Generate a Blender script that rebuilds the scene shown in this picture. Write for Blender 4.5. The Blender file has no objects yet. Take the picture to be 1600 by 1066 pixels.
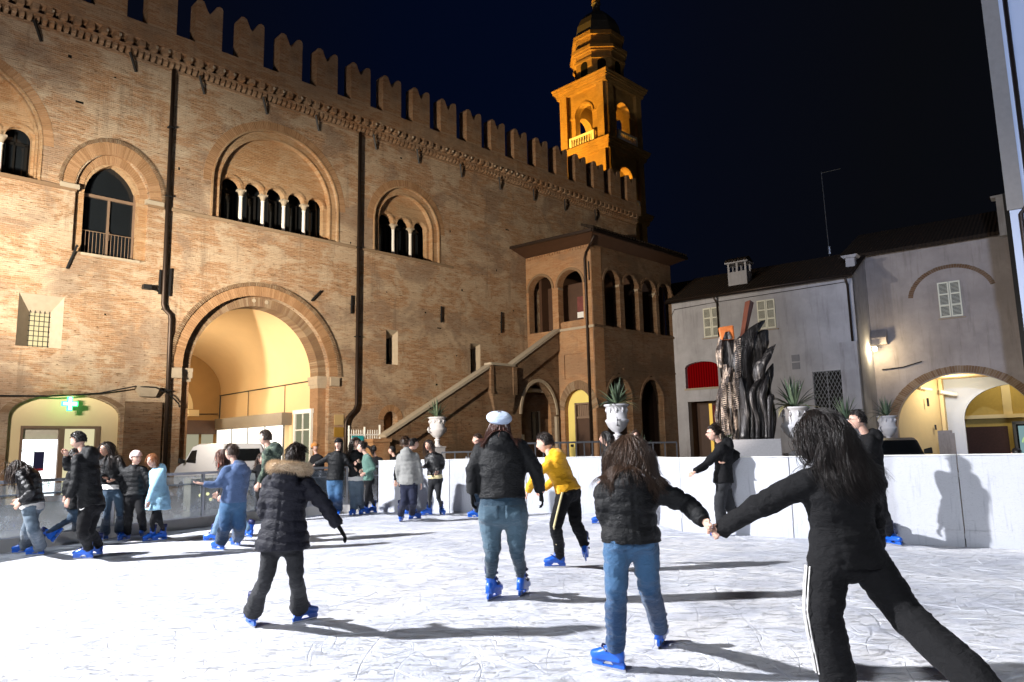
import bpy, bmesh, math, random
from mathutils import Vector, Matrix, noise
from mathutils.geometry import tessellate_polygon
sc = bpy.context.scene
col = sc.collection
R = math.radians
# ---------------------------------------------------------------- camera
F, PITCH, ROLL, CZ = 1150., R(8.36), R(1.26), 1.4
cp, sp, cr, sr = math.cos(PITCH), math.sin(PITCH), math.cos(ROLL), math.sin(ROLL)
FWD = Vector((0, cp, sp)); UP0 = Vector((0, -sp, cp)); R0 = Vector((1, 0, 0))
RT = R0*cr - UP0*sr; UP = UP0*cr + R0*sr
CAM = Vector((0, 0, CZ))
cam = bpy.data.objects.new("camera", bpy.data.cameras.new("camera"))
cam.data.sensor_width = 36; cam.data.lens = F/1600*36; cam.data.clip_end = 500; cam.data.clip_start = .1
cam.matrix_world = Matrix((( RT.x, UP.x, -FWD.x, 0), (RT.y, UP.y, -FWD.y, 0), (RT.z, UP.z, -FWD.z, CZ), (0, 0, 0, 1)))
col.objects.link(cam); sc.camera = cam
sc.view_settings.view_transform = 'Standard'; sc.view_settings.look = 'None'
sc.view_settings.exposure = 0; sc.view_settings.gamma = 1
sc.cycles.max_bounces = 5; sc.cycles.diffuse_bounces = 3; sc.cycles.glossy_bounces = 2
sc.cycles.transparent_max_bounces = 12; sc.cycles.transmission_bounces = 4
sc.cycles.sample_clamp_indirect = 3; sc.cycles.use_denoising = True
sc.cycles.caustics_reflective = False; sc.cycles.caustics_refractive = False
# ---------------------------------------------------------------- night sky
w = bpy.data.worlds.new("World"); sc.world = w; w.use_nodes = True
nt = w.node_tree; nt.nodes.clear()
tc = nt.nodes.new('ShaderNodeTexCoord'); sx = nt.nodes.new('ShaderNodeSeparateXYZ')
nt.links.new(tc.outputs['Generated'], sx.inputs[0])
rmp = nt.nodes.new('ShaderNodeValToRGB')
mr = nt.nodes.new('ShaderNodeMapRange'); mr.inputs[1].default_value = -.45; mr.inputs[2].default_value = .45
nt.links.new(sx.outputs['X'], mr.inputs[0]); nt.links.new(mr.outputs[0], rmp.inputs[0])
cr_ = rmp.color_ramp; cr_.elements[0].position = .0; cr_.elements[0].color = (.0021, .0028, .0065, 1)
cr_.elements[1].position = 1.; cr_.elements[1].color = (.0026, .003, .0045, 1)
for p, c in ((.35, (.0008, .0024, .0105)), (.6, (.0009, .0026, .011)), (.78, (.0018, .0027, .007))):
    e = cr_.elements.new(p); e.color = (*c, 1)
bg = nt.nodes.new('ShaderNodeBackground'); bg.inputs[1].default_value = 1.0
wo = nt.nodes.new('ShaderNodeOutputWorld')
nt.links.new(rmp.outputs[0], bg.inputs[0]); nt.links.new(bg.outputs[0], wo.inputs[0])

# ---------------------------------------------------------------- objects, tags
def tag(o, label=None, cat=None, group=None, kind=None):
    if label: o['label'] = label
    if cat: o['category'] = cat
    if group: o['group'] = group
    if kind: o['kind'] = kind
    return o
def empty(name, loc=(0, 0, 0), rz=0, label=None, cat=None, group=None):
    o = bpy.data.objects.new(name, None); o.location = loc; o.rotation_euler = (0, 0, rz); col.objects.link(o)
    o.empty_display_size = .2
    return tag(o, label, cat, group)
# ---------------------------------------------------------------- the lamps of the place, plus added fills
def look(o, target):
    o.rotation_euler = (Vector(target)-o.location).to_track_quat('-Z', 'Y').to_euler()
def spot(name, loc, target, energy, color, angle, blend=.5, size=.25):
    l = bpy.data.lights.new(name, 'SPOT'); l.energy = energy; l.color = color; l.spot_size = R(angle); l.spot_blend = blend; l.shadow_soft_size = size
    o = bpy.data.objects.new(name, l); o.location = loc; col.objects.link(o); look(o, target); return o
def point(name, loc, energy, color, size=.15):
    l = bpy.data.lights.new(name, 'POINT'); l.energy = energy; l.color = color; l.shadow_soft_size = size
    o = bpy.data.objects.new(name, l); o.location = loc; col.objects.link(o); return o
def lin(h):
    h = h.lstrip('#'); v = [int(h[i:i+2], 16)/255 for i in (0, 2, 4)]
    return tuple(x/12.92 if x <= .04045 else ((x+.055)/1.055)**2.4 for x in v)
FLOODS = []
spot('rink_floodlight', (-19.6, 5.4, 12.6), (-1.5, 11, 0), 68000, (.97, .97, 1), 70, .85, .3)
spot('rink_fill_light', (-9.5, -13, 10.5), (-1, 10.5, 0), 14000, (.90, .94, 1), 45, .6, 1.0)  # soft fill behind the camera, added to lighten shadows on the ice
spot('palace_floodlight', (-15.2, 12, 5.2), (-16.3, 27.2, 9.2), 30000, (1, .92, .76), 52, 1., .2)
spot('palace_floodlight_far', (-14.6, 12.3, 5.2), (-4, 39, 8.6), 40000, (1, .85, .66), 54, 1., .2)
spot('palace_fill_light', (-14.2, 12.3, 5.6), (-6, 37.3, 11), 6000, (1, .89, .80), 125, .6, .3)  # weak unseen fill, added to lift the wall top and the porch
spot('square_floodlight', (-21, 13.5, 9), (17, 39, 5), 17500, (1, .965, .93), 44, .6, .3)
spot('square_floodlight_side', (-3.6, -9, 10.5), (22, 24, 12), 42000, (.55, .68, 1), 38, .5, .3)
spot('tower_floodlight', (-11.5, 66.5, 19.3), (6.8, 67.3, 32), 85000, (1, .52, .075), 62, .7, .2)
spot('tower_floodlight_top', (-6, 59, 19.3), (6.5, 68, 27), 6500, (1, .50, .06), 70, .6, .2)
# ---------------------------------------------------------------- geometry helpers
def ray(px, py):
    d = FWD + RT*((px-800)/F) - UP*((py-533)/F); return d/d.y
def at(px, py, Y): return CAM + ray(px, py)*Y               # point of the place seen at that pixel, Y metres ahead
def ground(px, py, z=0.):
    d = ray(px, py); return CAM + d*((z-CZ)/d.z)
class MB:
    """collects shapes, links them as ONE mesh"""
    def __init__(s): s.v = []; s.f = []; s.m = []; s.cur = 0
    def add(s, vs, fs):
        b = len(s.v); s.v += [tuple(v) for v in vs]; s.f += [tuple(b+i for i in f) for f in fs]; s.m += [s.cur]*len(fs)
        return s
    def box(s, x0, x1, y0, y1, z0, z1):
        return s.add([(x0,y0,z0),(x1,y0,z0),(x1,y1,z0),(x0,y1,z0),(x0,y0,z1),(x1,y0,z1),(x1,y1,z1),(x0,y1,z1)],
                     [(0,3,2,1),(4,5,6,7),(0,1,5,4),(1,2,6,5),(2,3,7,6),(3,0,4,7)])
    def hexa(s, p): # 8 points, bottom ring then top ring
        return s.add(p, [(0,3,2,1),(4,5,6,7),(0,1,5,4),(1,2,6,5),(2,3,7,6),(3,0,4,7)])
    def bar(s, a, b, wx, wy=None, up=(0,0,1)):
        a = Vector(a); b = Vector(b); d = (b-a).normalized(); wy = wy or wx
        u = Vector(up)
        if abs(d.dot(u)) > .95: u = Vector((1, 0, 0))
        x = d.cross(u).normalized(); y = x.cross(d)
        P = [a-x*wx/2-y*wy/2, a+x*wx/2-y*wy/2, a+x*wx/2+y*wy/2, a-x*wx/2+y*wy/2]
        return s.hexa(P+[q+(b-a) for q in P])
    def tube(s, pts, rad, n=8, cap=True, flat=None):
        pts = [Vector(p) for p in pts]; k = len(pts)
        rad = rad if isinstance(rad, (list, tuple)) else [rad]*k
        t0 = (pts[1]-pts[0]).normalized(); ref = Vector((0, 0, 1)) if abs(t0.z) < .9 else Vector((1, 0, 0))
        vs = []; xprev = None
        for i, p in enumerate(pts):
            t = (pts[min(i+1, k-1)]-pts[max(i-1, 0)])
            t = t.normalized() if t.length > 1e-9 else t0
            x = t.cross(ref) if xprev is None else xprev - t*xprev.dot(t)
            x = x.normalized() if x.length > 1e-6 else Vector((1, 0, 0)); xprev = x; y = t.cross(x)
            r = rad[i]; ry = r if flat is None else r*flat
            for j in range(n):
                a = 2*math.pi*j/n; vs.append(p + x*(math.cos(a)*r) + y*(math.sin(a)*ry))
        fs = [(i*n+j, i*n+(j+1) % n, (i+1)*n+(j+1) % n, (i+1)*n+j) for i in range(k-1) for j in range(n)]
        if cap: fs += [tuple(range(n-1, -1, -1)), tuple((k-1)*n+j for j in range(n))]
        return s.add(vs, fs)
    def lathe(s, prof, c=(0, 0, 0), n=24, a0=0, a1=2*math.pi):
        c = Vector(c); full = abs(a1-a0-2*math.pi) < 1e-6; m = n if full else n+1; vs = []
        for r, z in prof:
            for j in range(m):
                a = a0+(a1-a0)*j/n; vs.append(c+Vector((r*math.cos(a), r*math.sin(a), z)))
        fs = []
        for i in range(len(prof)-1):
            for j in range(n):
                j2 = (j+1) % m
                fs.append((i*m+j, i*m+j2, (i+1)*m+j2, (i+1)*m+j))
        return s.add(vs, fs)
    def plate(s, outer, holes, y0, y1):
        """polygon in the (x,z) plane with holes, solid between y0 (front) and y1 (back)"""
        loops = [outer]+list(holes)
        tri = tessellate_polygon([[Vector((p[0], p[1], 0)) for p in l] for l in loops])
        flat = [p for l in loops for p in l]; n = len(flat)
        def area(t):
            a, b, c = (flat[i] for i in t); return (b[0]-a[0])*(c[1]-a[1])-(c[0]-a[0])*(b[1]-a[1])
        fs = []
        for t in tri:
            if abs(area(t)) < 1e-10: continue
            if area(t) < 0: t = t[::-1]
            fs.append(tuple(t)); fs.append(tuple(n+i for i in t[::-1]))
        b = 0
        for li, l in enumerate(loops):
            k = len(l); ar = sum(l[i][0]*l[(i+1) % k][1]-l[(i+1) % k][0]*l[i][1] for i in range(k))
            out = (ar > 0) == (li == 0)
            for i in range(k):
                i2 = (i+1) % k; q = (b+i, n+b+i, n+b+i2, b+i2)
                fs.append(q if out else q[::-1])
            b += k
        return s.add([(p[0], y0, p[1]) for p in flat]+[(p[0], y1, p[1]) for p in flat], fs)
    def ring(s, cx, cz, r0, r1, a0, a1, y0, y1, n=32, k=1.):
        o = [(cx+r1*math.cos(a0+(a1-a0)*i/n), cz+k*r1*math.sin(a0+(a1-a0)*i/n)) for i in range(n+1)]
        p = [(cx+r0*math.cos(a0+(a1-a0)*i/n), cz+k*r0*math.sin(a0+(a1-a0)*i/n)) for i in range(n, -1, -1)]
        return s.plate(o+p, [], y0, y1)
    def voussoirs(s, cx, cz, r0, r1, a0, a1, y0, y1, n, gap=.012, k=1., seed=1):
        rg = random.Random(seed)
        for i in range(n):
            g = gap/((r0+r1)/2)/2; b0 = a0+(a1-a0)*i/n+g; b1 = a0+(a1-a0)*(i+1)/n-g; yy = y0-rg.random()*.012
            rr = r1+(rg.random()-.5)*.02
            P = [(cx+r*math.cos(b), cz+k*r*math.sin(b)) for r, b in ((r0, b0), (rr, b0), (rr, b1), (r0, b1))]
            if a1 < a0: P = P[::-1]
            s.hexa([(x, yy, z) for x, z in P]+[(x, y1, z) for x, z in P])
        return s
    def build(s, name, mat, parent=None, smooth=False, loc=None, rz=0, mtx=None, bevel=0):
        me = bpy.data.meshes.new(name); me.from_pydata([tuple(v) for v in s.v], [], s.f)
        for m in (mat if isinstance(mat, (list, tuple)) else [mat]): me.materials.append(m)
        if any(s.m): me.polygons.foreach_set('material_index', s.m)
        if smooth: me.polygons.foreach_set('use_smooth', [True]*len(me.polygons))
        me.validate(); me.update()
        bm = bmesh.new(); bm.from_mesh(me)
        if not getattr(s, 'keep', False): bmesh.ops.recalc_face_normals(bm, faces=bm.faces)
        bm.to_mesh(me); bm.free()
        o = bpy.data.objects.new(name, me); col.objects.link(o)
        if loc is not None: o.location = loc
        if rz: o.rotation_euler = (0, 0, rz)
        if mtx is not None: o.matrix_world = mtx
        if parent: o.parent = parent
        if bevel:
            b = o.modifiers.new('b', 'BEVEL'); b.width = bevel; b.segments = 2; b.limit_method = 'ANGLE'
        return o
def arch(cx, sill, spring, r, n=20, k=1., pointed=0):
    """outline of an arched opening (counter-clockwise)"""
    P = [(cx-r, sill), (cx+r, sill)]
    if pointed:
        d = r*pointed; Rr = r+d; top = math.acos(d/Rr)
        P += [(cx-d+Rr*math.cos(top*i/n), spring+Rr*math.sin(top*i/n)) for i in range(n+1)]
        P += [(cx+d-Rr*math.cos(top*i/n), spring+Rr*math.sin(top*i/n)) for i in range(n-1, -1, -1)]
    else:
        P += [(cx+r*math.cos(math.pi*i/n), spring+k*r*math.sin(math.pi*i/n)) for i in range(n+1)]
    return P
# ---------------------------------------------------------------- materials
class NT:
    def __init__(s, name):
        s.mat = bpy.data.materials.new(name); s.mat.use_nodes = True; s.t = s.mat.node_tree; s.t.nodes.clear()
        s.out = s.t.nodes.new('ShaderNodeOutputMaterial')
    def n(s, typ, ins=None, **props):
        nd = s.t.nodes.new('ShaderNode'+typ)
        for k, v in props.items(): setattr(nd, k, v)
        for k, v in (ins or {}).items(): s.put(nd.inputs[k], v)
        return nd
    def put(s, sock, v):
        if hasattr(v, 'is_output'): s.t.links.new(v, sock)
        elif isinstance(v, (tuple, list)) and len(v) == 3 and sock.type == 'RGBA': sock.default_value = (*v, 1)
        else: sock.default_value = v
    def math(s, op, a, b=0.): return s.n('Math', {0: a, 1: b}, operation=op).outputs[0]
    def mix(s, f, a, b, mode='MIX'):
        nd = s.n('Mix', data_type='RGBA', blend_type=mode); s.put(nd.inputs[0], f); s.put(nd.inputs[6], a); s.put(nd.inputs[7], b); return nd.outputs[2]
    def noise(s, vec, scale, detail=4, rough=.55, dist=0):
        return s.n('TexNoise', {'Vector': vec, 'Scale': scale, 'Detail': detail, 'Roughness': rough, 'Distortion': dist}).outputs[0]
    def step(s, v, a, b): return s.n('MapRange', {0: v, 1: a, 2: b, 3: 0., 4: 1.}, interpolation_type='SMOOTHSTEP').outputs[0]
    def obj(s): return s.n('TexCoord').outputs['Object']
    def scale(s, v, k): return s.n('Mapping', {0: v, 3: k}).outputs[0]
    def bump(s, h, st, dist=.02, nrm=None):
        ins = {'Height': h, 'Strength': st, 'Distance': dist}
        if nrm is not None: ins['Normal'] = nrm
        return s.n('Bump', ins).outputs[0]
    def done(s, base, rough=.8, bump=None, metal=0, **kw):
        ins = {'Base Color': base, 'Roughness': rough, 'Metallic': metal}
        if bump is not None: ins['Normal'] = bump
        ins.update(kw)
        p = s.n('BsdfPrincipled', ins); s.t.links.new(p.outputs[0], s.out.inputs[0]); return s.mat
def plain(name, c, rough=.6, metal=0, var=.15, sc_=6, bump=.15, spec=.5, fine=60):
    """a painted or plain surface with slight unevenness"""
    t = NT(name); v = t.obj(); n1 = t.noise(v, sc_, 5); n2 = t.noise(v, fine, 3)
    c2 = tuple(x*(1-var) for x in c); c3 = tuple(min(1, x*(1+var)) for x in c)
    return t.done(t.mix(n1, c2, c3), rough, t.bump(n2, bump, .01), metal, **{'Specular IOR Level': spec})
def plaster(name, c, dirt):
    t = NT(name); v = t.obj(); n1 = t.noise(v, .5, 6, .65); st = t.noise(t.scale(v, (2.2, 2.2, .22)), 1.3, 6, .7); n2 = t.noise(v, 9, 5, .7); z = t.n('SeparateXYZ', {0: v}).outputs[2]
    c_ = t.mix(t.step(n1, .35, .68), tuple(x*.84 for x in c), tuple(min(1, x*1.1) for x in c)); c_ = t.mix(t.math('MULTIPLY', t.step(st, .5, .72), .45), c_, dirt)
    low = t.math('SUBTRACT', 1., t.step(z, .2, 2.6)); c_ = t.mix(t.math('MULTIPLY', t.math('MULTIPLY', low, n2), .8), c_, dirt)
    return t.done(c_, .92, t.bump(t.math('ADD', n2, n1), .35, .02), **{'Specular IOR Level': .1})
def emit(name, c, s):
    t = NT(name); e = t.n('Emission', {'Color': c, 'Strength': s}); t.t.links.new(e.outputs[0], t.out.inputs[0]); return t.mat
def brick(name, c1, c2, worn, grey, amt=.5, contrast=1., rowh=.075):
    t = NT(name); v = t.obj(); s = t.n('SeparateXYZ', {0: v})
    h = t.math('ADD', s.outputs[0], s.outputs[1])
    wob = t.noise(v, 1.3, 3); z = t.math('ADD', s.outputs[2], t.math('MULTIPLY', wob, .10))
    q = t.n('CombineXYZ', {0: h, 1: z}).outputs[0]
    b = t.n('TexBrick', {'Vector': q, 'Color1': c1, 'Color2': c2, 'Mortar': tuple((x*1.6+y_)/2.6 for x, y_ in zip(c1, worn)), 'Scale': 1., 'Mortar Size': .010, 'Mortar Smooth': .4, 'Bias': -.1, 'Brick Width': .29, 'Row Height': rowh})
    big = t.noise(t.scale(v, (.75, .75, 1.15)), .62, 8, .70, .5)          # large repaired areas
    mid = t.noise(t.scale(v, (.5, .5, 3.4)), 1.9, 8, .78)            # courses washed out
    str_ = t.noise(t.scale(v, (.9, .9, 9.)), 2.2, 5, .75)             # single dark courses
    blot = t.noise(t.scale(v, (1, 1, 1.3)), .34, 6, .62, .5); strk = t.noise(t.scale(v, (1.6, 1.6, .16)), 1.1, 5, .65)
    base = t.mix(t.math('MULTIPLY', t.step(big, .48, .54), amt*1.15), b.outputs[0], worn)
    base = t.mix(t.math('MULTIPLY', t.step(mid, .48, .60), .7), base, worn)
    base = t.mix(t.math('MULTIPLY', t.step(blot, .50, .60), .62), base, grey); base = t.mix(t.math('MULTIPLY', t.step(strk, .54, .70), .5*contrast), base, tuple(x*.55 for x in grey))
    base = t.mix(t.math('MULTIPLY', t.step(str_, .555, .64), .9*contrast), base, tuple(x*.28 for x in c2))
    holes_ = t.noise(t.scale(v, (1.1, 1.1, 4.)), 3.6, 3, .6); base = t.mix(t.math('MULTIPLY', t.step(holes_, .64, .68), .85*contrast), base, tuple(x*.16 for x in c2)); fine = t.noise(v, 26, 4, .7); base = t.mix(t.math('MULTIPLY', fine, .5), base, tuple(x*.55 for x in c1))
    hgt = t.math('ADD', t.math('ADD', t.math('MULTIPLY', big, 2.5), t.math('MULTIPLY', mid, 2.0)), 0.); hgt = t.math('ADD', hgt, t.math('MULTIPLY', b.outputs[1], -.6)); hgt = t.math('ADD', hgt, 0.) ; hgt = t.math('ADD', hgt, t.math('ADD', t.math('MULTIPLY', fine, .9), t.math('MULTIPLY', str_, -1.2)))
    return t.done(base, .92, t.bump(hgt, .75, .035), **{'Specular IOR Level': .15})
M = {}
M['brick'] = brick('palace_brick', lin('#b58d6a'), lin('#987352'), lin('#cfbfa6'), lin('#8b7a6b'))
M['brick_up'] = brick('parapet_brick', lin('#a9805c'), lin('#8d6547'), lin('#bca58a'), lin('#8e7a66'), .35, .6)
M['brick_smooth'] = brick('fine_brick', lin('#b88c62'), lin('#a67a52'), lin('#ccb290'), lin('#b09574'), .4, .35)
M['brick_red'] = brick('loggia_brick', lin('#b58762'), lin('#a3764f'), lin('#c4a17c'), lin('#947a62'), .35, .4)
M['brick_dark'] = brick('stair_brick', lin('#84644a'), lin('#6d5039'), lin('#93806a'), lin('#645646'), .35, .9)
def island(name, c1, c2, c3):
    t = NT(name); g = t.n('NewGeometry').outputs['Random Per Island']; v = t.obj()
    rp = t.n('ValToRGB', {0: g}); e = rp.color_ramp.elements; e[0].color = (*c1, 1); e[1].color = (*c3, 1); m = rp.color_ramp.elements.new(.5); m.color = (*c2, 1)
    n = t.noise(v, 14, 5, .7); return t.done(t.mix(t.math('MULTIPLY', n, .6), rp.outputs[0], tuple(x*.5 for x in c1)), .9, t.bump(n, .5, .02), **{'Specular IOR Level': .15})
M['voussoir'] = island('arch_brick', lin('#9c7755'), lin('#ab8562'), lin('#b8926e'))
M['voussoir_worn'] = island('worn_arch_brick', lin('#816751'), lin('#8d7358'), lin('#a08b72'))
M['stone'] = plain('carved_stone', lin('#a59783'), .85, var=.2, sc_=5, bump=.5, spec=.2)
M['stone_white'] = plain('white_column_stone', lin('#e2ddd4'), .6, var=.1, sc_=4, bump=.15, spec=.3)
M['plaster_ochre'] = plain('ochre_plaster', lin('#dcbd90'), .9, var=.06, sc_=1.5, bump=.12, spec=.1)
M['plaster_cream'] = plain('cream_plaster', lin('#e2cda0'), .9, var=.06, sc_=2, bump=.12, spec=.1)
M['plaster_yellow'] = plain('yellow_plaster', lin('#e6d37c'), .9, var=.05, sc_=2, bump=.1, spec=.1)
M['plaster_grey'] = plain('grey_plaster', lin('#aeacae'), .92, var=.10, sc_=.7, bump=.25, spec=.1, fine=35)
M['plaster_tan'] = plain('tan_plaster', lin('#a39a95'), .92, var=.10, sc_=.6, bump=.25, spec=.1, fine=35)
M['plaster_grey'] = plaster('grey_plaster_aged', lin('#aeacae'), lin('#75706d')); M['plaster_tan'] = plaster('tan_plaster_aged', lin('#a39a95'), lin('#6e655d'))
M['plaster_blue'] = plain('pale_blue_plaster', lin('#c9d0de'), .9, var=.06, sc_=.8, bump=.2, spec=.1, fine=35)
M['black'] = plain('black_iron', (.018, .017, .017), .5, .3, .2)
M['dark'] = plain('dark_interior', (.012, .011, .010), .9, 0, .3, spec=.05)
M['darkwood'] = plain('dark_wood', lin('#4a3222'), .6, 0, .3, 3)
M['darkglass'] = plain('dark_window_glass', (.010, .012, .014), .12, 0, .2, 1, .02)
M['frame_brown'] = plain('brown_window_frame', lin('#7a6350'), .6)
M['grey_metal'] = plain('galvanised_metal', lin('#9c9ea3'), .35, .85, .12, 8, .05)
M['dark_metal'] = plain('weathered_steel', lin('#55565a'), .45, .7, .15)
M['copper'] = plain('dark_copper_pipe', lin('#3a2f28'), .45, .6, .3)
M['white_paint'] = plain('white_paint', lin('#dcdcd8'), .5, 0, .05)
M['shutter'] = plain('cream_shutter', lin('#dcdac6'), .6, 0, .05)
def rooftile(name, c1, c2):
    t = NT(name); v = t.obj(); s = t.n('SeparateXYZ', {0: v})
    a = t.math('SINE', t.math('MULTIPLY', s.outputs[0], 30.)); b_ = t.math('FRACT', t.math('MULTIPLY', s.outputs[1], 2.8))
    n = t.noise(v, 3, 5, .7); h = t.math('ADD', t.math('MULTIPLY', a, .5), b_)
    return t.done(t.mix(n, c1, c2), .9, t.bump(h, 1., .06), **{'Specular IOR Level': .1})
M['tile'] = rooftile('roof_tiles', lin('#231e1a'), lin('#3d332b'))
def polar(a):
    return Vector((math.cos(a), math.sin(a), 0))
# ================================================================ THE PALACE (x along the wall, y into it, z up)
PI = math.pi
U = Vector((.7054, .7088, 0)); NN = Vector((.7088, -.7054, 0)); P0 = Vector((-16.35, 27., 0))
RZ = math.atan2(U.y, U.x)
def pw(s, y, z): return P0 + U*s - NN*y + Vector((0, 0, z))          # palace frame -> world
palace = empty('medieval_palace', P0, RZ, 'long brick palace with swallow-tail battlements, arched windows and a huge vaulted gateway', 'palace')
GA_C, GA_S = 7.45, 5.0
holes = [arch(1.12, 9.15, 11.6, .98+.35, pointed=.4), arch(GA_C, -.29, GA_S, 3.4, 40),
         arch(8.09, 11.6, 13.2, 3.1, 36), arch(15.47, 11.6, 13.25, 2.13, 30), arch(-4.15, 11.6, 13.0, 2.7, 30),
         [(-1.76, 5.42), (-.33, 5.42), (-.33, 7.34), (-1.76, 7.34)], [(14.1, 5.8), (14.85, 5.8), (14.85, 7.58), (14.1, 7.58)],
         [(19.85, 5.4), (20.6, 5.4), (20.6, 7.38), (19.85, 7.38)], arch(14.4, 1.3, 3.0, .42, 12)]
ph = [(-1.8, -.29), (1.82, -.29), (1.82, 2.93)]+[(0.01+1.81*math.cos(a*PI/16), 2.93+.82*math.sin(a*PI/16)) for a in range(1, 16)]+[(-1.8, 2.93)]
holes.append(ph)
m = MB(); m.plate([(-12, -.3), (36.5, -.3), (36.5, 17.65), (-12, 17.65)], holes, 0, .9); m.build('wall', M['brick'], palace)
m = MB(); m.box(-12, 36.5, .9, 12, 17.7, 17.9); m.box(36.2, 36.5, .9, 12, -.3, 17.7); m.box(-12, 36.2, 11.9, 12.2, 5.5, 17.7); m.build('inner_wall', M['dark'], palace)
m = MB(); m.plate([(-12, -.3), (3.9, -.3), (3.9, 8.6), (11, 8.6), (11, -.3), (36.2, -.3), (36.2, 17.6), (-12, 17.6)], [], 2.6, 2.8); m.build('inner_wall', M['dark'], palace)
# string course
m = MB()
for a, b in ((-12, -.18), (2.42, 3.02), (3.22, 12.28), (12.5, 18.6)):
    m.plate([(a, 11.46), (b, 11.46), (b, 11.6), (a, 11.6)], [], -.07, .05)
m.build('string_course', M['voussoir_worn'], palace)
# corbel table, cornice, parapet
m = MB()
m.box(-12, 36.5, -.06, .02, 17.55, 17.65)
x = -12.
while x < 36.4:
    m.hexa([(x, -.22, 17.78), (x+.14, -.22, 17.78), (x+.14, .02, 17.6), (x, .02, 17.6), (x, -.22, 17.92), (x+.14, -.22, 17.92), (x+.14, .02, 17.92), (x, .02, 17.92)]); x += .245
m.box(-12, 36.5, -.26, .6, 17.92, 18.0)
m.build('corbel_table', M['brick_up'], palace)
m = MB(); x = -12.; rg = random.Random(4)
while x < 36.3:
    m.box(x, x+.22, -.48, .2, 18.0, 18.27+rg.random()*.02)
    x += .47
m.build('cornice_dentils', M['brick_up'], palace)
m = MB(); m.box(-12, 36.5, -.5, .2, 18.27, 19.0); m.build('parapet', M['brick_up'], palace)
m = MB(); x = -12.+.06
rg = random.Random(9)
for i in range(60):
    if rg.random() < .45: m.tube([(x+.1, -.53, 18.12), (x+.16, -.53, 18.13)], [.07, .06], 6)
    x += .47*rg.choice((1, 1, 2))
    if x > 34: break
m.build('pale_stones', M['stone'], palace)['kind'] = 'stuff'
def merlon_poly(w):
    h, v = 2.05, 1.5
    L = [(0, 0), (w, 0), (w, h-.12), (w-.05, h-.02), (w-.16, h), (w-.28, h-.06)]
    L += [(w/2+.10, v+.12), (w/2, v), (w/2-.10, v+.12), (.30, h-.05), (.18, h), (.05, h-.03), (0, h-.14)]
    return L
mm = MB(); mm.plate([(x, z) for x, z in merlon_poly(1.15)], [], -.5, .15)
first = None
k = -5
while True:
    s = 1.87+1.942*k
    if s > 36: break
    if first is None:
        first = mm.build('merlon', M['brick_up'], palace); o = first
    else:
        o = first.copy(); col.objects.link(o); o.parent = palace
    o.location = (s, 0, 19.0); k += 1
# pipes
def pipe(pts, name='downpipe', mat='copper', par=palace, r=.065):
    MB().tube(pts, r, 8).build(name, M[mat], par, True)
pipe([(3.12, -.12, 17.6), (3.14, -.12, 7.5), (3.2, -.12, 7.3), (3.42, -.12, 7.1), (3.45, -.12, 6.9), (3.5, -.12, -.2)], r=.085)
pipe([(12.38, -.12, 17.6), (12.3, -.12, 3.7), (12.2, -.12, 3.45), (11.8, -.12, 3.05), (11.72, -.12, 2.8), (11.72, -.12, -.2)], r=.085)
for s, z in ((3.13, 12), (3.13, 15), (12.36, 11.5), (12.33, 7), (3.46, 4)):
    MB().box(s-.13, s+.13, -.21, .01, z, z+.06).build('pipe_bracket', M['black'], palace)
# iron wall anchors
def anchor(s, z, dx, dz, y=-.08):
    m = MB(); m.bar((s-dx/2, y, z-dz/2), (s+dx/2, y, z+dz/2), .07); m.bar((s, .02, z), (s, y-.04, z), .06); m.build('wall_anchor', M['black'], palace)
for a in ((-.2, 8.9, .3, .95), (10.05, 8.78, .5, .55), (12.0, 8.6, .03, .9), (17.68, 8.75, .02, .9), (22.25, 8.8, .05, 1.25), (3.38, 8.45, .02, 1.15), (2.98, 8.4, .01, 1.0)): anchor(*a)
for px, py in ((192, 85), (312, 128), (420, 162), (510, 190), (592, 220), (662, 243), (728, 266), (779, 285), (826, 303), (864, 318)):
    pass
for s in (-1.8, 1.55, 4.35, 7.25, 9.95, 13.3, 16.1, 19.2, 22.3, 25.3, 28.3, 31.5):
    m = MB(); m.bar((s-.22, -.3, 17.65), (s+.12, -.04, 17.0), .08); m.build('wall_anchor', M['black'], palace)
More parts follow.
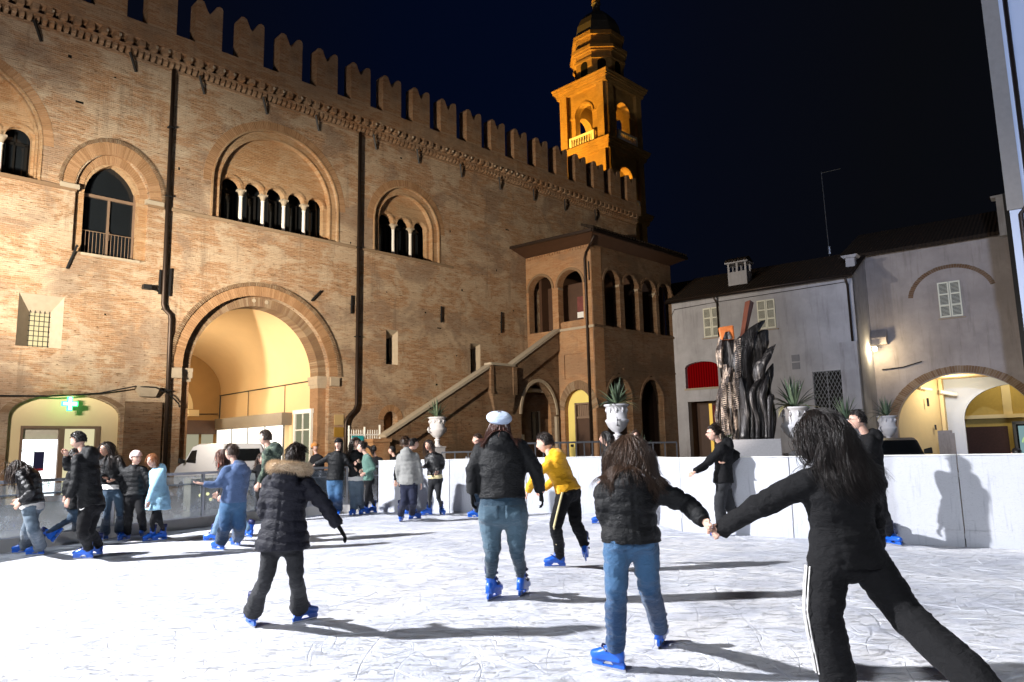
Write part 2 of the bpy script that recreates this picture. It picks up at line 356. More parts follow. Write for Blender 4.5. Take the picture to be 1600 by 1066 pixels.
# ---- arched window groups
def window_group(cx, r, spring, cen, hw, top, sill=11.6, cols=None, inner=.35):
    w = MB()   # first order of the recess
    w.plate(arch(cx, sill, spring, r+.12, 36), [arch(cx, sill+.001, spring, r-inner, 36)], .16, .95)
    root = w.build('window', M['brick_smooth'], palace)
    t = MB(); sp = top-hw
    hole = [(cen[0]-hw, sill+.001), (cen[-1]+hw, sill+.001)]
    for c in reversed(cen): hole += [(c+hw*math.cos(PI*i_/14), sp+hw*math.sin(PI*i_/14)) for i_ in range(15)]
    t.plate(arch(cx, sill, spring, r-inner+.1, 36), [hole], .42, .7)
    t.build('tympanum', M['brick_smooth'], root)
    t = MB()
    for c in cen: t.ring(c, sp, hw+.002, hw+.13, 0, PI, .37, .45, 14)
    t.build('small_arches', M['brick_smooth'], root)
    t = MB(); t.voussoirs(cx, spring, r+.01, r+.42, 0, PI, -.012, .1, int((r+.2)*PI/.085), seed=int(cx*7)+50); t.build('arch_ring', M['voussoir'], root)
    t = MB(); t.ring(cx, spring, r-.02, r+.06, 0, PI, -.05, .05, 36); t.box(cx-r-.06, cx-r+.02, -.05, .05, sill, spring); t.box(cx+r-.02, cx+r+.06, -.05, .05, sill, spring)
    t.ring(cx, spring, r-inner-.015, r-inner+.05, 0, PI, .12, .2, 36)
    t.box(cx-r+inner-.05, cx-r+inner+.015, .12, .2, sill, spring); t.box(cx+r-inner-.015, cx+r-inner+.05, .12, .2, sill, spring)
    t.build('moulding', M['brick_smooth'], root)
    for a, b in zip(cen[:-1], cen[1:]):
        c = (a+b)/2; t = MB()
        t.lathe([(.0, sill), (.14, sill), (.14, sill+.07), (.10, sill+.11), (.085, sill+.16), (.078, sp-.34), (.085, sp-.30), (.10, sp-.29)], (c, .56, 0), 14)
        t.build('column', M['stone_white'], root, True)
        t = MB(); t.lathe([(.09, sp-.3), (.10, sp-.22), (.15, sp-.1), (.17, sp-.08), (.17, sp-.02)], (c, .56, 0), 10)
        t.box(c-.17, c+.17, .40, .72, sp-.06, sp+.02); t.build('capital', M['stone'], root)
    # windows set deeper: dark wooden frames and glass
    t = MB()
    for c in cen:
        t.box(c-hw, c-hw+.09, 1.05, 1.12, sill, sp); t.box(c+hw-.09, c+hw, 1.05, 1.12, sill, sp); t.box(c-.03, c+.03, 1.05, 1.12, sill, top); t.box(c-hw, c+hw, 1.05, 1.12, sp-.05, sp+.05)
    t.build('inner_frame', M['dark'], root)
    MB().box(cx-r, cx+r, 1.15, 1.17, sill, spring+r).build('glass', M['darkglass'], root)
window_group(8.09, 3.1, 13.2, [8.1+1.05*k for k in range(-2, 3)], .43, 13.72)
window_group(15.47, 2.13, 13.25, [15.5+1.13*k for k in (-1, 0, 1)], .45, 13.85)
window_group(-4.15, 2.7, 13.0, [-4.15+1.04*k for k in (-2, -1, 0, 1, 2)], .43, 13.62, inner=.1)
# ---- pointed window
r = .98
m = MB(); m.plate(arch(1.12, 9.15, 11.6, r+.45, pointed=.4), [arch(1.12, 9.151, 11.5, r, pointed=.55)], .2, .95); pwn = m.build('window', M['brick_smooth'], palace)
m = MB(); m.voussoirs(1.12, 11.72, 1.36, 1.80, 0, PI, -.03, .1, 60, k=1.13, seed=3); m.build('arch_ring', M['voussoir'], pwn)
m = MB(); m.voussoirs(1.12, 11.72, 1.81, 1.93, 0, PI, -.09, .05, 84, k=1.13, gap=.03, seed=4); m.build('hood_moulding', M['voussoir_worn'], pwn)
m = MB(); m.voussoirs(1.12, 11.72, 1.02, 1.34, .05, PI-.05, .17, .3, 44, k=1.17, seed=8); m.build('arch_ring', M['voussoir'], pwn)
m = MB(); m.box(-.75, -.1, -.12, .1, 11.55, 11.72); m.box(2.3, 3.0, -.12, .1, 11.55, 11.72); m.build('impost', M['stone'], pwn)
m = MB(); m.box(.14, .22, .5, .58, 9.15, 12.7); m.box(2.02, 2.1, .5, .58, 9.15, 12.7); m.box(1.08, 1.16, .5, .58, 9.15, 11.6); m.box(.14, 2.1, .49, .59, 11.55, 11.66); m.box(1.06, 1.18, .46, .5, 9.9, 10.25); m.build('frame', M['frame_brown'], pwn)
MB().box(.1, 2.15, .6, .62, 9.15, 13.0).build('glass', M['darkglass'], pwn)
m = MB()
for i in range(15): m.tube([(.2+.13*i, .42, 9.15), (.2+.13*i, .42, 10.15)], .011, 5)
m.tube([(.14, .42, 10.15), (2.1, .42, 10.15)], .018, 5); m.build('railing', M['frame_brown'], pwn)
m = MB(); m.box(.1, 2.2, -.05, .5, 9.05, 9.15); m.build('sill', M['stone'], pwn)
# ---- small splayed windows
def splay(x0, x1, z0, z1, X0, X1, Z0, Z1, d, backmat, bars=False):
    m = MB()
    o = [(X0, 0, Z0), (X1, 0, Z0), (X1, 0, Z1), (X0, 0, Z1)]; i = [(x0, d, z0), (x1, d, z0), (x1, d, z1), (x0, d, z1)]
    q = [(X0-.1, d+.05, Z0-.1), (X1+.1, d+.05, Z0-.1), (X1+.1, d+.05, Z1+.1), (X0-.1, d+.05, Z1+.1)]
    e = 1e-3; o = [(a[0]+(e if a[0] == X0 else -e), .002, a[2]+(e if a[2] == Z0 else -e)) for a in o]
    m.add(o+i+q, [(0, 1, 5, 4), (1, 2, 6, 5), (2, 3, 7, 6), (3, 0, 4, 7), (4, 5, 9, 8), (5, 6, 10, 9), (6, 7, 11, 10), (7, 4, 8, 11)])
    root = m.build('window', M['stone'], palace)
    MB().box(x0-.05, x1+.05, d+.08, d+.1, z0-.05, z1+.05).build('glass', backmat, root)
    if bars:
        b = MB()
        for k in range(5): b.tube([(x0+(x1-x0)*k/4, d-.08, z0), (x0+(x1-x0)*k/4, d-.08, z1+.08)], .014, 5)
        for k in range(7): b.tube([(x0-.04, d-.09, z0+(z1-z0)*(k+.3)/7), (x1+.04, d-.09, z0+(z1-z0)*(k+.3)/7)], .014, 5)
        b.build('window_bars', M['black'], root)
M['lit_yellow'] = emit('lit_window_glow', (1, .83, .45), 1.1)
splay(-1.28, -.66, 5.46, 6.75, -1.76, -.33, 5.42, 7.34, .6, M['lit_yellow'], True)
splay(14.12, 14.6, 5.85, 7.2, 14.1, 14.85, 5.8, 7.58, .45, M['darkglass'])
splay(19.87, 20.35, 5.45, 7.1, 19.85, 20.6, 5.4, 7.38, .45, M['darkglass'])
m = MB(); m.box(13.9, 14.9, .5, .6, 1.2, 3.5); m.build('niche_back', M['brick_red'], palace)
m = MB(); m.voussoirs(14.4, 3.0, .43, .75, 0, PI, -.02, .1, 18); m.build('niche_arch', M['voussoir'], palace)
rg = random.Random(40); m = MB()
for i in range(46):
    s = rg.uniform(-3.5, 24); z = rg.uniform(4.5, 17)
    if (s-8.1)**2+(z-13.6)**2 < 16 or (s-15.5)**2+(z-13.3)**2 < 8 or (s-1.1)**2+(z-11)**2 < 9 or (s-7.45)**2+(z-5)**2 < 19 or (-2.2 < s < .2 and z < 8) or (s < -1.2 and z > 11) or abs(s-14.5) < .7 and z < 8 or abs(s-20.2) < .8 and z < 8: continue
    w_ = rg.choice((.07, .1, .13, .28)); m.box(s, s+w_, -.004, .02, z, z+rg.choice((.06, .09, .12)))
m.build('putlog_holes', M['dark'], palace)['kind'] = 'stuff'
# ---- the great gateway
gate = MB().voussoirs(GA_C, GA_S, 3.41, 3.83, 0, PI, -.03, .3, 110, seed=5).build('gateway_arch', M['voussoir'], palace)
MB().voussoirs(GA_C, GA_S, 3.84, 4.0, 0, PI, -.10, .1, 150, gap=.03, seed=6).build('hood_moulding', M['voussoir_worn'], gate)
m = MB(); m.voussoirs(GA_C, GA_S, 2.98, 3.44, 0, PI, .28, 1.0, 90, seed=7); m.build('inner_arch', M['voussoir_worn'], gate)
m = MB(); m.tube([(7.15, .25, 8.22), (7.15, .3, 8.22)], .09, 10); m.tube([(7.75, .25, 8.22), (7.75, .3, 8.22)], .09, 10); m.tube([(10.8, .25, 5.9), (10.8, .3, 5.9)], .07, 8); m.build('stone_boss', M['stone'], gate)
for x0, x1 in ((GA_C-3.5, GA_C-3.0), (GA_C+2.98, GA_C+3.42)): MB().box(x0, x1, .28, 1.0, -.2, 4.6).build('pier', M['brick_red'], gate)
for x0, x1 in ((GA_C-3.55, GA_C-2.9), (GA_C+2.9, GA_C+3.42)):
    m = MB(); m.box(x0, x1, .2, 1.05, 4.6, 4.85); m.box(x0+.05, x1-.04, .25, 1.0, 4.45, 4.6); m.box(x0-.03, x1+.0, .16, 1.06, 4.85, 5.0); m.build('impost', M['stone'], gate)
m = MB(); m.box(10.88, 11.35, -.12, .1, 4.55, 4.95); m.box(3.55, 4.0, -.12, .1, 4.55, 4.95); m.build('impost', M['stone'], gate)
# passage: vault, walls, back wall with an opening, room behind
def vault(m, y0, y1, r0, r1, h0, h1, cx, z0, n=28, cx1=None):
    vs = []; fs = []
    for k in range(13):
        f = k/12; y = y0+(y1-y0)*f; r = r0+(r1-r0)*f; h = h0+(h1-h0)*f; c = cx+((cx1 or cx)-cx)*f
        for j in range(n+1): a = PI*j/n; vs.append((c+r*math.cos(a), y, z0+h*math.sin(a)))
    for k in range(12):
        for j in range(n): b = k*(n+1)+j; fs.append((b, b+1, b+n+2, b+n+1))
    m.add(vs, fs)
M['plaster_shaded'] = plain('shaded_ochre_plaster', lin('#a88658'), .9, var=.1, sc_=2, bump=.2, spec=.1)  # shade on the passage back wall put into a darker ochre
m = MB(); vault(m, 1.0, 11, 3.0, 3.2, 3.0, 2.35, 7.45, 4.98, cx1=7.25); m.build('vault', M['plaster_ochre'], palace, True)
m = MB(); m.add([(10.45, 1.0, -.2), (10.45, 11, -.2), (10.45, 11, 4.98), (10.45, 1.0, 4.98)], [(0, 1, 2, 3)]); m.add([(4.05, 1.0, -.2), (4.05, 11, -.2), (4.05, 11, 4.98), (4.45, 1.0, 4.98)], [(3, 2, 1, 0)]); m.build('passage_wall', M['plaster_ochre'], palace)
m = MB(); m.plate([(3.5, -.2), (11, -.2), (11, 8.5), (3.5, 8.5)], [arch(7.15, -.19, 4.0, 1.5, 20)], 11.0, 11.5); m.build('passage_wall', M['plaster_shaded'], palace)
m = MB(); m.ring(7.15, 4.0, 1.5, 1.75, 0, PI, 10.95, 11.05, 20); m.box(8.62, 9.2, 10.85, 11.2, 3.6, 3.95); m.build('moulding', M['plaster_cream'], palace)
m = MB(); m.box(3, 12, 16, 16.2, -.2, 8); m.box(11.9, 12, 11.5, 16, -.2, 8); m.box(3, 3.1, 11.5, 16, -.2, 8); m.box(3, 12, 11.5, 16, 7, 7.1); m.build('passage_wall', M['plaster_ochre'], palace)
m = MB(); m.lathe([(.36, -.2), (.36, 0), (.27, .1), (.25, 3.3), (.3, 3.35), (.3, 3.45), (.25, 3.5), (.25, 3.6), (.38, 3.75), (.38, 3.9)], (8.05, 12.3, 0), 18); m.box(7.6, 8.5, 11.9, 12.7, 3.9, 4.0)
m.build('stone_column', M['plaster_cream'], palace, True)
m = MB(); m.tube([(10.4, 1.1, 4.83), (10.4, 11, 4.79)], .03, 6); m.tube([(10.4, 10.9, 4.79), (10.4, 10.95, 3.4)], .03, 6); m.tube([(10.3, 10.93, 3.75), (8.6, 10.93, 3.7)], .03, 6)
for y in (3.4, 7.4): m.tube([(10.4, y, 4.8), (10.4, y, 3.45)], .018, 5)
m.build('wall_cable', M['black'], palace)
M['shop_glow'] = emit('lit_shop_glass', (1, .93, .80), 2.1)
M['shop_dim'] = emit('lit_shop_side_glass', (.86, .80, .55), .42)
M['canopy'] = plain('grey_canopy_metal', lin('#8a8073'), .6, .2, .1)
shop = MB().box(9.9, 10.42, 2.7, 10.4, 2.82, 3.42).build('shop_canopy', M['canopy'], palace)
m = MB(); m.box(10.02, 10.04, 2.75, 10.3, .2, 2.8); m.build('shop_window', M['shop_glow'], shop)
m = MB()
for y in (2.7, 4.6, 6.5, 8.4, 10.3): m.box(9.98, 10.05, y-.03, y+.03, -.1, 2.82)
m.box(9.97, 10.05, 2.7, 10.3, -.1, .2); m.build('frame', M['grey_metal'], shop)
m = MB(); m.box(8.3, 10.0, 10.35, 10.8, 2.6, 3.35); m.build('shop_canopy', M['darkwood'], palace)
m = MB(); m.box(8.35, 9.05, 10.4, 10.42, .2, 2.58); m.box(9.2, 9.85, 10.4, 10.42, .2, 2.58); m.build('shop_window', M['shop_dim'], shop)
dr = MB(); dr.box(10.3, 10.42, .65, .78, -.1, 3.3); dr.box(10.3, 10.42, 2.15, 2.3, -.1, 3.3); dr.box(10.28, 10.42, .6, 2.35, 3.3, 3.5); dr.box(10.32, 10.42, 1.45, 1.5, -.1, 3.3); dr.box(10.32, 10.42, .7, 2.2, 2.5, 2.56)
dr = dr.build('door', M['white_paint'], palace); MB().box(10.38, 10.43, .7, 2.2, -.1, 3.3).build('glass', emit('shop_door_glow', (.85, .85, .55), .28), dr)
# plaques on the pier
m = MB(); m.box(11.15, 11.65, -.04, .02, 2.72, 3.2); m.build('plaque', plain('pale_plaque', lin('#b39a6c'), .6), palace)
m = MB(); m.box(11.15, 11.65, -.04, .02, 2.15, 2.6); m.build('plaque', plain('brass_plaque', lin('#b08a3a'), .5, .4), palace)
m = MB(); m.box(11.2, 11.7, -.04, .02, 1.3, 1.9); m.build('notice_board', plain('grey_notice', lin('#8a867c'), .6), palace)
# ---- pharmacy front in the blocked arch
m = MB(); m.plate([(-1.9, -.2), (1.9, -.2), (1.9, 4.0), (-1.9, 4.0)], [[(-1.36, -.19), (1.2, -.19), (1.2, 2.6), (-1.36, 2.6)]], .25, .45); shopf = m.build('shop_front', M['plaster_cream'], palace)
m = MB(); m.box(-1.36, 1.2, .2, .32, 2.5, 2.6); m.box(-1.36, -1.28, .2, .32, -.1, 2.5); m.box(1.05, 1.2, .2, .32, -.1, 2.5); m.box(-.16, .02, .2, .32, -.1, 2.5); m.box(-1.3, 1.1, .2, .32, -.1, .1); m.build('frame', M['frame_brown'], shopf)
M['pharm_glow'] = emit('bright_shop_interior', (.93, .97, 1), 2.6)
MB().box(-1.3, -.16, .36, .38, -.1, 2.12).build('glass', M['pharm_glow'], shopf)
MB().box(.02, 1.05, .36, .38, -.1, 2.5).build('glass', emit('shop_door_light', (1, .90, .55), .75), shopf)
MB().box(-1.3, -.16, .34, .36, 2.12, 2.5).build('roller_blind', plain('white_blind', lin('#d8d2bd'), .7), shopf)
m = MB(); rg = random.Random(2)
for cx, cz, n in ((-1.12, 1.75, 26), (-.4, .62, 30), (-1.2, 1.95, 8)):
    for i in range(n):
        x = cx+rg.gauss(0, .1); z = cz+rg.gauss(0, .12); a = rg.random()*6; d = .05
        if x < -1.27 or x > -.18: continue
        m.add([(x, .33, z), (x+d*math.cos(a), .33, z+d*math.sin(a)), (x+d*math.cos(a+.9), .33, z+d*math.sin(a+.9))], [(0, 1, 2)])
m.build('leaf_decal', plain('green_decal', (.02, .5, .06), .5), shopf)
m = MB(); m.box(-.88, -.56, .31, .33, 1.08, 1.68); m.build('poster', plain('dark_blue_poster', (.01, .012, .06), .5), shopf); MB().box(-.88, -.56, .305, .31, 1.0, 1.08).build('poster', plain('red_strip', (.5, .01, .03), .5), shopf)
m = MB(); m.voussoirs(0.01, 2.93, 1.84, 2.1, PI*.03, PI*.97, -.03, .1, 60, k=.46, seed=12); m.build('arch_ring', M['voussoir_worn'], palace)
cross = empty('pharmacy_cross', pw(-.02, -.35, 3.38), RZ, 'glowing green pharmacy cross above the lit shop door', 'neon sign')
m = MB(); a, b = .085, .26
m.plate([(-a, -b), (a, -b), (a, -a), (b, -a), (b, a), (a, a), (a, b), (-a, b), (-a, a), (-b, a), (-b, -a), (-a, -a)], [], -.05, .05); m.build('cross_light', emit('green_neon', (.05, 1, .22), 5), cross)
m = MB(); a, b = .045, .215
m.plate([(-a, -b), (a, -b), (a, -a), (b, -a), (b, a), (a, a), (a, b), (-a, b), (-a, a), (-b, a), (-b, -a), (-a, -a)], [], -.06, -.051); m.build('inner_cross', emit('white_neon', (.8, 1, .9), 5), cross)
m = MB(); m.bar((0, .05, 0), (0, .6, 0), .05); m.build('bracket', M['black'], cross)
# broken pilaster between the arches
m = MB(); m.box(1.95, 3.3, -.12, 0, -.2, 3.55); m.build('pilaster', M['brick_dark'], palace)
m = MB(); m.hexa([(2.45, -.2, 3.75), (3.0, -.2, 3.75), (3.0, 0, 3.75), (2.45, 0, 3.75), (2.2, -.42, 4.15), (3.1, -.42, 4.15), (3.1, 0, 4.15), (2.2, 0, 4.15)]); m.build('corbel_stone', M['stone'], palace)
m = MB(); pts = [(-4, -.1, 3.9), (-2.3, -.1, 3.62), (-.5, -.1, 3.66), (1.0, -.12, 3.82), (2.2, -.35, 4.12), (2.9, -.45, 4.1), (3.5, -.3, 3.85), (3.9, -.2, 3.5), (4.1, .2, 3.3)]
m.tube(pts, .03, 6); m.build('wall_cable', M['black'], palace)
# floodlight on the wall
m = MB(); m.box(2.3, 2.6, -.35, -.1, 8.0, 8.18); m.bar((2.6, -.2, 8.05), (2.95, -.1, 8.0), .04); m.build('wall_lamp', M['black'], palace)
# ================================================================ LOGGIA PORCH AND STAIR
PF = pw(24.53, 0, 0); PW = math.atan2(-.6505, .7595); CN = Vector((4.649, 41.215, 0))
loggia = empty('loggia_porch', PF, PW, 'two storey corner loggia with round arches and tiled roof above the stair', 'building')
front = MB()
front.plate([(0, -.3), (4.87, -.3), (4.87, 13.05), (0, 13.05)], [arch(3.61, -.29, 3.55, .98, 16, pointed=.35), arch(1.08, 8.3, 10.85, .9, 18), arch(3.31, 8.3, 10.85, .9, 18), [(2.71, 5.34), (4.15, 5.34), (4.15, 6.77), (2.71, 6.77)]], 0, .5)
front.build('front_wall', M['brick_red'], loggia)
m = MB(); m.box(2.6, 4.2, .08, .3, 5.2, 6.9); m.build('recessed_panel', M['brick_red'], loggia)
m = MB(); m.box(2.3, 4.9, -.08, .1, 8.16, 8.3); m.build('string_course', M['stone'], loggia)
for c in (1.08, 3.31): MB().ring(c, 10.85, .91, 1.05, 0, PI, -.05, .05, 18).build('arch_moulding', M['voussoir_worn'], loggia)
def lcol(par, x, y, s, sp_, mat='stone_white'):
    t = MB(); t.lathe([(.17, s), (.17, s+.1), (.13, s+.16), (.12, sp_-.45), (.13, sp_-.42)], (x, y, 0), 14); c = t.build('column', M[mat], par, True)
    t = MB(); t.lathe([(.13, sp_-.43), (.15, sp_-.3), (.2, sp_-.15), (.22, sp_-.12)], (x, y, 0), 10); t.box(x-.24, x+.24, y-.24, y+.24, sp_-.12, sp_); t.build('capital', M['stone'], par)
m = MB(); m.voussoirs(3.61, 3.4, 1.0, 1.4, .1, PI-.1, -.02, .1, 34, k=1.3, seed=21); m.build('arch_ring', M['voussoir_worn'], loggia)
m = MB(); m.plate([(2.5, -.2), (4.7, -.2), (4.7, 5), (2.5, 5)], [[(3.15, -.19), (4.22, -.19), (4.22, 3.92), (3.15, 3.92)]], .35, .5); m.build('door_surround', M['plaster_yellow'], loggia)
d = MB().box(3.2, 4.2, .5, .56, -.1, 3.05).build('door', M['darkwood'], loggia)
m = MB(); m.box(3.12, 3.2, .3, .55, -.1, 3.95); m.box(4.18, 4.25, .3, .55, -.1, 3.95); m.box(3.12, 4.25, .3, .55, 3.85, 3.95); m.box(3.2, 4.2, .4, .5, 3.05, 3.18); m.box(3.2, 4.2, .52, .58, 3.18, 3.85)
for k in range(7): m.box(3.3+k*.13, 3.32+k*.13, .48, .52, 3.18, 3.85)
m.build('door_frame', M['frame_brown'], d)
m = MB(); m.box(2.75, 2.95, .3, .36, 1.45, 1.6); m.build('letter_box', M['black'], loggia)
pipe([(4.62, -.1, 12.6), (4.5, -.12, 12.2), (4.5, -.12, -.1)], par=loggia, r=.07)
m = MB(); m.tube([(5.5, -.5, 13.3), (4.62, -.1, 12.6)], .06, 8); m.build('downpipe', M['copper'], loggia, True)
MB().bar((4.72, -.06, 10.9), (4.72, -.06, 12.0), .05).build('wall_anchor', M['black'], loggia)
# roof (hipped, seen from below the eaves), soffit
def toL(v, base, rz):
    c, s = math.cos(-rz), math.sin(-rz); d = Vector(v)-Vector(base); return Vector((d.x*c-d.y*s, d.x*s+d.y*c, d.z))
W_ = Vector((math.cos(PW), math.sin(PW), 0))
cr0 = CN + W_*.85 - U*.95; fl = PF - U*.95 - W_*.0 ; fl2 = pw(23.2, 0, 0)
er = CN + W_*.85 + U*8.9; bk = pw(34, 0, 0)
def zz(v, z): q = toL(v, PF, PW); return (q.x, q.y, z)
m = MB()
e0, e1, e2 = fl2, cr0, er
t0 = pw(26.2, 0, 0); t1 = CN - W_*1.4 + U*2.2; t2 = CN - W_*1.4 + U*8.9; e3 = pw(33.6, 0, 0)
m.add([zz(e0, 13.55), zz(e1, 13.55), zz(e2, 13.55), zz(e3, 13.55), zz(t0, 14.5), zz(t1, 14.45), zz(t2, 14.45), zz(e3, 14.5)],
      [(0, 1, 5, 4), (1, 2, 6, 5), (0, 3, 2, 1), (5, 6, 7, 4)])
m.build('roof', M['tile'], loggia)
m = MB(); m.bar(zz(e0, 13.5), zz(e1, 13.5), .16); m.bar(zz(e1, 13.5), zz(e2, 13.5), .16); m.build('gutter', M['copper'], loggia)
m = MB(); n = 36
for i in range(n):
    p = e1.lerp(e2, (i+.5)/n); m.tube([zz(p+W_*.05, 13.68), zz(p-W_*.8, 13.98)], .085, 6)
m.build('edge_tiles', M['tile'], loggia)
m = MB(); m.add([zz(CN+Vector((0, 0, 0))-W_*.0, 13.05), zz(e1, 13.45), zz(e2, 13.45), zz(CN+U*8.2, 13.05)], [(0, 1, 2, 3)]); m.add([zz(PF, 13.05), zz(e0, 13.45), zz(e1, 13.45), zz(CN, 13.05)], [(0, 1, 2, 3)]); m.build('soffit', M['darkwood'], loggia)
m = MB()
for i in range(26): x = .1+i*.19; m.box(x, x+.1, -.06, .02, 12.88, 13.02)
m.build('dentils', M['brick_red'], loggia)
# side arcade (frame at the corner, along U)
sd = empty('side_arcade', (0, 0, 0)); sd.parent = loggia
q = toL(CN, PF, PW); sd.location = q; sd.rotation_euler = (0, 0, RZ-PW)
m = MB(); m.plate([(0, -.3), (8.25, -.3), (8.25, 13.05), (0, 13.05)], [arch(c, 8.35, 11.0, .74, 16) for c in (1.86, 3.77, 5.66, 7.45)] + [arch(c, -.2, 3.9, 1.2, 16, pointed=.6) for c in (2.2, 5.5)], 0, .5)
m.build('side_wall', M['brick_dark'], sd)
m = MB(); m.box(-.02, .9, -.012, .0, -.3, 13.0); m.build('corner_pier', M['brick_red'], sd)
for x in (2.81, 4.71, 6.56): lcol(sd, x, .25, 8.35, 11.0, 'stone')
m = MB(); m.box(0, 8.25, -.08, .05, 8.2, 8.34); m.box(2.6, 8.25, -.05, .05, 5.9, 5.98); m.build('string_course', M['brick_dark'], sd)
for c in (1.86, 3.77, 5.66, 7.45): MB().ring(c, 11.0, .75, .9, 0, PI, -.04, .04, 16).build('arch_moulding', M['brick_dark'], sd)
for c in (2.2, 5.5): MB().ring(c, 3.9, 1.22, 1.36, 0.15, PI-.15, -.04, .04, 16, k=1.25).build('arch_moulding', M['brick_dark'], sd)
lcol(loggia, 2.2, .25, 8.3, 10.85)
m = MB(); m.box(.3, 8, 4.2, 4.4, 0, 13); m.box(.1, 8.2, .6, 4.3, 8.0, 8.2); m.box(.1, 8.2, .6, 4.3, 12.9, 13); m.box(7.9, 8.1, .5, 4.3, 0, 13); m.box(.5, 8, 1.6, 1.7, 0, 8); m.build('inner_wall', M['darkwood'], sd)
m = MB(); m.box(2.42, 4.2, .2, .45, 8.3, 8.75); m.build('parapet_panel', M['brick_red'], loggia)
m = MB(); m.box(3.15, 3.72, .9, .93, 9.35, 10.28); pst = m.build('poster', plain('poster_photo', lin('#6b3430'), .6, var=.6, sc_=5), loggia); MB().box(3.15, 3.72, .88, .9, 9.0, 9.35).build('poster_caption', M['white_paint'], pst)
m = MB(); m.box(.4, 4.3, 1.2, 1.3, 8.2, 11.2); m.build('glazed_screen', M['darkwood'], loggia)
# ---- the stair
stair = empty('outdoor_staircase', pw(11.9, -2.4, 0), RZ, 'brick staircase with sloping stone coping climbing to the loggia', 'staircase')
def q_(s): return s-11.9
pl = [(q_(12.4), 1.0), (q_(19.05), 4.75), (q_(20.75), 4.75), (q_(24.6), 7.05), (q_(24.6), 8.22), (q_(20.75), 5.9), (q_(19.05), 5.78), (q_(12.4), 2.1)]
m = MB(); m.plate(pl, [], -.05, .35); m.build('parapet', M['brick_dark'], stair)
m = MB()
def cop(a, b): m.bar((a[0], .15, a[1]), (b[0], .15, b[1]), .56, .13, up=(0, 0, 1))
cop((q_(12.3), 2.12), (q_(19.15), 5.86)); cop((q_(19.05), 5.92), (q_(20.85), 5.92)); cop((q_(20.7), 5.95), (q_(24.7), 8.3)); m.build('coping', plain('grey_stone_coping', lin('#a59a88'), .85, var=.2, bump=.4), stair)
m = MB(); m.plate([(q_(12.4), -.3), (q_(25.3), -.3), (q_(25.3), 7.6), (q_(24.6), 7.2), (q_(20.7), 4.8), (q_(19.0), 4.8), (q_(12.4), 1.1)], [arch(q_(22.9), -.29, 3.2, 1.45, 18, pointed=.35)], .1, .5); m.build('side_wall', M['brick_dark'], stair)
m = MB(); m.box(q_(21), q_(25.2), 1.0, 1.2, -.2, 6); m.build('recess_wall', M['brick_dark'], stair)
m = MB(); m.ring(q_(22.9), 3.2, 1.46, 1.6, 0.05, PI-.05, .02, .12, 18, k=1.32); m.box(q_(24.3), q_(24.48), .02, .2, -.2, 3.2); m.build('arch_moulding', M['stone'], stair)
dd = MB().box(q_(21.5), q_(22.2), .94, 1.0, -.2, 2.2).build('door', M['dark'], stair); MB().box(q_(22.2), q_(22.5), .9, .97, -.2, 2.2).build('door_panel', M['white_paint'], dd)
wn = MB().box(q_(23.2), q_(23.75), .94, 1.0, 1.9, 3.5).build('window', M['darkglass'], stair); MB().box(q_(23.75), q_(23.85), .9, 1.0, 1.85, 3.55).build('frame', M['stone'], wn)
m = MB(); m.box(q_(18.95), q_(20.8), -.2, .1, 4.6, 5.8)
m.hexa([(q_(19.4), .0, 3.3), (q_(20.7), .0, 3.3), (q_(20.7), .1, 3.3), (q_(19.4), .1, 3.3), (q_(18.95), -.2, 4.6), (q_(20.8), -.2, 4.6), (q_(20.8), .1, 4.6), (q_(18.95), .1, 4.6)]); m.box(q_(18.9), q_(19.1), -.26, -.2, 4.3, 5.8); m.box(q_(20.55), q_(20.85), -.26, -.2, 4.3, 5.8); m.build('landing_block', M['brick_dark'], stair)
m = MB(); m.box(-.35, .55, -.25, .6, -.2, 1.85); m.build('end_pier', M['brick_red'], stair); m = MB(); m.box(-.42, .62, -.32, .67, 1.85, 2.0); m.build('pier_cap', M['brick_red'], stair)
m = MB()
for i in range(24):
    s = 12.3+i*.29 if i < 23 else 19; zt = .2+i*.2
    m.box(q_(s), q_(20.8), .5, 2.38, zt-.2, zt)
m.box(q_(20.8), q_(24.6), .5, 2.38, 4.6, 4.8); m.build('steps', M['stone'], stair)
# ================================================================ BELL TOWER
tower = empty('bell_tower', (9.25, 65.0, 0), RZ, 'tall square bell tower lit orange with arched openings, balustrades and a dark dome', 'tower')
TB = brick('tower_masonry', lin('#b08a55'), lin('#9c7a49'), lin('#bb9b66'), lin('#8d7450'), .3, .4)
M['tower'] = TB
M['dome'] = plain('dark_lead_dome', lin('#5a5650'), .7, .1, .3)
a = 5.3
def storey(z0, z1, op0, ops, opr):
    for face in range(4):
        m = MB(); m.plate([(.0, z0), (a, z0), (a, z1), (0, z1)], [arch(a/2, op0, ops, opr, 16)] if opr else [], 0, .7)
        e = m.build('wall', M['tower'], tower)
        e.location = ((0, 0, 0), (a, 0, 0), (a, a, 0), (0, a, 0))[face]; e.rotation_euler = (0, 0, face*PI/2)
    for face in range(4):
        m = MB()
        for x0, x1 in ((.0, .8), (a-.8, a)): m.box(x0+(.0 if x0 else 0), x1, -.34, 0, z0, z1)
        if opr: m.ring(a/2, ops, opr, opr+.18, 0, PI, -.08, .05, 16); m.box(.75, a/2-opr, -.09, .02, ops-.15, ops+.05); m.box(a/2+opr, a-.75, -.09, .02, ops-.15, ops+.05)
        e = m.build('pilaster', M['tower'], tower); e.location = ((0, 0, 0), (a, 0, 0), (a, a, 0), (0, a, 0))[face]; e.rotation_euler = (0, 0, face*PI/2)
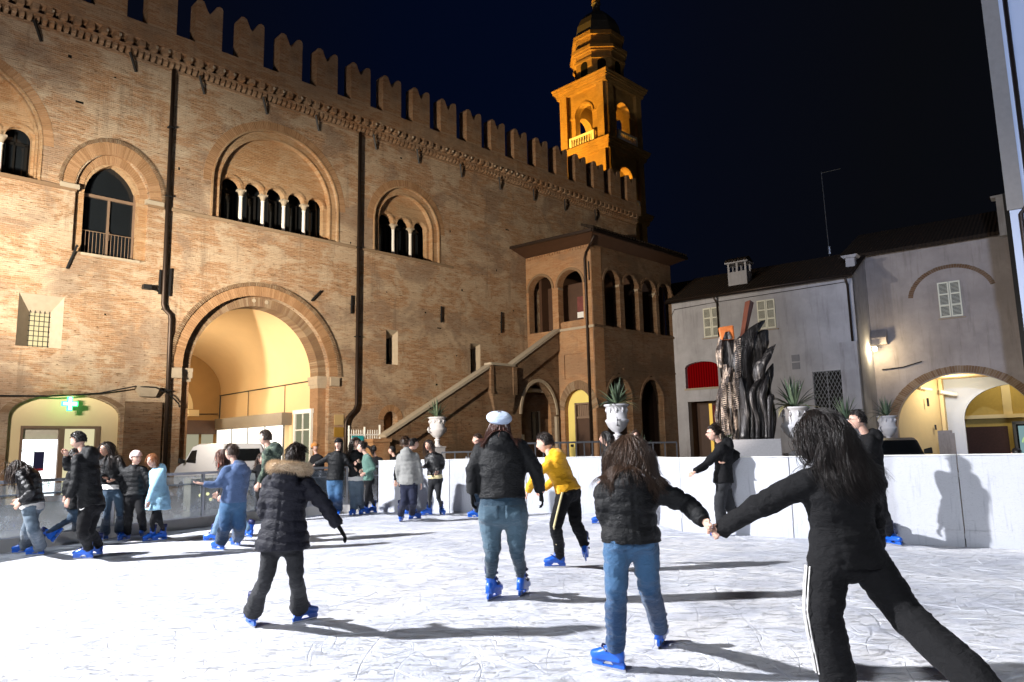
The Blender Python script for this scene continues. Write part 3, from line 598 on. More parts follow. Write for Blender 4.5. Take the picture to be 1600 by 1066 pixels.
def cornice(z, h=1., ex=.55):
    m = MB(); 
    for f, (e0, e1) in enumerate(((0, .12), (.12, .3), (.3, .42), (.42, .42))):
        pass
    steps = ((0, .15, .36), (.15, .45, .42), (.45, .6, .55), (.6, .85, .66), (.85, 1., .74))
    for z0, z1, e in steps: m.box(-e, a+e, -e, a+e, z-h+h*z0, z-h+h*z1)
    m.build('cornice', M['tower'], tower)
storey(-.2, 16.5, 0, 0, 0)
storey(16.5, 22.5, 18.5, 20.5, 1.05); storey(23.4, 28.8, 23.9, 26.6, 1.05); storey(29.8, 35.4, 30.6, 33.1, 1.05)
cornice(23.4); cornice(29.8); cornice(36.4)
m = MB(); m.box(.7, a-.7, .7, a-.7, 23.3, 23.5); m.box(.7, a-.7, .7, a-.7, 16.6, 22.4); m.build('floor', M['tower'], tower)
for z in (23.4, 29.8):
    for face in range(4):
        m = MB(); m.box(a/2-1.4, a/2+1.4, -.48, -.28, z+.95, z+1.12); m.box(a/2-1.4, a/2+1.4, -.48, -.28, z, z+.14); m.box(a/2-1.5, a/2-1.25, -.5, -.26, z, z+1.12); m.box(a/2+1.25, a/2+1.5, -.5, -.26, z, z+1.12)
        for i in range(8): m.lathe([(.06, z+.1), (.11, z+.35), (.05, z+.65), (.06, z+.95)], (a/2-1.08+i*.309, -.38, 0), 6)
        e = m.build('balustrade', M['stone_white'], tower); e.location = ((0, 0, 0), (a, 0, 0), (a, a, 0), (0, a, 0))[face]; e.rotation_euler = (0, 0, face*PI/2)
c8 = (a/2, a/2, 0); R8 = 2.65
def octo(m, r, z0, z1, r1=None):
    m.lathe([(0, z0), (r, z0), (r1 or r, z1), (0, z1)], c8, 8, PI/8, PI/8+2*PI)
m = MB(); octo(m, R8-.15, 36.4, 39.4); octo(m, R8, 36.4, 36.8); octo(m, R8+.05, 38.6, 38.8); m.build('drum', M['tower'], tower)
for i in range(8):
    m = MB(); an = i*PI/4; c = Vector(c8)+polar(an)*((R8-.15)*math.cos(PI/8)+.01); t = polar(an+PI/2)
    P = [c+t*(-.42), c+t*.42]; 
    pts = [(P[0], 37), (P[1], 37), (P[1], 38.2)]+[((P[0]+P[1])/2+t*.42*math.cos(b*PI/8), 38.2+.42*math.sin(b*PI/8)) for b in range(1, 8)]+[(P[0], 38.2)]
    m.add([(p.x, p.y, z) for p, z in pts], [tuple(range(len(pts)))]); m.build('drum_opening', M['dark'], tower)
m = MB(); octo(m, R8+.1, 39.4, 39.6); octo(m, R8+.3, 39.6, 39.9); octo(m, R8-.2, 39.9, 41.1); octo(m, R8+.05, 41.1, 41.5); m.build('drum_cornice', M['tower'], tower)
m = MB(); m.lathe([(2.35, 41.5), (2.35, 42.0), (2.2, 42.8), (1.8, 43.6), (1.2, 44.3), (.6, 44.7), (.4, 45.0), (.35, 45.6), (.5, 45.7), (.1, 46.0)], c8, 8, PI/8, PI/8+2*PI); m.build('dome', M['dome'], tower)
m = MB(); m.lathe([(0, 45.6), (.3, 45.7), (.45, 46.05), (.3, 46.4), (0, 46.5)], c8, 12); m.tube([(a/2, a/2, 46.4), (a/2, a/2, 47.6)], .05); m.build('finial', M['tower'], tower)
m = MB(); m.plate(arch(2.65, 18.6, 20.5, 1.0, 16), [], .3, .35); m.build('blind_window', M['plaster_cream'], tower)

for z in (25.2, 31.6): point('belfry_lamp', Vector((9.25, 65, 0))+U*2.2-NN*3.4+Vector((0, 0, z)), 420, (1, .60, .09), .2)
# ================================================================ GREY HOUSES ON THE RIGHT (x along the front, y away)
GR = math.atan2(-.60642, .79514); EA = Vector((10.418, 47.013, 0)); B0 = Vector((21.485, 43.292, 0)); GV = Vector((.79514, -.60642, 0))
houseA = empty('grey_house', EA, GR, 'grey plastered house with cream shutters, two chimneys and a red arched window', 'house')
m = MB(); m.plate([(0, -.3), (10.95, -.3), (10.95, 10.6), (0, 10.6)], [[(.68, 4.94), (2.84, 4.94), (2.84, 6.25)]+[(1.76+1.08*math.cos(a*PI/12), 6.25+.34*math.sin(a*PI/12)) for a in range(1, 12)]+[(.68, 6.25)],
   [(.75, -.29), (2.75, -.29), (2.75, 4.1), (.75, 4.1)], [(8.4, 3.0), (10.0, 3.0), (10.0, 5.4), (8.4, 5.4)]], 0, .5)
m.add([(10.95, 0, -.3), (10.95, 4.2, -.3), (10.95, 4.2, 12.6), (10.95, 0, 10.6)], [(0, 1, 2, 3)]); m.build('wall', M['plaster_grey'], houseA)
m = MB(); m.add([(-.2, -.55, 10.5), (11.1, -.55, 10.5), (11.1, 4.4, 12.85), (-.2, 4.4, 12.85), (-.2, -.55, 10.66), (11.1, -.55, 10.66), (11.1, 4.4, 13.0), (-.2, 4.4, 13.0)], [(0,3,2,1),(4,5,6,7),(0,1,5,4),(1,2,6,5),(2,3,7,6),(3,0,4,7)])
m.add([(-3, 4.4, 12.9), (20, 4.4, 13.), (20, 9, 11), (-3, 9, 11)], [(0, 1, 2, 3)]); m.build('roof', M['tile'], houseA)
m = MB(); m.tube([(-.2, -.6, 10.52), (11.1, -.6, 10.56)], .09, 8); m.build('gutter', M['copper'], houseA, True)
m = MB(); m.tube([(3.05, -.6, 10.5), (3.1, -.12, 10.1), (3.1, -.12, 0)], .06, 8); m.build('downpipe', M['copper'], houseA, True)
m = MB(); m.tube([(10.7, -.6, 10.5), (10.72, -.12, 10.1), (10.72, -.12, 0)], .07, 8); m.build('downpipe', M['copper'], houseA, True)
m = MB(); m.tube([(0, -.06, 9.75), (.2, -.06, 10.1), (3, -.06, 10.2), (7.2, -.06, 10.25), (10.6, -.06, 10.3)], .018, 5); m.build('wall_cable', M['black'], houseA)
def shutters(par, x0, x1, z0, z1):
    m = MB(); mid = (x0+x1)/2
    for a, b in ((x0, mid-.01), (mid+.01, x1)):
        m.box(a, a+.07, -.07, 0.01, z0, z1); m.box(b-.07, b, -.07, 0.01, z0, z1)
        for f in (0, .333, .666, 1): zz_ = z0+(z1-z0-.08)*f; m.box(a+.07, b-.07, -.07, 0.01, zz_, zz_+.08)
        n = 26
        for i in range(n):
            z = z0+.08+(z1-z0-.1)*i/n; m.hexa([(a+.07, -.055, z), (b-.07, -.055, z), (b-.07, -.02, z+.03), (a+.07, -.02, z+.03), (a+.07, -.055, z+.012), (b-.07, -.055, z+.012), (b-.07, -.02, z+.042), (a+.07, -.02, z+.042)])
    o = m.build('shutter', M['shutter'], par)
    MB().box(x0+.02, x1-.02, -.015, -.003, z0, z1).build('frame', M['black'], o)
    MB().box(x0-.12, x1+.12, -.1, 0, z0-.1, z0-.04).build('sill', M['stone'], o)
shutters(houseA, 2.12, 3.17, 8.05, 9.9); shutters(houseA, 5.54, 6.6, 8.17, 9.92)
M['red_glow'] = emit('red_curtain_glow', (1, .010, .012), .16)
t = NT('red_curtain'); s_ = t.n('SeparateXYZ', {0: t.obj()}); wv = t.math('ADD', t.math('MULTIPLY', t.math('SINE', t.math('MULTIPLY', s_.outputs[0], 38.)), .5), .5)
e_ = t.n('Emission', {'Color': t.mix(wv, (.25, .0, .001), (.62, .006, .008)), 'Strength': .26}); t.t.links.new(e_.outputs[0], t.out.inputs[0]); M['red_curtain'] = t.mat
rw = MB().box(.5, 2.9, .36, .38, 4.9, 6.7).build('red_curtain_window', M['red_curtain'], houseA)
m = MB(); m.box(.6, 2.9, -.08, .1, 4.82, 4.94); m.build('sill', M['stone'], rw)
m = MB(); m.box(.7, 2.85, 1.4, 1.5, -.1, 4.2); m.box(.6, .7, .5, 1.5, -.1, 4.2); m.box(2.8, 2.9, .5, 1.5, -.1, 4.2); m.build('entrance_porch', M['darkwood'], houseA)
MB().box(1.55, 1.75, 1.36, 1.38, .2, 4.0).build('lit_slit', emit('amber_glow', (1, .62, .12), .9), houseA)
MB().box(1.8, 2.6, 1.37, 1.39, .2, 3.9).build('red_curtain', plain('dark_red_curtain', (.12, .008, .006), .8), houseA)
for z in (5.62, 6.08): MB().box(7.33, 7.77, -.03, .01, z, z+.38).build('vent_cover', plain('vent_grey', lin('#77777c'), .6), houseA)
MB().box(7.45, 7.72, -.06, .01, 4.4, 4.95).build('meter_box', M['dark_metal'], houseA)
MB().box(10.0, 10.94, -.22, 0, -.2, 6.9).build('pilaster', M['plaster_grey'], houseA)
MB().box(8.4, 10.0, .3, .32, 3.0, 5.4).build('window', M['dark'], houseA)
m = MB()
for i in range(-12, 10):
    x = 8.4+i*.2
    for dr in (1, -1):
        a_ = Vector((x if dr > 0 else x, 0, 3.0)); b_ = Vector((x+dr*2.4*.5, 0, 5.4))
        if dr < 0: a_.x += 1.0; b_.x += 1.0
        # clip to the opening
        lo, hi = 0., 1.
        dx = b_.x-a_.x
        for lim, sgn in ((8.42, 1), (9.98, -1)):
            ta = (lim-a_.x)/dx
            if sgn*dx > 0: lo = max(lo, ta)
            else: hi = min(hi, ta)
        if hi-lo > .03: m.bar(a_.lerp(b_, lo)+Vector((0, -.02, 0)), a_.lerp(b_, hi)+Vector((0, -.02, 0)), .022)
m.box(8.4, 8.44, -.04, .0, 3.0, 5.4); m.box(9.96, 10.0, -.04, 0, 3, 5.4); m.box(9.18, 9.22, -.04, 0, 3, 5.4); m.box(8.4, 10, -.04, 0, 5.36, 5.4); m.build('window_grille', M['dark_metal'], houseA)
def chimney(x, y, z, w, h, open_=True):
    m = MB(); m.box(x, x+w, y, y+w*.8, z-1.0, z+h*.6)
    c = m.build('chimney', M['plaster_grey'], houseA)
    m = MB()
    for i in range(3):
        for yy in (y, y+w*.8-.12): m.box(x+i*(w-.12)/2, x+i*(w-.12)/2+.12, yy, yy+.12, z+h*.6, z+h)
    m.box(x-.12, x+w+.12, y-.12, y+w*.8+.12, z+h, z+h+.1); m.build('chimney_cap', M['plaster_grey'], c)
    m = MB()
    for i in range(7): m.tube([(x-.1+(w+.2)*(i+.5)/7, y-.18, z+h+.14), (x-.1+(w+.2)*(i+.5)/7, y+w*.4, z+h+.38), (x-.1+(w+.2)*(i+.5)/7, y+w*.8+.18, z+h+.14)], .09, 6)
    m.build('chimney_tiles', M['tile'], c)
chimney(3.6, .7, 11.3, 1.2, 1.35)
m = MB(); m.box(10.5, 10.98, .9, 1.35, 10.9, 11.85); c = m.build('chimney', M['plaster_grey'], houseA); m = MB(); m.hexa([(10.4, .8, 11.85), (11.08, .8, 11.85), (11.08, 1.45, 11.85), (10.4, 1.45, 11.85), (10.3, .7, 12.0), (11.18, .7, 12.0), (11.18, 1.55, 12.0), (10.3, 1.55, 12.0)]); m.build('chimney_cap', M['plaster_grey'], c)
an_ = empty('roof_aerial', (22.3, 50., 12.2), 0, 'thin tall aerial mast with one side arm above the dark roof', 'antenna')
m = MB(); m.tube([(0, 0, 0), (-.1, 0, 8.2)], .03, 5); m.tube([(-.1, 0, 8.1), (1.3, 0, 8.4)], .022, 5); m.build('mast', M['grey_metal'], an_); MB().lathe([(.1, 0), (.1, .5), (.0, .6)], (0, 0, 2.2), 8).build('mast_bracket', M['grey_metal'], an_)
# house B with the archway
houseB = empty('archway_house', B0, GR, 'plain grey-brown house with one shuttered window above a lit archway', 'house')
ao = [(.8, -.29), (7.4, -.29), (7.4, 2.2)]+[(4.1+3.3*math.cos(a*PI/24), 2.2+2.85*math.sin(a*PI/24)) for a in range(1, 24)]+[(.8, 2.2)]
m = MB(); m.plate([(-.2, -.3), (9.5, -.3), (9.5, 12.5), (-.2, 12.5)], [ao], 0, .55); m.build('wall', M['plaster_tan'], houseB)
m = MB(); m.hexa([(-1.5, -.5, 12.35), (9.5, -.5, 12.35), (9.5, 6, 15.2), (-1.5, 6, 15.2), (-1.5, -.5, 12.55), (9.5, -.5, 12.55), (9.5, 6, 15.4), (-1.5, 6, 15.4)]); m.build('roof', M['tile'], houseB)
shutters(houseB, 3.55, 4.66, 8.22, 10.24)
m = MB(); m.voussoirs(4.2, 9.35, 1.95, 2.2, .25, PI-.12, -.012, .1, 44, k=.85, seed=31); m.build('relieving_arch', M['brick_dark'], houseB)
m = MB(); m.voussoirs(4.1, 2.2, 3.31, 3.75, .02, PI-.02, -.012, .1, 84, k=.87, seed=32); m.build('arch_ring', M['voussoir_worn'], houseB)
m = MB(); m.tube([(.3, -.05, 5.55), (1.4, -.05, 5.6), (2.4, -.05, 5.85)], .03, 5); m.build('wall_cable', M['black'], houseB)
m = MB(); m.hexa([(-.1, -.5, 7.0), (.75, -.5, 7.0), (.75, 0, 7.0), (-.1, 0, 7.0), (-.1, -.5, 7.4), (.75, -.5, 7.4), (.75, 0, 7.9), (-.1, 0, 7.9)]); m.build('wall_box', M['plaster_tan'], houseB)
# passage beyond the arch
m = MB(); m.add([(.8, .5, -.2), (2.5, 4.6, -.2), (2.5, 4.6, 5.2), (.8, .5, 5.2)], [(0, 1, 2, 3)]); m.box(2.5, 2.7, 4.4, 5.2, -.2, 5.2); m.build('passage_wall', M['plaster_cream'], houseB)
m = MB(); m.hexa([(0, .5, 5.1), (9, .5, 5.1), (9, 5.6, 5.1), (0, 5.6, 5.1), (0, .5, 5.3), (9, .5, 5.3), (9, 5.6, 5.3), (0, 5.6, 5.3)]); m.build('passage_ceiling', M['plaster_ochre'], houseB)
m = MB(); m.plate([(1.5, -.2), (9, -.2), (9, 5.1), (1.5, 5.1)], [[(3.6, -.19), (9.0-.01, -.19), (8.99, 2.6)]+[(6.3+2.69*math.cos(a*PI/20), 2.6+2.0*math.sin(a*PI/20)) for a in range(1, 20)]+[(3.6, 2.6)]], 5.2, 5.5); m.build('passage_wall', M['plaster_blue'], houseB)
m = MB(); m.tube([(2.6, 4.1, 4.3), (3.4, 4.6, 4.1)], .12, 8); m.tube([(1.8, 2.4, 4.5), (2.3, 3.1, 4.4)], .07, 8); m.build('security_camera', M['white_paint'], houseB)
m = MB(); m.box(2.0, 2.12, 2.95, 3.0, 3.4, 3.9); m.box(2.2, 2.3, 3.5, 3.6, 2.0, 2.3); m.build('letter_box', M['black'], houseB)
# lamp on the wall between the two houses
lampw = empty('wall_lantern', B0+GV*(-.45)+Vector((-.0, -1.0, 6.7)), GR, 'bright wall lamp in the corner between the two grey houses', 'wall lamp')
m = MB(); m.lathe([(0, -.13), (.1, -.1), (.14, 0), (.1, .1), (0, .13)], (0, 0, 0), 12); m.build('lamp_globe', emit('lamp_bulb', (1, .9, .62), 25), lampw, True)
m = MB(); m.bar((0, 0, .12), (0, .5, .3), .05); m.box(-.15, .15, -.15, .15, .13, .18); m.build('bracket', M['grey_metal'], lampw)
point('wall_lantern_light', B0+GV*(-.4)+Vector((-.25, -1.25, 6.55)), 210, (1, .80, .48), .12)
# street building far beyond the arch
hb = empty('far_street_house', B0+GV*(-1)+Vector((.606, .795, 0))*12, GR, 'yellow house front with cream pilasters and quoins beyond the archway', 'house')
m = MB(); m.box(-2, 16, 0, .4, -.3, 9); m.build('wall', plain('yellow_ochre_wall', lin('#b59a55'), .9), hb)
m = MB()
for x in (6.2, 8.6): m.box(x, x+.5, -.1, 0, 3.0, 9)
for i in range(14): x = 9.9 if i % 2 else 9.6; m.box(x, 11.5, -.08, 0, 3.0+i*.42, 3.0+i*.42+.38)
m.box(3, 14, -.3, 0, 2.75, 3.0); m.build('cream_quoins', M['plaster_cream'], hb)
wn = MB().box(6.9, 8.4, -.05, 0, 5.0, 8).build('window', plain('green_shutter', lin('#7fa58c'), .6), hb); MB().box(7.6, 7.7, -.08, -.05, 5, 8).build('frame', M['white_paint'], wn)
sf = MB().box(6.6, 9.6, -.08, -.03, -.2, 2.45).build('shop_front', M['darkglass'], hb)
MB().box(6.9, 7.9, -.12, -.09, .2, 2.2).build('shop_window', emit('shop_teal_glow', (.42, .68, .72), .5), sf); MB().box(8.2, 9.3, -.12, -.09, .2, 2.25).build('shop_window', emit('shop_teal_glow_dim', (.16, .3, .28), .45), sf)
m = MB()
for x in (6.6, 7.95, 9.4): m.box(x, x+.2, -.2, -.1, -.2, 2.45)
m.box(6.6, 9.6, -.2, -.1, 2.3, 2.5); m.build('frame', M['dark_metal'], sf)
m = MB(); m.ring(8.85, 1.7, .28, .36, 0, 2*PI, -.17, -.14, 20); m.build('ring_lamp', emit('ring_glow', (1, .85, .5), 1.5), sf)
m = MB(); m.plate([(8.5+.0, .5), (9.1, .5), (9.05, .75), (8.8, .9), (8.55, .75)], [], -.17, -.14); m.build('displayed_lamp_shade', emit('shade_glow', (.85, .8, .4), .8), sf)
m = MB(); m.ring(7.45, .9, .38, .46, .1, PI*.9, -.17, -.14, 16, k=1.6); m.plate([(7.3, .25), (7.75, .25), (7.7, .6), (7.4, .65)], [], -.17, -.14); m.build('displayed_lamp', emit('display_glow', (.6, .85, .35), .8), sf)
def text(s_, par, loc, rot, size, mat, name='lettering', ext=.004):
    c = bpy.data.curves.new(name, 'FONT'); c.body = s_; c.size = size; c.extrude = ext; c.align_x = 'CENTER'; c.align_y = 'CENTER'
    o = bpy.data.objects.new(name, c); o.location = loc; o.rotation_euler = rot; c.materials.append(mat); col.objects.link(o); bpy.context.view_layer.update()
    me_ = bpy.data.meshes.new_from_object(o.evaluated_get(bpy.context.evaluated_depsgraph_get())); bpy.data.objects.remove(o)
    o = bpy.data.objects.new(name, me_); o.location = loc; o.rotation_euler = rot; o.parent = par; col.objects.link(o); return o
m = MB(); m.box(3.6, 6.4, -1.2, -1.1, -.2, 2.2); mb_ = m.build('market_screen', plain('dark_red_screen', lin('#3a211c'), .8, var=.5, sc_=9), hb)
point('passage_light', B0+GV*3.6+Vector((.606, .795, 0))*2.6+Vector((0, 0, 4.4)), 260, (1, .88, .62), .2)
point('street_light', B0+GV*6+Vector((.606, .795, 0))*8.5+Vector((0, 0, 6.5)), 620, (1, .88, .58), .3)
# pale building at the right border
hc = empty('pale_blue_house', at(1606, 560, 24)*1, GR, 'pale blue-lit house with a beige corner strip, nearest on its side', 'house')
hc.location.z = 0
m = MB(); m.box(0, 9, 0, 8, -.3, 17.5); m.build('wall', M['plaster_blue'], hc)
m = MB(); m.box(-.06, .42, -.08, 0, 9.0, 17.4); m.build('corner_strip', plain('beige_strip', lin('#8f887f'), .8), hc)
m = MB(); m.tube([(.62, -.1, 17), (.6, -.1, 9.2), (.3, -.1, 8.8), (.3, -.1, 0)], .075, 8); m.build('downpipe', M['copper'], hc, True)
hd = empty('narrow_pale_house', at(1574, 300, 34)*1, GR, 'narrow pale house strip with dark pipes beside the archway house', 'house'); hd.location.z = 0
m = MB(); m.box(0, 5, 0, 6, -.3, 13.0); m.build('wall', M['plaster_blue'], hd)
m = MB(); m.box(-.5, -.05, -.1, .4, 11.0, 12.9); m.box(-.7, .3, -.15, .5, 12.9, 13.0); m.build('chimney', M['plaster_grey'], hd)
m = MB(); m.bar((-.05, -.1, 13), (-.05, -.1, 0), .3); m.tube([(.7, -.15, 13), (.7, -.15, 0)], .13, 8); m.build('downpipe', M['black'], hd)
# ================================================================ GROUND
def sheet(name, x0, x1, y0, y1, z, mat, nx=1, ny=1):
    vs = [(x0+(x1-x0)*i/nx, y0+(y1-y0)*j/ny, z) for j in range(ny+1) for i in range(nx+1)]
    fs = [(j*(nx+1)+i, j*(nx+1)+i+1, (j+1)*(nx+1)+i+1, (j+1)*(nx+1)+i) for j in range(ny) for i in range(nx)]
    m = MB().add(vs, fs); return m.build(name, mat)
t = NT('stone_paving'); v = t.obj(); b_ = t.n('TexBrick', {'Vector': v, 'Color1': lin('#6c655c'), 'Color2': lin('#575149'), 'Mortar': lin('#35312c'), 'Scale': 1., 'Mortar Size': .012, 'Brick Width': .7, 'Row Height': .35})
n_ = t.noise(v, 2, 6, .7); M['paving'] = t.done(t.mix(t.math('MULTIPLY', n_, .5), b_.outputs[0], lin('#3f3a34')), .75, t.bump(n_, .4, .02))
g = sheet('square_paving', -120, 120, -60, 160, -.14, M['paving']); g['kind'] = 'structure'
# ---- ice
t = NT('scratched_ice'); v = t.obj()
big = t.noise(v, .35, 5, .6, .5); mid = t.noise(v, 1.9, 6, .65, .8); sn = t.noise(t.scale(v, (1, 2.2, 1)), 6, 6, .72, .6); fine = t.noise(v, 55, 4, .7)
def line(vec, sc_, lo, w, dist=1.2):
    n = t.n('TexNoise', {'Vector': vec, 'Scale': sc_, 'Detail': .6, 'Roughness': .3, 'Distortion': dist*.3}).outputs[0]
    a = t.math('ABSOLUTE', t.math('SUBTRACT', n, lo)); return t.math('SUBTRACT', 1., t.step(a, 0., w))
rot = lambda a, off, k=(1, 1, 1): t.n('Mapping', {0: v, 1: off, 2: (0, 0, a), 3: k}).outputs[0]
lines = None
for i, (a, sc_, lo, w, k) in enumerate(((.3, .8, .5, .0022, (1, .45, 1)), (1.2, .9, .47, .0022, (1, .35, 1)), (2.2, .7, .53, .002, (1, .4, 1)), (-.5, 1.2, .5, .003, (1, .3, 1)), (.8, 1.5, .55, .004, (1, .4, 1)), (2.7, 1.4, .45, .0035, (1, .25, 1)), (1.8, 2.1, .5, .005, (1, .3, 1)), (.1, 1.9, .52, .004, (1, .3, 1)))):
    l = line(rot(a, (i*7.3, i*3.1, 0), k), sc_, lo, w, .5); l = t.math('MULTIPLY', l, t.step(t.noise(rot(0, (i*11., 3, 0)), 1.1, 3), .42, .62))
    lines = l if lines is None else t.math('MAXIMUM', lines, l)
clod = t.step(sn, .52, .72)
c_ = t.mix(t.step(big, .38, .62), lin('#e2e2e6'), lin('#c4c7d0')); c_ = t.mix(t.math('MULTIPLY', t.step(mid, .44, .60), .6), c_, lin('#aeb3c2'))
c_ = t.mix(t.math('MULTIPLY', clod, .75), c_, lin('#f4f6fa')); c_ = t.mix(t.math('MULTIPLY', lines, .22), c_, lin('#8f97ab')); 
h = t.math('ADD', t.math('MULTIPLY', mid, 1.0), t.math('ADD', t.math('MULTIPLY', clod, 1.3), t.math('ADD', t.math('MULTIPLY', lines, -.2), t.math('MULTIPLY', fine, .35))))
M['ice'] = t.done(c_, .62, t.bump(h, .9, .034), **{'Specular IOR Level': .35})
RINK = [(-60, -10), (-9.6, -6), (-8.9, 6.5), (-7.93, 11.4), (-7.2, 13.4), (-6.26, 15.0), (-5.6, 16.2), (-4.75, 17.2), (-3.25, 17.8), (1.95, 16.25), (2.45, 15.4), (2.75, 12.45), (4.15, 11.3), (5.92, 10.0), (8.4, 8.2), (11.5, 4.5), (12, -6), (60, -10)]
P_ = RINK[1:-1]; lo_ = [(x*1.0, y) for x, y in P_]
vs = [(x, y, 0) for x, y in P_]; me = MB().add(vs, [tuple(range(len(vs)))]).build('ice_rink', M['ice']); me['kind'] = 'structure'
bm = bmesh.new(); bm.from_mesh(me.data); bmesh.ops.triangulate(bm, faces=bm.faces)
for f in bm.faces:
    if f.normal.z < 0: f.normal_flip()
bm.to_mesh(me.data); bm.free()
# ---- shavings and cut ridges left by the blades
rgi = random.Random(12); m = MB()
def inside(x, y):
    c_ = False; j = len(P_)-1
    for i in range(len(P_)):
        if (P_[i][1] > y) != (P_[j][1] > y) and x < (P_[j][0]-P_[i][0])*(y-P_[i][1])/(P_[j][1]-P_[i][1])+P_[i][0]: c_ = not c_
        j = i
    return c_
for i in range(3600):
    y = 2.6+(rgi.random()**1.5)*14; x = rgi.uniform(-.78, .78)*y
    if not inside(x, y) or noise.noise(Vector((x*.5, y*.5, 3))) < -.25: continue
    a = rgi.choice((rgi.uniform(0, 2*PI), rgi.gauss(.5, .4), rgi.gauss(2.3, .4))); k = rgi.gauss(0, .55); L = rgi.uniform(.06, .30)*(1+y*.09) if rgi.random() < .8 else rgi.uniform(.3, 1.0); N = max(3, int(L/.09)); w0 = rgi.uniform(.002, .007)*(.8+y*.06); h0 = w0*rgi.uniform(.2, .6)
    vs = []; px_, py_ = x, y; seg = L/N
    for q_i in range(N+1):
        f = q_i/N; wd = w0*math.sin(PI*min(1, max(0, .06+f*.9)))*rgi.uniform(.6, 1.2); hh = h0*(wd/w0); nx_, ny_ = -math.sin(a), math.cos(a)
        vs += [(px_-nx_*wd, py_-ny_*wd, -.001), (px_, py_, hh), (px_+nx_*wd, py_+ny_*wd, -.001)]
        px_ += math.cos(a)*seg; py_ += math.sin(a)*seg; a += k*seg+rgi.gauss(0, .03)
    fs = []
    for q_i in range(N): b0 = q_i*3; fs += [(b0, b0+3, b0+4, b0+1), (b0+1, b0+4, b0+5, b0+2)]
    m.add(vs, fs)
for i in range(9000):
    y = 2.6+(rgi.random()**1.6)*13; x = rgi.uniform(-.78, .78)*y
    if not inside(x, y) or noise.noise(Vector((x*.9, y*.9, 8))) < -.05: continue
    r_ = rgi.uniform(.002, .009)*(.8+y*.05); h_ = r_*rgi.uniform(.3, .7); a = rgi.random()*6
    c4 = [(x+r_*math.cos(a+j*PI/2)*rgi.uniform(.6, 1.5), y+r_*math.sin(a+j*PI/2)*rgi.uniform(.6, 1.5), -.001) for j in range(4)]
    m.add(c4+[(x, y, h_)], [(0, 1, 4), (1, 2, 4), (2, 3, 4), (3, 0, 4)])
m.keep = True
sn_ = m.build('snow_scrapings', plain('snow_scrapings', lin('#ced2dc'), .7, 0, .08, 8, .1, .2)); tag(sn_, 'fine white snow scrapings and blade ridges on the ice', 'snow', kind='stuff')
# base under the ice
m = MB(); n = len(P_); c = Vector((0, 5, 0))
P2 = [(x+(x-0)*.004, y+(y-5)*.004) for x, y in P_]
m.add([(x, y, -.006) for x, y in P2]+[(x, y, -.16) for x, y in P2], [tuple(range(n))]+[(i, (i+1) % n, n+(i+1) % n, n+i) for i in range(n)]); ob = m.build('rink_platform', plain('rink_base', lin('#8d8d90'), .7)); ob['kind'] = 'structure'
# ---- white boards
t = NT('white_rink_board'); v = t.obj(); n1 = t.noise(t.scale(v, (1, 1, .6)), 1.2, 5, .6); n2 = t.noise(t.scale(v, (5, 5, .4)), 5, 4); zc = t.n('SeparateXYZ', {0: v}).outputs[2]
dirt = t.math('MULTIPLY', t.math('SUBTRACT', 1., t.step(zc, .02, .22)), .45)
c_ = t.mix(n1, lin('#c0c2c8'), lin('#b2b5be')); c_ = t.mix(t.math('MULTIPLY', t.step(n2, .56, .72), .45), c_, lin('#8b8f9b')); scf = t.noise(t.scale(v, (1, 1, 3.5)), 7, 3, .5, 2.); c_ = t.mix(t.math('MULTIPLY', t.step(t.math('ABSOLUTE', t.math('SUBTRACT', scf, .5)), .012, .0), .45), c_, lin('#6b6e78')); c_ = t.mix(dirt, c_, lin('#aab0bd'))
M['board'] = t.done(c_, .38, t.bump(n2, .08, .01), **{'Specular IOR Level': .4})
boards = empty('white_rink_boards', (0, 0, 0), 0, 'chest-high white plastic rink boards along the far and right side of the ice', 'barrier')
WB = [(-3.25, 17.8), (-1.5, 17.15), (.25, 16.66), (1.95, 16.25), (2.45, 14.9), (2.75, 12.45), (4.15, 11.3), (5.92, 10.0), (7.2, 9.1), (8.4, 8.2), (10, 6.3), (11.5, 4.5), (11.8, 1)]
for (xa, ya), (xb, yb) in zip(WB[:-1], WB[1:]):
    A = Vector((xa, ya, 0)); B = Vector((xb, yb, 0)); d = (B-A); L = d.length; rz = math.atan2(d.y, d.x)
    g_ = .006
    m = MB(); m.box(g_, L-g_, -.01, .03, .0, 1.19); pn = m.build('board_panel', M['board'], boards, loc=A, rz=rz, bevel=.004)
    m = MB(); m.box(g_, L-g_, -.025, -.012, .0, .21); m.build('kick_plate', M['board'], pn)
    m = MB(); m.box(0, L, .035, .09, .9, .96); m.box(0, L, .035, .09, .1, .16); m.box(.02, .07, .035, .3, -.1, 1.15); m.build('support_frame', M['grey_metal'], pn)
    MB().box(g_, L-g_, -.025, .045, 1.19, 1.205).build('top_cap', M['white_paint'], pn)
# ---- glass barrier
t = NT('barrier_acrylic'); v = t.obj()
n1 = t.noise(v, 2.5, 6, .7); n2 = t.noise(t.scale(v, (1, 1, .5)), 9, 4, .8); ho = t.math('ADD', t.math('MULTIPLY', t.step(n1, .50, .72), .40), t.math('MULTIPLY', t.step(n2, .6, .8), .22))
zc = t.n('SeparateXYZ', {0: v}).outputs[2]; ho = t.math('ADD', t.math('ADD', ho, .09), t.math('MULTIPLY', t.math('SUBTRACT', 1., t.step(zc, .2, .75)), .22))  # haze of dirt, whitened to stand in for reflections too
tr = t.n('BsdfTransparent', {0: (.82, .86, .88)}); df = t.n('BsdfPrincipled', {'Base Color': lin('#d5dae2'), 'Roughness': .5}); tl_ = t.n('BsdfTranslucent', {0: (.75, .80, .86)}); mx_ = t.n('MixShader', {0: .5, 1: df.outputs[0], 2: tl_.outputs[0]}); gl = t.n('BsdfGlossy', {0: (.9, .92, .95), 'Roughness': .12})
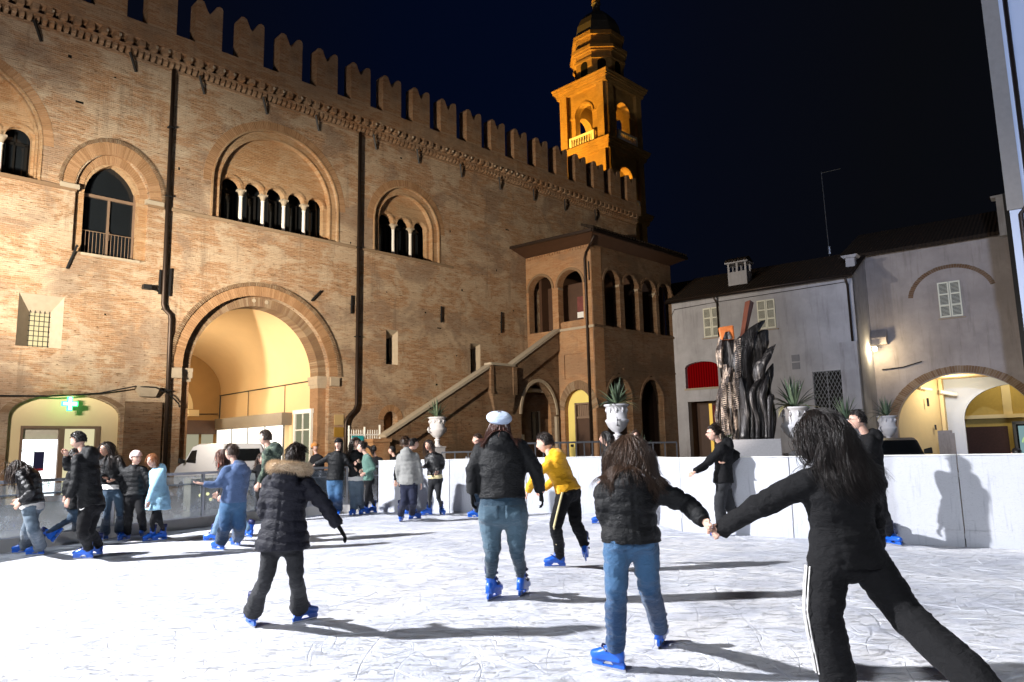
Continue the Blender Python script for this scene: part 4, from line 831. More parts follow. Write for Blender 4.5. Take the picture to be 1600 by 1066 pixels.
m1 = t.n('MixShader', {0: ho, 1: tr.outputs[0], 2: mx_.outputs[0]}); fr = t.n('Fresnel', {0: 1.45}); m2 = t.n('MixShader', {0: t.math('MULTIPLY', fr.outputs[0], .8), 1: m1.outputs[0], 2: gl.outputs[0]}); t.t.links.new(m2.outputs[0], t.out.inputs[0]); M['acrylic'] = t.mat
M['kick'] = plain('grey_kick_board', lin('#bcb8b2'), .6, 0, .2, 2, .2)
gb = empty('clear_rink_barrier', (0, 0, 0), 0, 'scuffed see-through rink barrier with metal rails and grey kick board on the left side', 'barrier')
GB_ = [(-9.4, 2.5), (-8.95, 6.3), (-8.5, 9.0), (-7.93, 11.4), (-7.2, 13.4), (-6.26, 15.0), (-5.6, 16.2), (-4.75, 17.2), (-3.95, 17.6), (-3.25, 17.8)]
for i, ((xa, ya), (xb, yb)) in enumerate(zip(GB_[:-1], GB_[1:])):
    A = Vector((xa, ya, 0)); B = Vector((xb, yb, 0)); d = (B-A); L = d.length; rz = math.atan2(d.y, d.x)
    pn = MB().box(.03, L-.03, .0, .008, .22, 1.02).build('clear_panel', M['acrylic'], gb, loc=A, rz=rz)
    MB().box(.0, L, -.03, .05, .0, .20).build('kick_board', M['kick'], pn)
    m = MB(); m.box(0, L, -.02, .03, 1.04, 1.09); m.box(0, L, .012, .03, .84, .87); m.box(0, L, -.02, .03, .2, .225); m.box(-.025, .025, -.025, .03, 0, 1.06); m.build('metal_rail', M['grey_metal'], pn)
    if i == 7:
        MB().box(.1, L-.05, .02, .05, .25, 1.0).build('advert_panel', plain('dark_grey_advert', lin('#3c4048'), .6), pn)
        text('am', pn, (L*.62, -.012, .52), (PI/2, 0, 0), .26, M['black'])
    if i == 5:
        pass
# ================================================================ SQUARE FURNITURE
M['urn'] = plain('white_cast_urn', lin('#c6c6cb'), .55, 0, .12, 6, .25, .3)
def leaf_mat():
    t = NT('agave_leaf'); g = t.n('NewGeometry').outputs['Random Per Island']; v = t.obj(); n = t.noise(v, 9, 4)
    return t.done(t.mix(n, t.mix(g, lin('#4f6350'), lin('#7c8c6c')), lin('#33453a')), .5, None)
M['agave'] = leaf_mat(); M['agave_edge'] = plain('agave_dry_leaf', lin('#9c9468'), .7)
def agave(par, base, n, L, seed, name='leaf'):
    rg = random.Random(seed); m = MB(); m2 = MB()
    for i in range(n):
        az = rg.random()*2*PI; el = R(rg.choice((82, 75, 66, 55, 45, 32, 18))+rg.uniform(-6, 6)); ln = L*(.75+.35*rg.random())
        dry = el < R(30) and rg.random() < .5
        droop = (1.1-el/1.6)*.9*rg.uniform(.6, 1.3); w0 = .043*L*rg.uniform(.9, 1.2)
        h = polar(az); side = polar(az+PI/2); p = Vector(base)+h*.05; dirv = h*math.cos(el)+Vector((0, 0, math.sin(el))); P = []; N = 9
        for k in range(N+1):
            f = k/N; wd = w0*(1.1*(1-f)**.75*(.75+.9*f*(1-f)*2)); nrm = dirv.cross(side).normalized()
            P += [p-side*wd+nrm*wd*.35, p-nrm*wd*.15, p+side*wd+nrm*wd*.35]
            p = p+dirv*(ln/N); dirv = (dirv+Vector((0, 0, -droop/N*(1+f*1.5)))).normalized()
        fs = []
        for k in range(N):
            for j in range(2): b = k*3+j; fs.append((b, b+1, b+4, b+3))
        (m2 if dry else m).add(P, fs)
    m.keep = True; m2.keep = True
    m.build('leaves', M['agave'], par, True)
    if m2.v: m2.build('dry_leaves', M['agave_edge'], par, True)
def urn(base, ztop, s, label, seed, nl=34):
    """s: rim width in metres; ztop: height of the rim"""
    o = empty('garden_urn', base, seed*.7, label, 'urn', 'stone urns round the rink')
    r = s/2; H = s*1.15; zb = ztop-H-s*.42
    m = MB(); m.lathe([(0, H*.93), (r*.8, H*.93), (r*.86, H), (r, H), (r*1.02, H*.965), (r*.93, H*.93), (r*.83, H*.90), (r*.80, H*.75), (r*.80, H*.5), (r*.93, H*.46), (r*.95, H*.42), (r*.86, H*.36), (r*.72, H*.22), (r*.42, H*.08), (r*.22, H*.03), (r*.2, 0), (0, 0)], (0, 0, ztop-H), 28)
    m.build('bowl', M['urn'], o, True)
    m = MB()
    for a in (0, PI):
        m = MB() if a else m
        d = polar(a); pts = [d*(r*.95)+Vector((0, 0, ztop-H*.55)), d*(r*1.12)+Vector((0, 0, ztop-H*.48)), d*(r*1.2)+Vector((0, 0, ztop-H*.58)), d*(r*1.08)+Vector((0, 0, ztop-H*.7)), d*(r*.8)+Vector((0, 0, ztop-H*.72))]; m.tube(pts, r*.075, 8)
        if not a: m.build('handle', M['urn'], o, True)
    m.build('handle', M['urn'], o, True); m = MB()
    for i in range(10):
        d = polar(i*2*PI/10); m.tube([d*(r*.82)+Vector((0, 0, ztop-H*.3)), d*(r*.86)+Vector((0, 0, ztop-H*.2)), d*(r*.82)+Vector((0, 0, ztop-H*.12))], [.02*s, .05*s, .02*s], 6)
    m.build('relief', M['urn'], o, True)['kind'] = 'stuff'
    m = MB(); m.lathe([(r*.2, 0), (r*.36, -.05*s), (r*.28, -.09*s), (r*.22, -.2*s), (r*.3, -.33*s), (r*.55, -.40*s), (r*.55, -.43*s)], (0, 0, ztop-H), 20); m.build('stem', M['urn'], o, True)
    m = MB(); w_ = r*.62; m.box(-w_, w_, -w_, w_, -.12-base[2], zb-.04); m.box(-w_*1.12, w_*1.12, -w_*1.12, w_*1.12, zb-.06*s, zb); m.box(-w_*1.15, w_*1.15, -w_*1.15, w_*1.15, -.12, .06)
    m.build('pedestal', M['urn'], o, bevel=.012)
    pl_ = empty('agave_plant', (base[0], base[1], 0), 0, label.replace('white urn', 'spiky agave growing in the white urn').replace('small pale urn', 'spiky agave growing in the small pale urn'), 'plant', 'agaves in the urns')
    agave(pl_, (0, 0, ztop-.02), nl, s*1.12, seed)
urn((-3.21, 31, 0), 2.80, .78, 'white urn in front of the brick staircase', 1)
urn((3.21, 23, 0), 2.71, .78, 'white urn near the loggia corner, beside the dark arcade', 2, 44)
urn((7.75, 20.4, 0), 2.38, .80, 'white urn to the right of the big burnt-looking sculpture', 3, 44)
urn((11.2, 25, 0), 2.15, .8, 'white urn by the lattice window of the grey house', 4, 36)
urn((17.12, 34, 0), 2.54, .85, 'small pale urn by the lit archway wall', 5, 30)
# ---- sculpture
t = NT('burnt_bronze'); v = t.obj(); n = t.noise(t.scale(v, (2.4, 2.4, .28)), 3.2, 5, .6, .9); n2 = t.noise(v, 18, 4)
M['bronze'] = t.done(t.mix(t.step(n, .50, .80), lin('#2b292a'), lin('#a8a29e')), .36, t.bump(t.math('ADD', n, t.math('MULTIPLY', n2, .2)), .8, .06), .55)  # pale streaks put the silvery highlights into the colour
t = NT('patched_bronze'); v = t.obj(); n = t.noise(t.scale(v, (2.2, 2.2, .5)), 4, 6, .75); s_ = t.n('SeparateXYZ', {0: v}); teeth = t.math('SINE', t.math('MULTIPLY', s_.outputs[2], 62.))
M['bronze_light'] = t.done(t.mix(t.step(n, .47, .60), lin('#3a3230'), lin('#c9b6a6')), .38, t.bump(t.math('ADD', n, t.math('MULTIPLY', teeth, .12)), .9, .05), .35)
M['beam'] = plain('rusty_red_beam', lin('#7a4634'), .6, .1, .35, 3, .4)
M['head_orange'] = plain('orange_lit_head', lin('#d9793f'), .5, .1, .5, 6, .5)  # orange light falling on the head put into its base colour
sq = empty('bronze_sculpture', (6.2, 20.2, 0), 0, 'tall dark twisted flame-like bronze sculpture with a red beam on a grey block', 'sculpture')
def rel(px, py, dy=0): v_ = at(px, py, 20.2+dy); return (v_.x-6.2, dy, v_.z)
m = MB()
def blade(pts, rad, flat=.45, n=14):
    k = len(pts); out = []; rr = []
    for i in range(k-1):
        for j in range(4): f = j/4; out.append(Vector(pts[i]).lerp(Vector(pts[i+1]), f)); rr.append(rad[i]+(rad[i+1]-rad[i])*f)
    out.append(Vector(pts[-1])); rr.append(rad[-1])
    m.tube([Vector(o_) for o_ in out], rr, n, flat=flat)

def flame(pts, wid, seed=0, thick=.30):
    """a curved, twisted, sharp-edged blade"""
    rg_ = random.Random(seed); P, W_r = curve_s(pts, wid, 6); k = len(P); vs = []; n = 8; tw0 = rg_.uniform(-.5, .5); tw = rg_.uniform(-.9, .9)
    for i, p in enumerate(P):
        t_ = (P[min(i+1, k-1)]-P[max(i-1, 0)]).normalized(); f = i/(k-1); an = tw0+tw*f
        x = t_.cross(Vector((0, 1, 0))).normalized(); y = x.cross(t_); x, y = x*math.cos(an)+y*math.sin(an), y*math.cos(an)-x*math.sin(an); w_ = W_r[i]
        for j in range(n):
            a_ = 2*PI*j/n; r1 = w_*abs(math.cos(a_))**1.0*(1 if math.cos(a_) > 0 else -1); r2 = w_*thick*math.sin(a_)*(1+.35*math.sin(3*a_+f*9+seed)); vs.append(p+x*r1+y*r2)
    m.add(vs, [(i*n+j, i*n+(j+1) % n, (i+1)*n+(j+1) % n, (i+1)*n+j) for i in range(k-1) for j in range(n)]+[tuple(range(n-1, -1, -1)), tuple((k-1)*n+j for j in range(n))])
def curve_s(pts, rad, sub_):
    P = [Vector(p) for p in pts]; out = []; rr = []
    for i in range(len(P)-1):
        p0 = P[max(i-1, 0)]; p1 = P[i]; p2 = P[i+1]; p3 = P[min(i+2, len(P)-1)]
        for k in range(sub_):
            t_ = k/sub_; out.append(.5*((2*p1)+(p2-p0)*t_+(2*p0-5*p1+4*p2-p3)*t_**2+(3*p1-p0-3*p2+p3)*t_**3)); rr.append(rad[i]+(rad[i+1]-rad[i])*t_)
    return out+[P[-1]], rr+[rad[-1]]
flame([rel(1178, 686), rel(1176, 640), rel(1166, 600), rel(1158, 566), rel(1166, 535), rel(1186, 504)], [.34, .30, .28, .30, .26, .01], 1, .6)
flame([rel(1196, 686, .1), rel(1194, 645, .1), rel(1180, 610, .1), rel(1184, 575), rel(1198, 556), rel(1212, 538)], [.22, .24, .26, .26, .20, .01], 2, .5)
flame([rel(1184, 600, .15), rel(1180, 560, .15), rel(1190, 530, .1), rel(1200, 516, .1)], [.26, .32, .26, .02], 3, .5)
flame([rel(1170, 580, .1), rel(1172, 545, .1), rel(1178, 520, .1), rel(1196, 500, .1)], [.22, .28, .22, .01], 4, .5)
flame([rel(1200, 686, .2), rel(1204, 650, .2), rel(1196, 610, .2), rel(1202, 585, .1), rel(1208, 568, .1)], [.16, .16, .15, .12, .01], 5, .6)
flame([rel(1163, 686, -.2), rel(1164, 645, -.2), rel(1157, 605, -.2), rel(1153, 580, -.1), rel(1158, 560)], [.14, .14, .12, .10, .01], 6, .6)
rgs = random.Random(5)
for i in range(11):
    x0 = rgs.uniform(1160, 1204); dx = rgs.uniform(-10, 2); b_ = rgs.uniform(-.34, -.12); yt = rgs.uniform(575, 625)
    flame([rel(x0, 686, b_), rel(x0+dx*.2, 655, b_), rel(x0+dx, 622, b_*.9), rel(x0+dx*1.1+4, (622+yt)/2, b_*.8), rel(x0+dx*.6+rgs.uniform(2, 12), yt, b_*.4)], [.08, .07, .085, .08, .004], 10+i, .55)
m.build('flame_forms', M['bronze'], sq, True)
m = MB()
blade([rel(1137, 680), rel(1133, 650), rel(1130, 620), rel(1134, 600), rel(1140, 575)], [.26, .22, .2, .22, .16], .6, 10)
blade([rel(1126, 690), rel(1120, 650), rel(1123, 620), rel(1131, 590)], [.06, .06, .06, .06], 1, 6)
blade([rel(1150, 690), rel(1148, 650), rel(1146, 610), rel(1148, 570), rel(1150, 530)], [.1, .09, .08, .07, .05], 1, 8)
blade([rel(1126, 575), rel(1124, 552), rel(1126, 535), rel(1127, 527)], [.10, .14, .1, .08], .8, 8)
blade([rel(1136, 588), rel(1133, 570)], [.14, .12], .8, 8)
for px, y0, y1 in ((1127, 600, 680), (1146, 585, 640), (1149, 532, 590), (1135, 600, 640)):
    y = y0
    while y < y1: a_ = rel(px, y, -.2); m.bar(a_, (a_[0]+.13, a_[1]-.06, a_[2]+.03), .045, .02); y += 3.2
m.build('notched_forms', M['bronze_light'], sq, False)
m = MB(); m.hexa([rel(1128, 585), rel(1150, 585), rel(1150, 585, .4), rel(1128, 585, .4), rel(1125, 532), rel(1148, 530), rel(1148, 530, .4), rel(1125, 532, .4)]); m.build('torso_block', M['bronze'], sq)
m = MB(); m.hexa([rel(1126, 532, -.1), rel(1148, 530, -.1), rel(1148, 530, .4), rel(1126, 532, .4), rel(1122, 512, -.1), rel(1146, 508, -.1), rel(1146, 508, .4), rel(1122, 512, .4)]); hd_ = m.build('head_block', M['head_orange'], sq, bevel=.04)
m = MB(); m.hexa([rel(1129, 531, -.14), rel(1144, 530, -.14), rel(1144, 530, -.09), rel(1129, 531, -.09), rel(1133, 519, -.14), rel(1139, 518, -.14), rel(1139, 518, -.09), rel(1133, 519, -.09)]); m.build('face_recess', M['bronze'], hd_)
m = MB(); m.hexa([rel(1150, 570), rel(1155, 568), rel(1157, 566, .25), rel(1152, 568, .25), rel(1164, 472), rel(1172, 469), rel(1178, 473, .25), rel(1171, 476, .25)]); m.build('red_beam', M['beam'], sq)
M['pedestal'] = plain('grey_granite_block', lin('#86868a'), .6, 0, .2, 20, .3)
pb = empty('sculpture_pedestal', (6.3, 19.9, 0), R(-16), 'grey stone block carrying the twisted bronze sculpture', 'pedestal')
MB().box(-.75, .75, -.75, .75, -.14, 1.52).build('block', M['pedestal'], pb, bevel=.015); m = MB(); m.box(-.8, .8, -.8, .8, -.14, .05); m.build('plinth', M['pedestal'], pb)
spot('sculpture_uplight', (3.0, 16.9, .5), (6.2, 20.2, 3.0), 1000, (1, .86, .74), 40, .6, .1)
# ---- white gate with a teal banner
gt = empty('white_metal_gate', pw(10.7, -2.0, 0), RZ, 'white railing gate with a teal banner beside the stair foot', 'gate')
m = MB()
for i in range(14): m.tube([(i*.125, 0, .1), (i*.125, 0, 2.42)], .02, 5)
m.bar((0, 0, .2), (1.65, 0, .2), .05); m.bar((0, 0, 2.2), (1.65, 0, 2.2), .06); m.tube([(0, 0, 0), (0, 0, 2.6)], .05); m.tube([(.82, 0, 0), (.82, 0, 2.55)], .05); m.tube([(1.65, 0, 0), (1.65, 0, 2.65)], .05); m.build('railing', M['white_paint'], gt)
MB().box(.1, .72, -.08, -.05, .7, 2.15).build('banner', plain('teal_banner', (.01, .32, .38), .6), gt)
m = MB()
for i, (x, z, l) in enumerate(((.18, 1.95, .22), (.45, 1.9, .18), (.18, 1.82, .35), (.2, 1.7, .12))): m.box(x, x+l, -.09, -.08, z, z+.035)
m.bar((.42, -.09, 1.78), (.5, -.09, 2.02), .03, .01); m.build('banner_marks', M['white_paint'], gt)
# ---- terrace railings and chairs behind the far boards
def terrace(name, label, x0, x1, y, z0, z1, n, cat='railing'):
    o = empty(name, (x0, y, 0), 0, label, cat); m = MB(); L = x1-x0
    m.bar((0, 0, z1), (L, 0, z1), .05); m.bar((0, 0, z0), (L, 0, z0), .03); m.bar((0, 0, (z0+z1)/2), (L, 0, (z0+z1)/2), .03)
    for i in range(n+1): m.bar((L*i/n, 0, -.12), (L*i/n, 0, z1), .035)
    m.build('frame', M['dark_metal'], o); return o
tr_ = terrace('terrace_railing', 'grey tube railing in front of the yellow pointed doorway', .35, 2.6, 20.5, .6, 1.55, 10)
terrace('terrace_railing', 'dark railing before the stair, left of the beret', -2.2, -.6, 22.5, .5, 1.35, 4)
terrace('terrace_railing', 'dark railing in shadow beside the dark arcade', 2.7, 4.8, 22.0, .6, 1.5, 6)
def chair(x, y, rz, label):
    o = empty('cafe_chair', (x, y, -.13), rz, label, 'chair', 'stacked cafe chairs behind the boards'); m = MB()
    for a_, b_ in ((0, 0), (.42, 0), (0, .42), (.42, .42)): m.bar((a_, b_, 0), (a_, b_, .75 if b_ == 0 else 1.35), .03)
    m.build('frame', M['grey_metal'], o); m = MB(); m.box(0, .42, 0, .42, .74, .78); m.build('seat', M['grey_metal'], o)
    m = MB()
    for k in range(5): m.bar((0, .42, .9+k*.1), (.42, .42, .9+k*.1), .02)
    m.build('backrest', M['grey_metal'], o)
chair(-2.35, 21, .3, 'metal cafe chair nearest the first stone urn'); chair(-1.5, 21.4, -.2, 'metal cafe chair nearest the woman in the beret'); chair(1.7, 19.6, .1, 'metal cafe chair behind the boy in yellow')
# ---- spiky plant in a low box behind the board, dark hedge pots
lp = empty('potted_agave', (2.9, 17.6, 0), 0, 'dry spiky plant in a low tub behind the boards, beside the cheek-resting girl', 'plant')
agave(lp, (0, 0, 1.05), 22, .75, 11); m = MB(); m.lathe([(0, 1.05), (.3, 1.05), (.34, 1.1), (.28, .3), (.24, -.12), (0, -.12)], (0, 0, 0), 16); m.build('pot', M['voussoir_worn'], lp, True)
def bush(x, y, h, r, seed, label):
    o = empty('potted_shrub', (x, y, -.12), 0, label, 'shrub'); rg = random.Random(seed); m = MB()
    for i in range(900):
        a_ = rg.random()*6.28; zz_ = rg.random(); rr = r*(1-.55*zz_)*math.sqrt(rg.random())*(1+.25*math.sin(3*a_+zz_*6)); p = Vector((rr*math.cos(a_), rr*math.sin(a_), .5+zz_*h)); d = Vector((rg.gauss(0, 1), rg.gauss(0, 1), rg.gauss(0, 1))).normalized(); e_ = d.orthogonal().normalized()*.03
        m.add([p-e_, p+d*.05, p+e_, p-d*.05], [(0, 1, 2, 3)])
    m.keep = True; m.build('foliage', M['shrub'], o); m = MB(); m.tube([(0, 0, .3), (0, 0, .5+h*.7)], .04); m.lathe([(0, .4), (.26, .4), (.22, 0), (0, 0)], (0, 0, 0), 14); m.build('pot', M['darkwood'], o)
M['shrub'] = plain('dark_leaf', lin('#3c4a2a'), .6, 0, .5, 12)
bush(7.9, 28, 1.9, .55, 1, 'dark shrub by the amber lit doorway of the grey house'); bush(9.2, 28.5, 2.0, .5, 2, 'dark shrub just left of the sculpture pedestal'); bush(12.7, 30, 1.9, .9, 3, 'dark shrub behind the urn under the lattice window')
# ---- van
M['van'] = plain('white_van_paint', lin('#d5d9e2'), .25, 0, .03, 2, .02, .6); M['tyre'] = plain('tyre_rubber', (.02, .02, .02), .85); M['tail'] = plain('red_tail_lamp', (.45, .02, .015), .25)
def vehicle(name, label, cat, loc, rz, prof, W, paint, side, rear, front, wheels, tails, mirror):
    o = empty(name, loc, rz, label, cat)
    m = MB(); n = len(prof); V = []
    for fy, sh in ((-W/2, .92), (-W/2+.09, 1.), (W/2-.09, 1.), (W/2, .92)):
        cx_ = sum(p[0] for p in prof)/n; 
        for x, z in prof:
            tum = 0 if z < 1.0 else (z-1.0)*.16*(1 if fy > 0 else -1)
            V.append((cx_+(x-cx_)*(.985 if sh < 1 else 1), fy-tum, .95+(z-.95)*(.965 if sh < 1 else 1)))
    fs = [tuple(range(n-1, -1, -1)), tuple(3*n+i for i in range(n))]
    for k in range(3):
        for i in range(n): fs.append((k*n+i, k*n+(i+1) % n, (k+1)*n+(i+1) % n, (k+1)*n+i))
    m.add(V, fs); b = m.build('body', paint, o, bevel=.03)
    for sgn in (-1, 1):
        for poly in side:
            m = MB()
            def Y(z): return sgn*(W/2+.004-(0 if z < 1 else (z-1.0)*.16))
            q = [(x, Y(z), z) for x, z in poly]; q2 = [(x, Y(z)-sgn*.02, z) for x, z in poly]; k = len(q)
            m.add(q+q2, [tuple(range(k)), tuple(range(2*k-1, k-1, -1))]+[(i, (i+1) % k, k+(i+1) % k, k+i) for i in range(k)]); m.build('side_window', M['darkglass'], o)
        for x in wheels:
            m = MB(); m.lathe([(.12, -.1), (.30, -.1), (.33, -.06), (.33, .06), (.30, .1), (.12, .1)], (0, 0, 0), 24); wv_ = m.build('wheel', M['tyre'], o, True); wv_.location = (x, sgn*(W/2-.1), .33-.14); wv_.rotation_euler = (PI/2, 0, 0)
            m = MB(); m.lathe([(0, -.09), (.2, -.105), (.21, -.09), (.21, .09), (.2, .105), (0, .09)], (0, 0, 0), 16); m.build('rim', M['grey_metal'], wv_)
        m = MB(); m.hexa([(mirror[0], sgn*(W/2+.02), mirror[1]), (mirror[0]+.12, sgn*(W/2+.02), mirror[1]), (mirror[0]+.12, sgn*(W/2+.26), mirror[1]), (mirror[0], sgn*(W/2+.26), mirror[1]), (mirror[0], sgn*(W/2+.02), mirror[1]+.14), (mirror[0]+.1, sgn*(W/2+.02), mirror[1]+.14), (mirror[0]+.1, sgn*(W/2+.25), mirror[1]+.2), (mirror[0], sgn*(W/2+.25), mirror[1]+.2)]); m.build('mirror', M['black'], o, bevel=.03)
        for x, z0, z1 in tails: MB().box(x-.05, x+.02, sgn*W/2-.13 if sgn > 0 else -W/2-.015, sgn*W/2+.015 if sgn > 0 else -W/2+.13, z0, z1).build('tail_lamp', M['tail'], o)
    for (xa, za, xb, zb), nm in ((rear, 'rear_window'), (front, 'windscreen')):
        wv_ = W/2-.2; e = -.012 if nm == 'rear_window' else .012
        m = MB(); m.hexa([(xa+e, -wv_, za), (xa+e, wv_, za), (xa-e*3, wv_, za), (xa-e*3, -wv_, za), (xb+e, -wv_+.1, zb), (xb+e, wv_-.1, zb), (xb-e*3, wv_-.1, zb), (xb-e*3, -wv_+.1, zb)]); m.build(nm, M['darkglass'], o)
    return o
# x forward (rear at 0)
rear_c = at(343, 730, 25.2)
fw = math.atan2(.72, -.70)
vc = Vector((rear_c.x, rear_c.y, 0)) - Vector((math.cos(fw+PI/2), math.sin(fw+PI/2), 0))*.85
vehicle('white_van', 'small white panel van parked nose-in before the vaulted gateway', 'van', (vc.x, vc.y, .0), fw,
  [(.02, .32), (0, .6), (.03, 1.2), (.1, 1.68), (.22, 1.80), (2.2, 1.84), (2.7, 1.76), (3.25, 1.22), (3.9, 1.02), (4.12, .82), (4.16, .5), (4.1, .3), (3.7, .25), (.5, .25)], 1.74, M['van'],
  [[(2.15, 1.15), (3.05, 1.18), (2.68, 1.6), (2.2, 1.62)]], (.03, 1.2, .09, 1.62), (3.2, 1.26, 2.75, 1.72), (.75, 3.35), [(.05, .85, 1.5)], (2.95, 1.15))
vehicle('dark_hatchback', 'dark small car behind the right boards, its roof by the lit archway', 'car', (13.1, 26.5, 0), R(250),
  [(.0, .35), (-.02, .7), (.12, .95), (.5, 1.4), (.8, 1.5), (2.0, 1.5), (2.4, 1.42), (3.0, 1.0), (3.7, .85), (3.85, .6), (3.82, .3), (3.3, .22), (.5, .22)], 1.66, plain('dark_car_paint', (.02, .022, .025), .2, .3, .1, 2, .02),
  [[(.45, 1.0), (2.9, 1.0), (2.35, 1.38), (.75, 1.4)]], (.16, 1.02, .45, 1.38), (2.95, 1.04, 2.42, 1.40), (.7, 3.1), [(.08, .75, .95)], (2.8, .98))
# generator cabinet seen through the barrier
gc = empty('control_cabinet', at(314, 790, 16.3), R(40), 'olive control cabinet with small lit dials behind the clear barrier', 'cabinet'); gc.location.z = -.13
MB().box(-.3, .3, -.25, .25, 0, 1.05).build('cabinet_body', plain('olive_cabinet', lin('#6a665a'), .5), gc); m = MB()
for x, z in ((-.1, .7), (.05, .72), (.12, .6)): m.tube([(x, -.27, z), (x, -.25, z)], .035, 8)
m.build('dials', emit('dial_glow', (1, .9, .4), 2), gc)
# bollard-like bags / stands in the shade under the arch: two easel boards at the right passage
eb = empty('folding_sign_boards', B0+GV*2.4+Vector((0, -.8, 0)), GR, 'pair of folded pale boards leaning in the lit archway', 'sign board'); m = MB(); m.box(0, .7, 0, .05, -.1, 1.9); m.box(.12, .82, -.14, -.09, -.1, 1.75); m.build('board', M['plaster_tan'], eb)
# lamps inside the palace gateway
point('gateway_lamp', pw(7.2, 5.2, 3.9), 430, (1, .88, .68), .25)
point('gateway_back_lamp', pw(6.6, 13.2, 4.6), 620, (1, .86, .6), .2)
# floodlight masts of the square (outside the frame)
def mast(name, p, label, cat='floodlight mast'):
    o = empty(name, (p[0], p[1], -.14), 0, label, cat); m = MB(); m.tube([(-.5, 0, 0), (-.5, 0, p[2]+.4)], [.12, .06], 10); m.bar((-.5, 0, p[2]), (-.2, 0, p[2]+.3), .06); m.build('pole', M['dark_metal'], o)
    MB().box(-.45, -.3, -.25, .25, p[2]-.05, p[2]+.35).build('lamp_head', M['black'], o)
# ================================================================ PEOPLE
def cloth(name, c, rough=.85, var=.25, sc_=7, bump=.3, fine=220, wash=None, spec=.25, sheen=.2):
    t = NT(name); v = t.obj(); n1 = t.noise(v, sc_, 5, .6); n2 = t.noise(v, fine, 2); n3 = t.noise(t.scale(v, (1, 1, 1.9)), 15, 5, .65, 1.2)
    col_ = t.mix(n1, tuple(x*(1-var) for x in c), tuple(min(1, x*(1+var)) for x in c))
    zz = t.n('SeparateXYZ', {0: v}).outputs[2]
    if wash: th_ = t.math('MULTIPLY', t.step(t.math('ADD', zz, t.math('MULTIPLY', n1, .3)), .50, .80), t.math('SUBTRACT', 1., t.step(zz, .78, .95))); col_ = t.mix(t.math('MULTIPLY', th_, .8), col_, wash); col_ = t.mix(t.math('MULTIPLY', t.step(n3, .52, .68), .30), col_, wash)
    return t.done(col_, rough, t.bump(t.math('ADD', t.math('MULTIPLY', n2, .12), n3), min(1., bump*2.2), .022), **{'Specular IOR Level': spec, 'Sheen Weight': sheen, 'Sheen Roughness': .5})
C_ = {}
C_['black'] = cloth('black_fabric', (.0075, .0075, .0085), .8, sheen=.015, spec=.15)
C_['blackshell'] = cloth('black_shell_fabric', (.0065, .007, .008), .55, spec=.22, sheen=0)
C_['leather'] = cloth('black_leather', (.007, .007, .008), .34, spec=.4, sheen=0)
C_['navy'] = cloth('navy_fabric', (.010, .013, .032), .75, sheen=.03)
C_['puffer_navy'] = cloth('dark_navy_quilt', (.0085, .009, .016), .6, spec=.22, sheen=.0)
C_['charcoal'] = cloth('charcoal_fabric', (.020, .021, .024), .85, sheen=.05)
C_['jeans'] = cloth('blue_denim', (.010, .042, .110), .85, wash=(.045, .115, .22))
C_['jeans_teal'] = cloth('faded_dark_denim', (.011, .032, .055), .85, wash=(.075, .13, .175))
C_['jeans_light'] = cloth('light_blue_denim', (.10, .18, .28), .85, wash=(.2, .3, .40))
C_['jeans_dark'] = cloth('dark_blue_denim', (.012, .028, .055), .85, wash=(.035, .065, .10))
C_['jeans_grey'] = cloth('grey_blue_denim', (.05, .075, .105), .85, wash=(.11, .15, .19))
C_['bluesweat'] = cloth('dusty_blue_sweatshirt', (.06, .10, .20), .9)
C_['lightblue'] = cloth('pale_blue_coat', (.29, .52, .68), .8)
C_['yellow'] = cloth('mustard_hoodie', (.72, .36, .008), .85)
C_['grey'] = cloth('grey_quilt', (.21, .21, .20), .7)
C_['white'] = cloth('white_cotton', (.75, .73, .70), .8)
C_['cream'] = cloth('cream_cotton', (.70, .60, .32), .8)
C_['green'] = cloth('sage_green_knit', (.075, .15, .12), .9)
C_['lavender'] = cloth('grey_lilac_jacket', (.32, .33, .42), .8)
C_['beret'] = cloth('pale_blue_felt', (.50, .60, .78), .95, .08)
C_['beanie_pink'] = cloth('pale_pink_knit', (.75, .58, .54), .95, .1)
C_['orange'] = cloth('rust_orange_knit', (.42, .17, .04), .95)
t = NT('camouflage_fabric'); v = t.obj(); n = t.noise(v, 14, 3); C_['camo'] = t.done(t.mix(t.step(n, .45, .5), t.mix(t.step(t.noise(v, 17, 2), .5, .55), (.07, .10, .07), (.14, .17, .12)), (.03, .045, .035)), .9)
def skinmat(name, c):
    t = NT(name); v = t.obj(); n = t.noise(v, 20, 3); return t.done(t.mix(n, tuple(x*.88 for x in c), tuple(x*1.06 for x in c)), .5, **{'Subsurface Weight': .12, 'Subsurface Radius': (.012, .005, .003), 'Subsurface Scale': 1., 'Specular IOR Level': .4})
SK = [skinmat('skin_light', (.62, .38, .29)), skinmat('skin_tan', (.50, .29, .205))]
M['lips'] = plain('lips', (.40, .13, .12), .45); M['eyewhite'] = plain('eye_white', (.6, .58, .55), .3); M['eyedark'] = plain('eye_dark', (.015, .01, .008), .2)
def hairmat(name, a, b):
    t = NT(name); g = t.n('NewGeometry').outputs['Random Per Island']; return t.done(t.mix(g, a, b), .42, **{'Specular IOR Level': .45})
HR = dict(black=hairmat('black_hair', (.006, .005, .005), (.02, .014, .012)), brown=hairmat('brown_hair', (.025, .013, .008), (.075, .038, .02)),
          auburn=hairmat('auburn_hair', (.04, .012, .008), (.10, .035, .02)), ginger=hairmat('ginger_hair', (.20, .065, .02), (.38, .15, .05)),
          darkbrown=hairmat('dark_brown_hair', (.012, .008, .006), (.04, .022, .015)), lightbrown=hairmat('light_brown_hair', (.10, .06, .035), (.2, .12, .07)),
          fur=hairmat('raccoon_fur', (.42, .30, .19), (.80, .66, .48)))
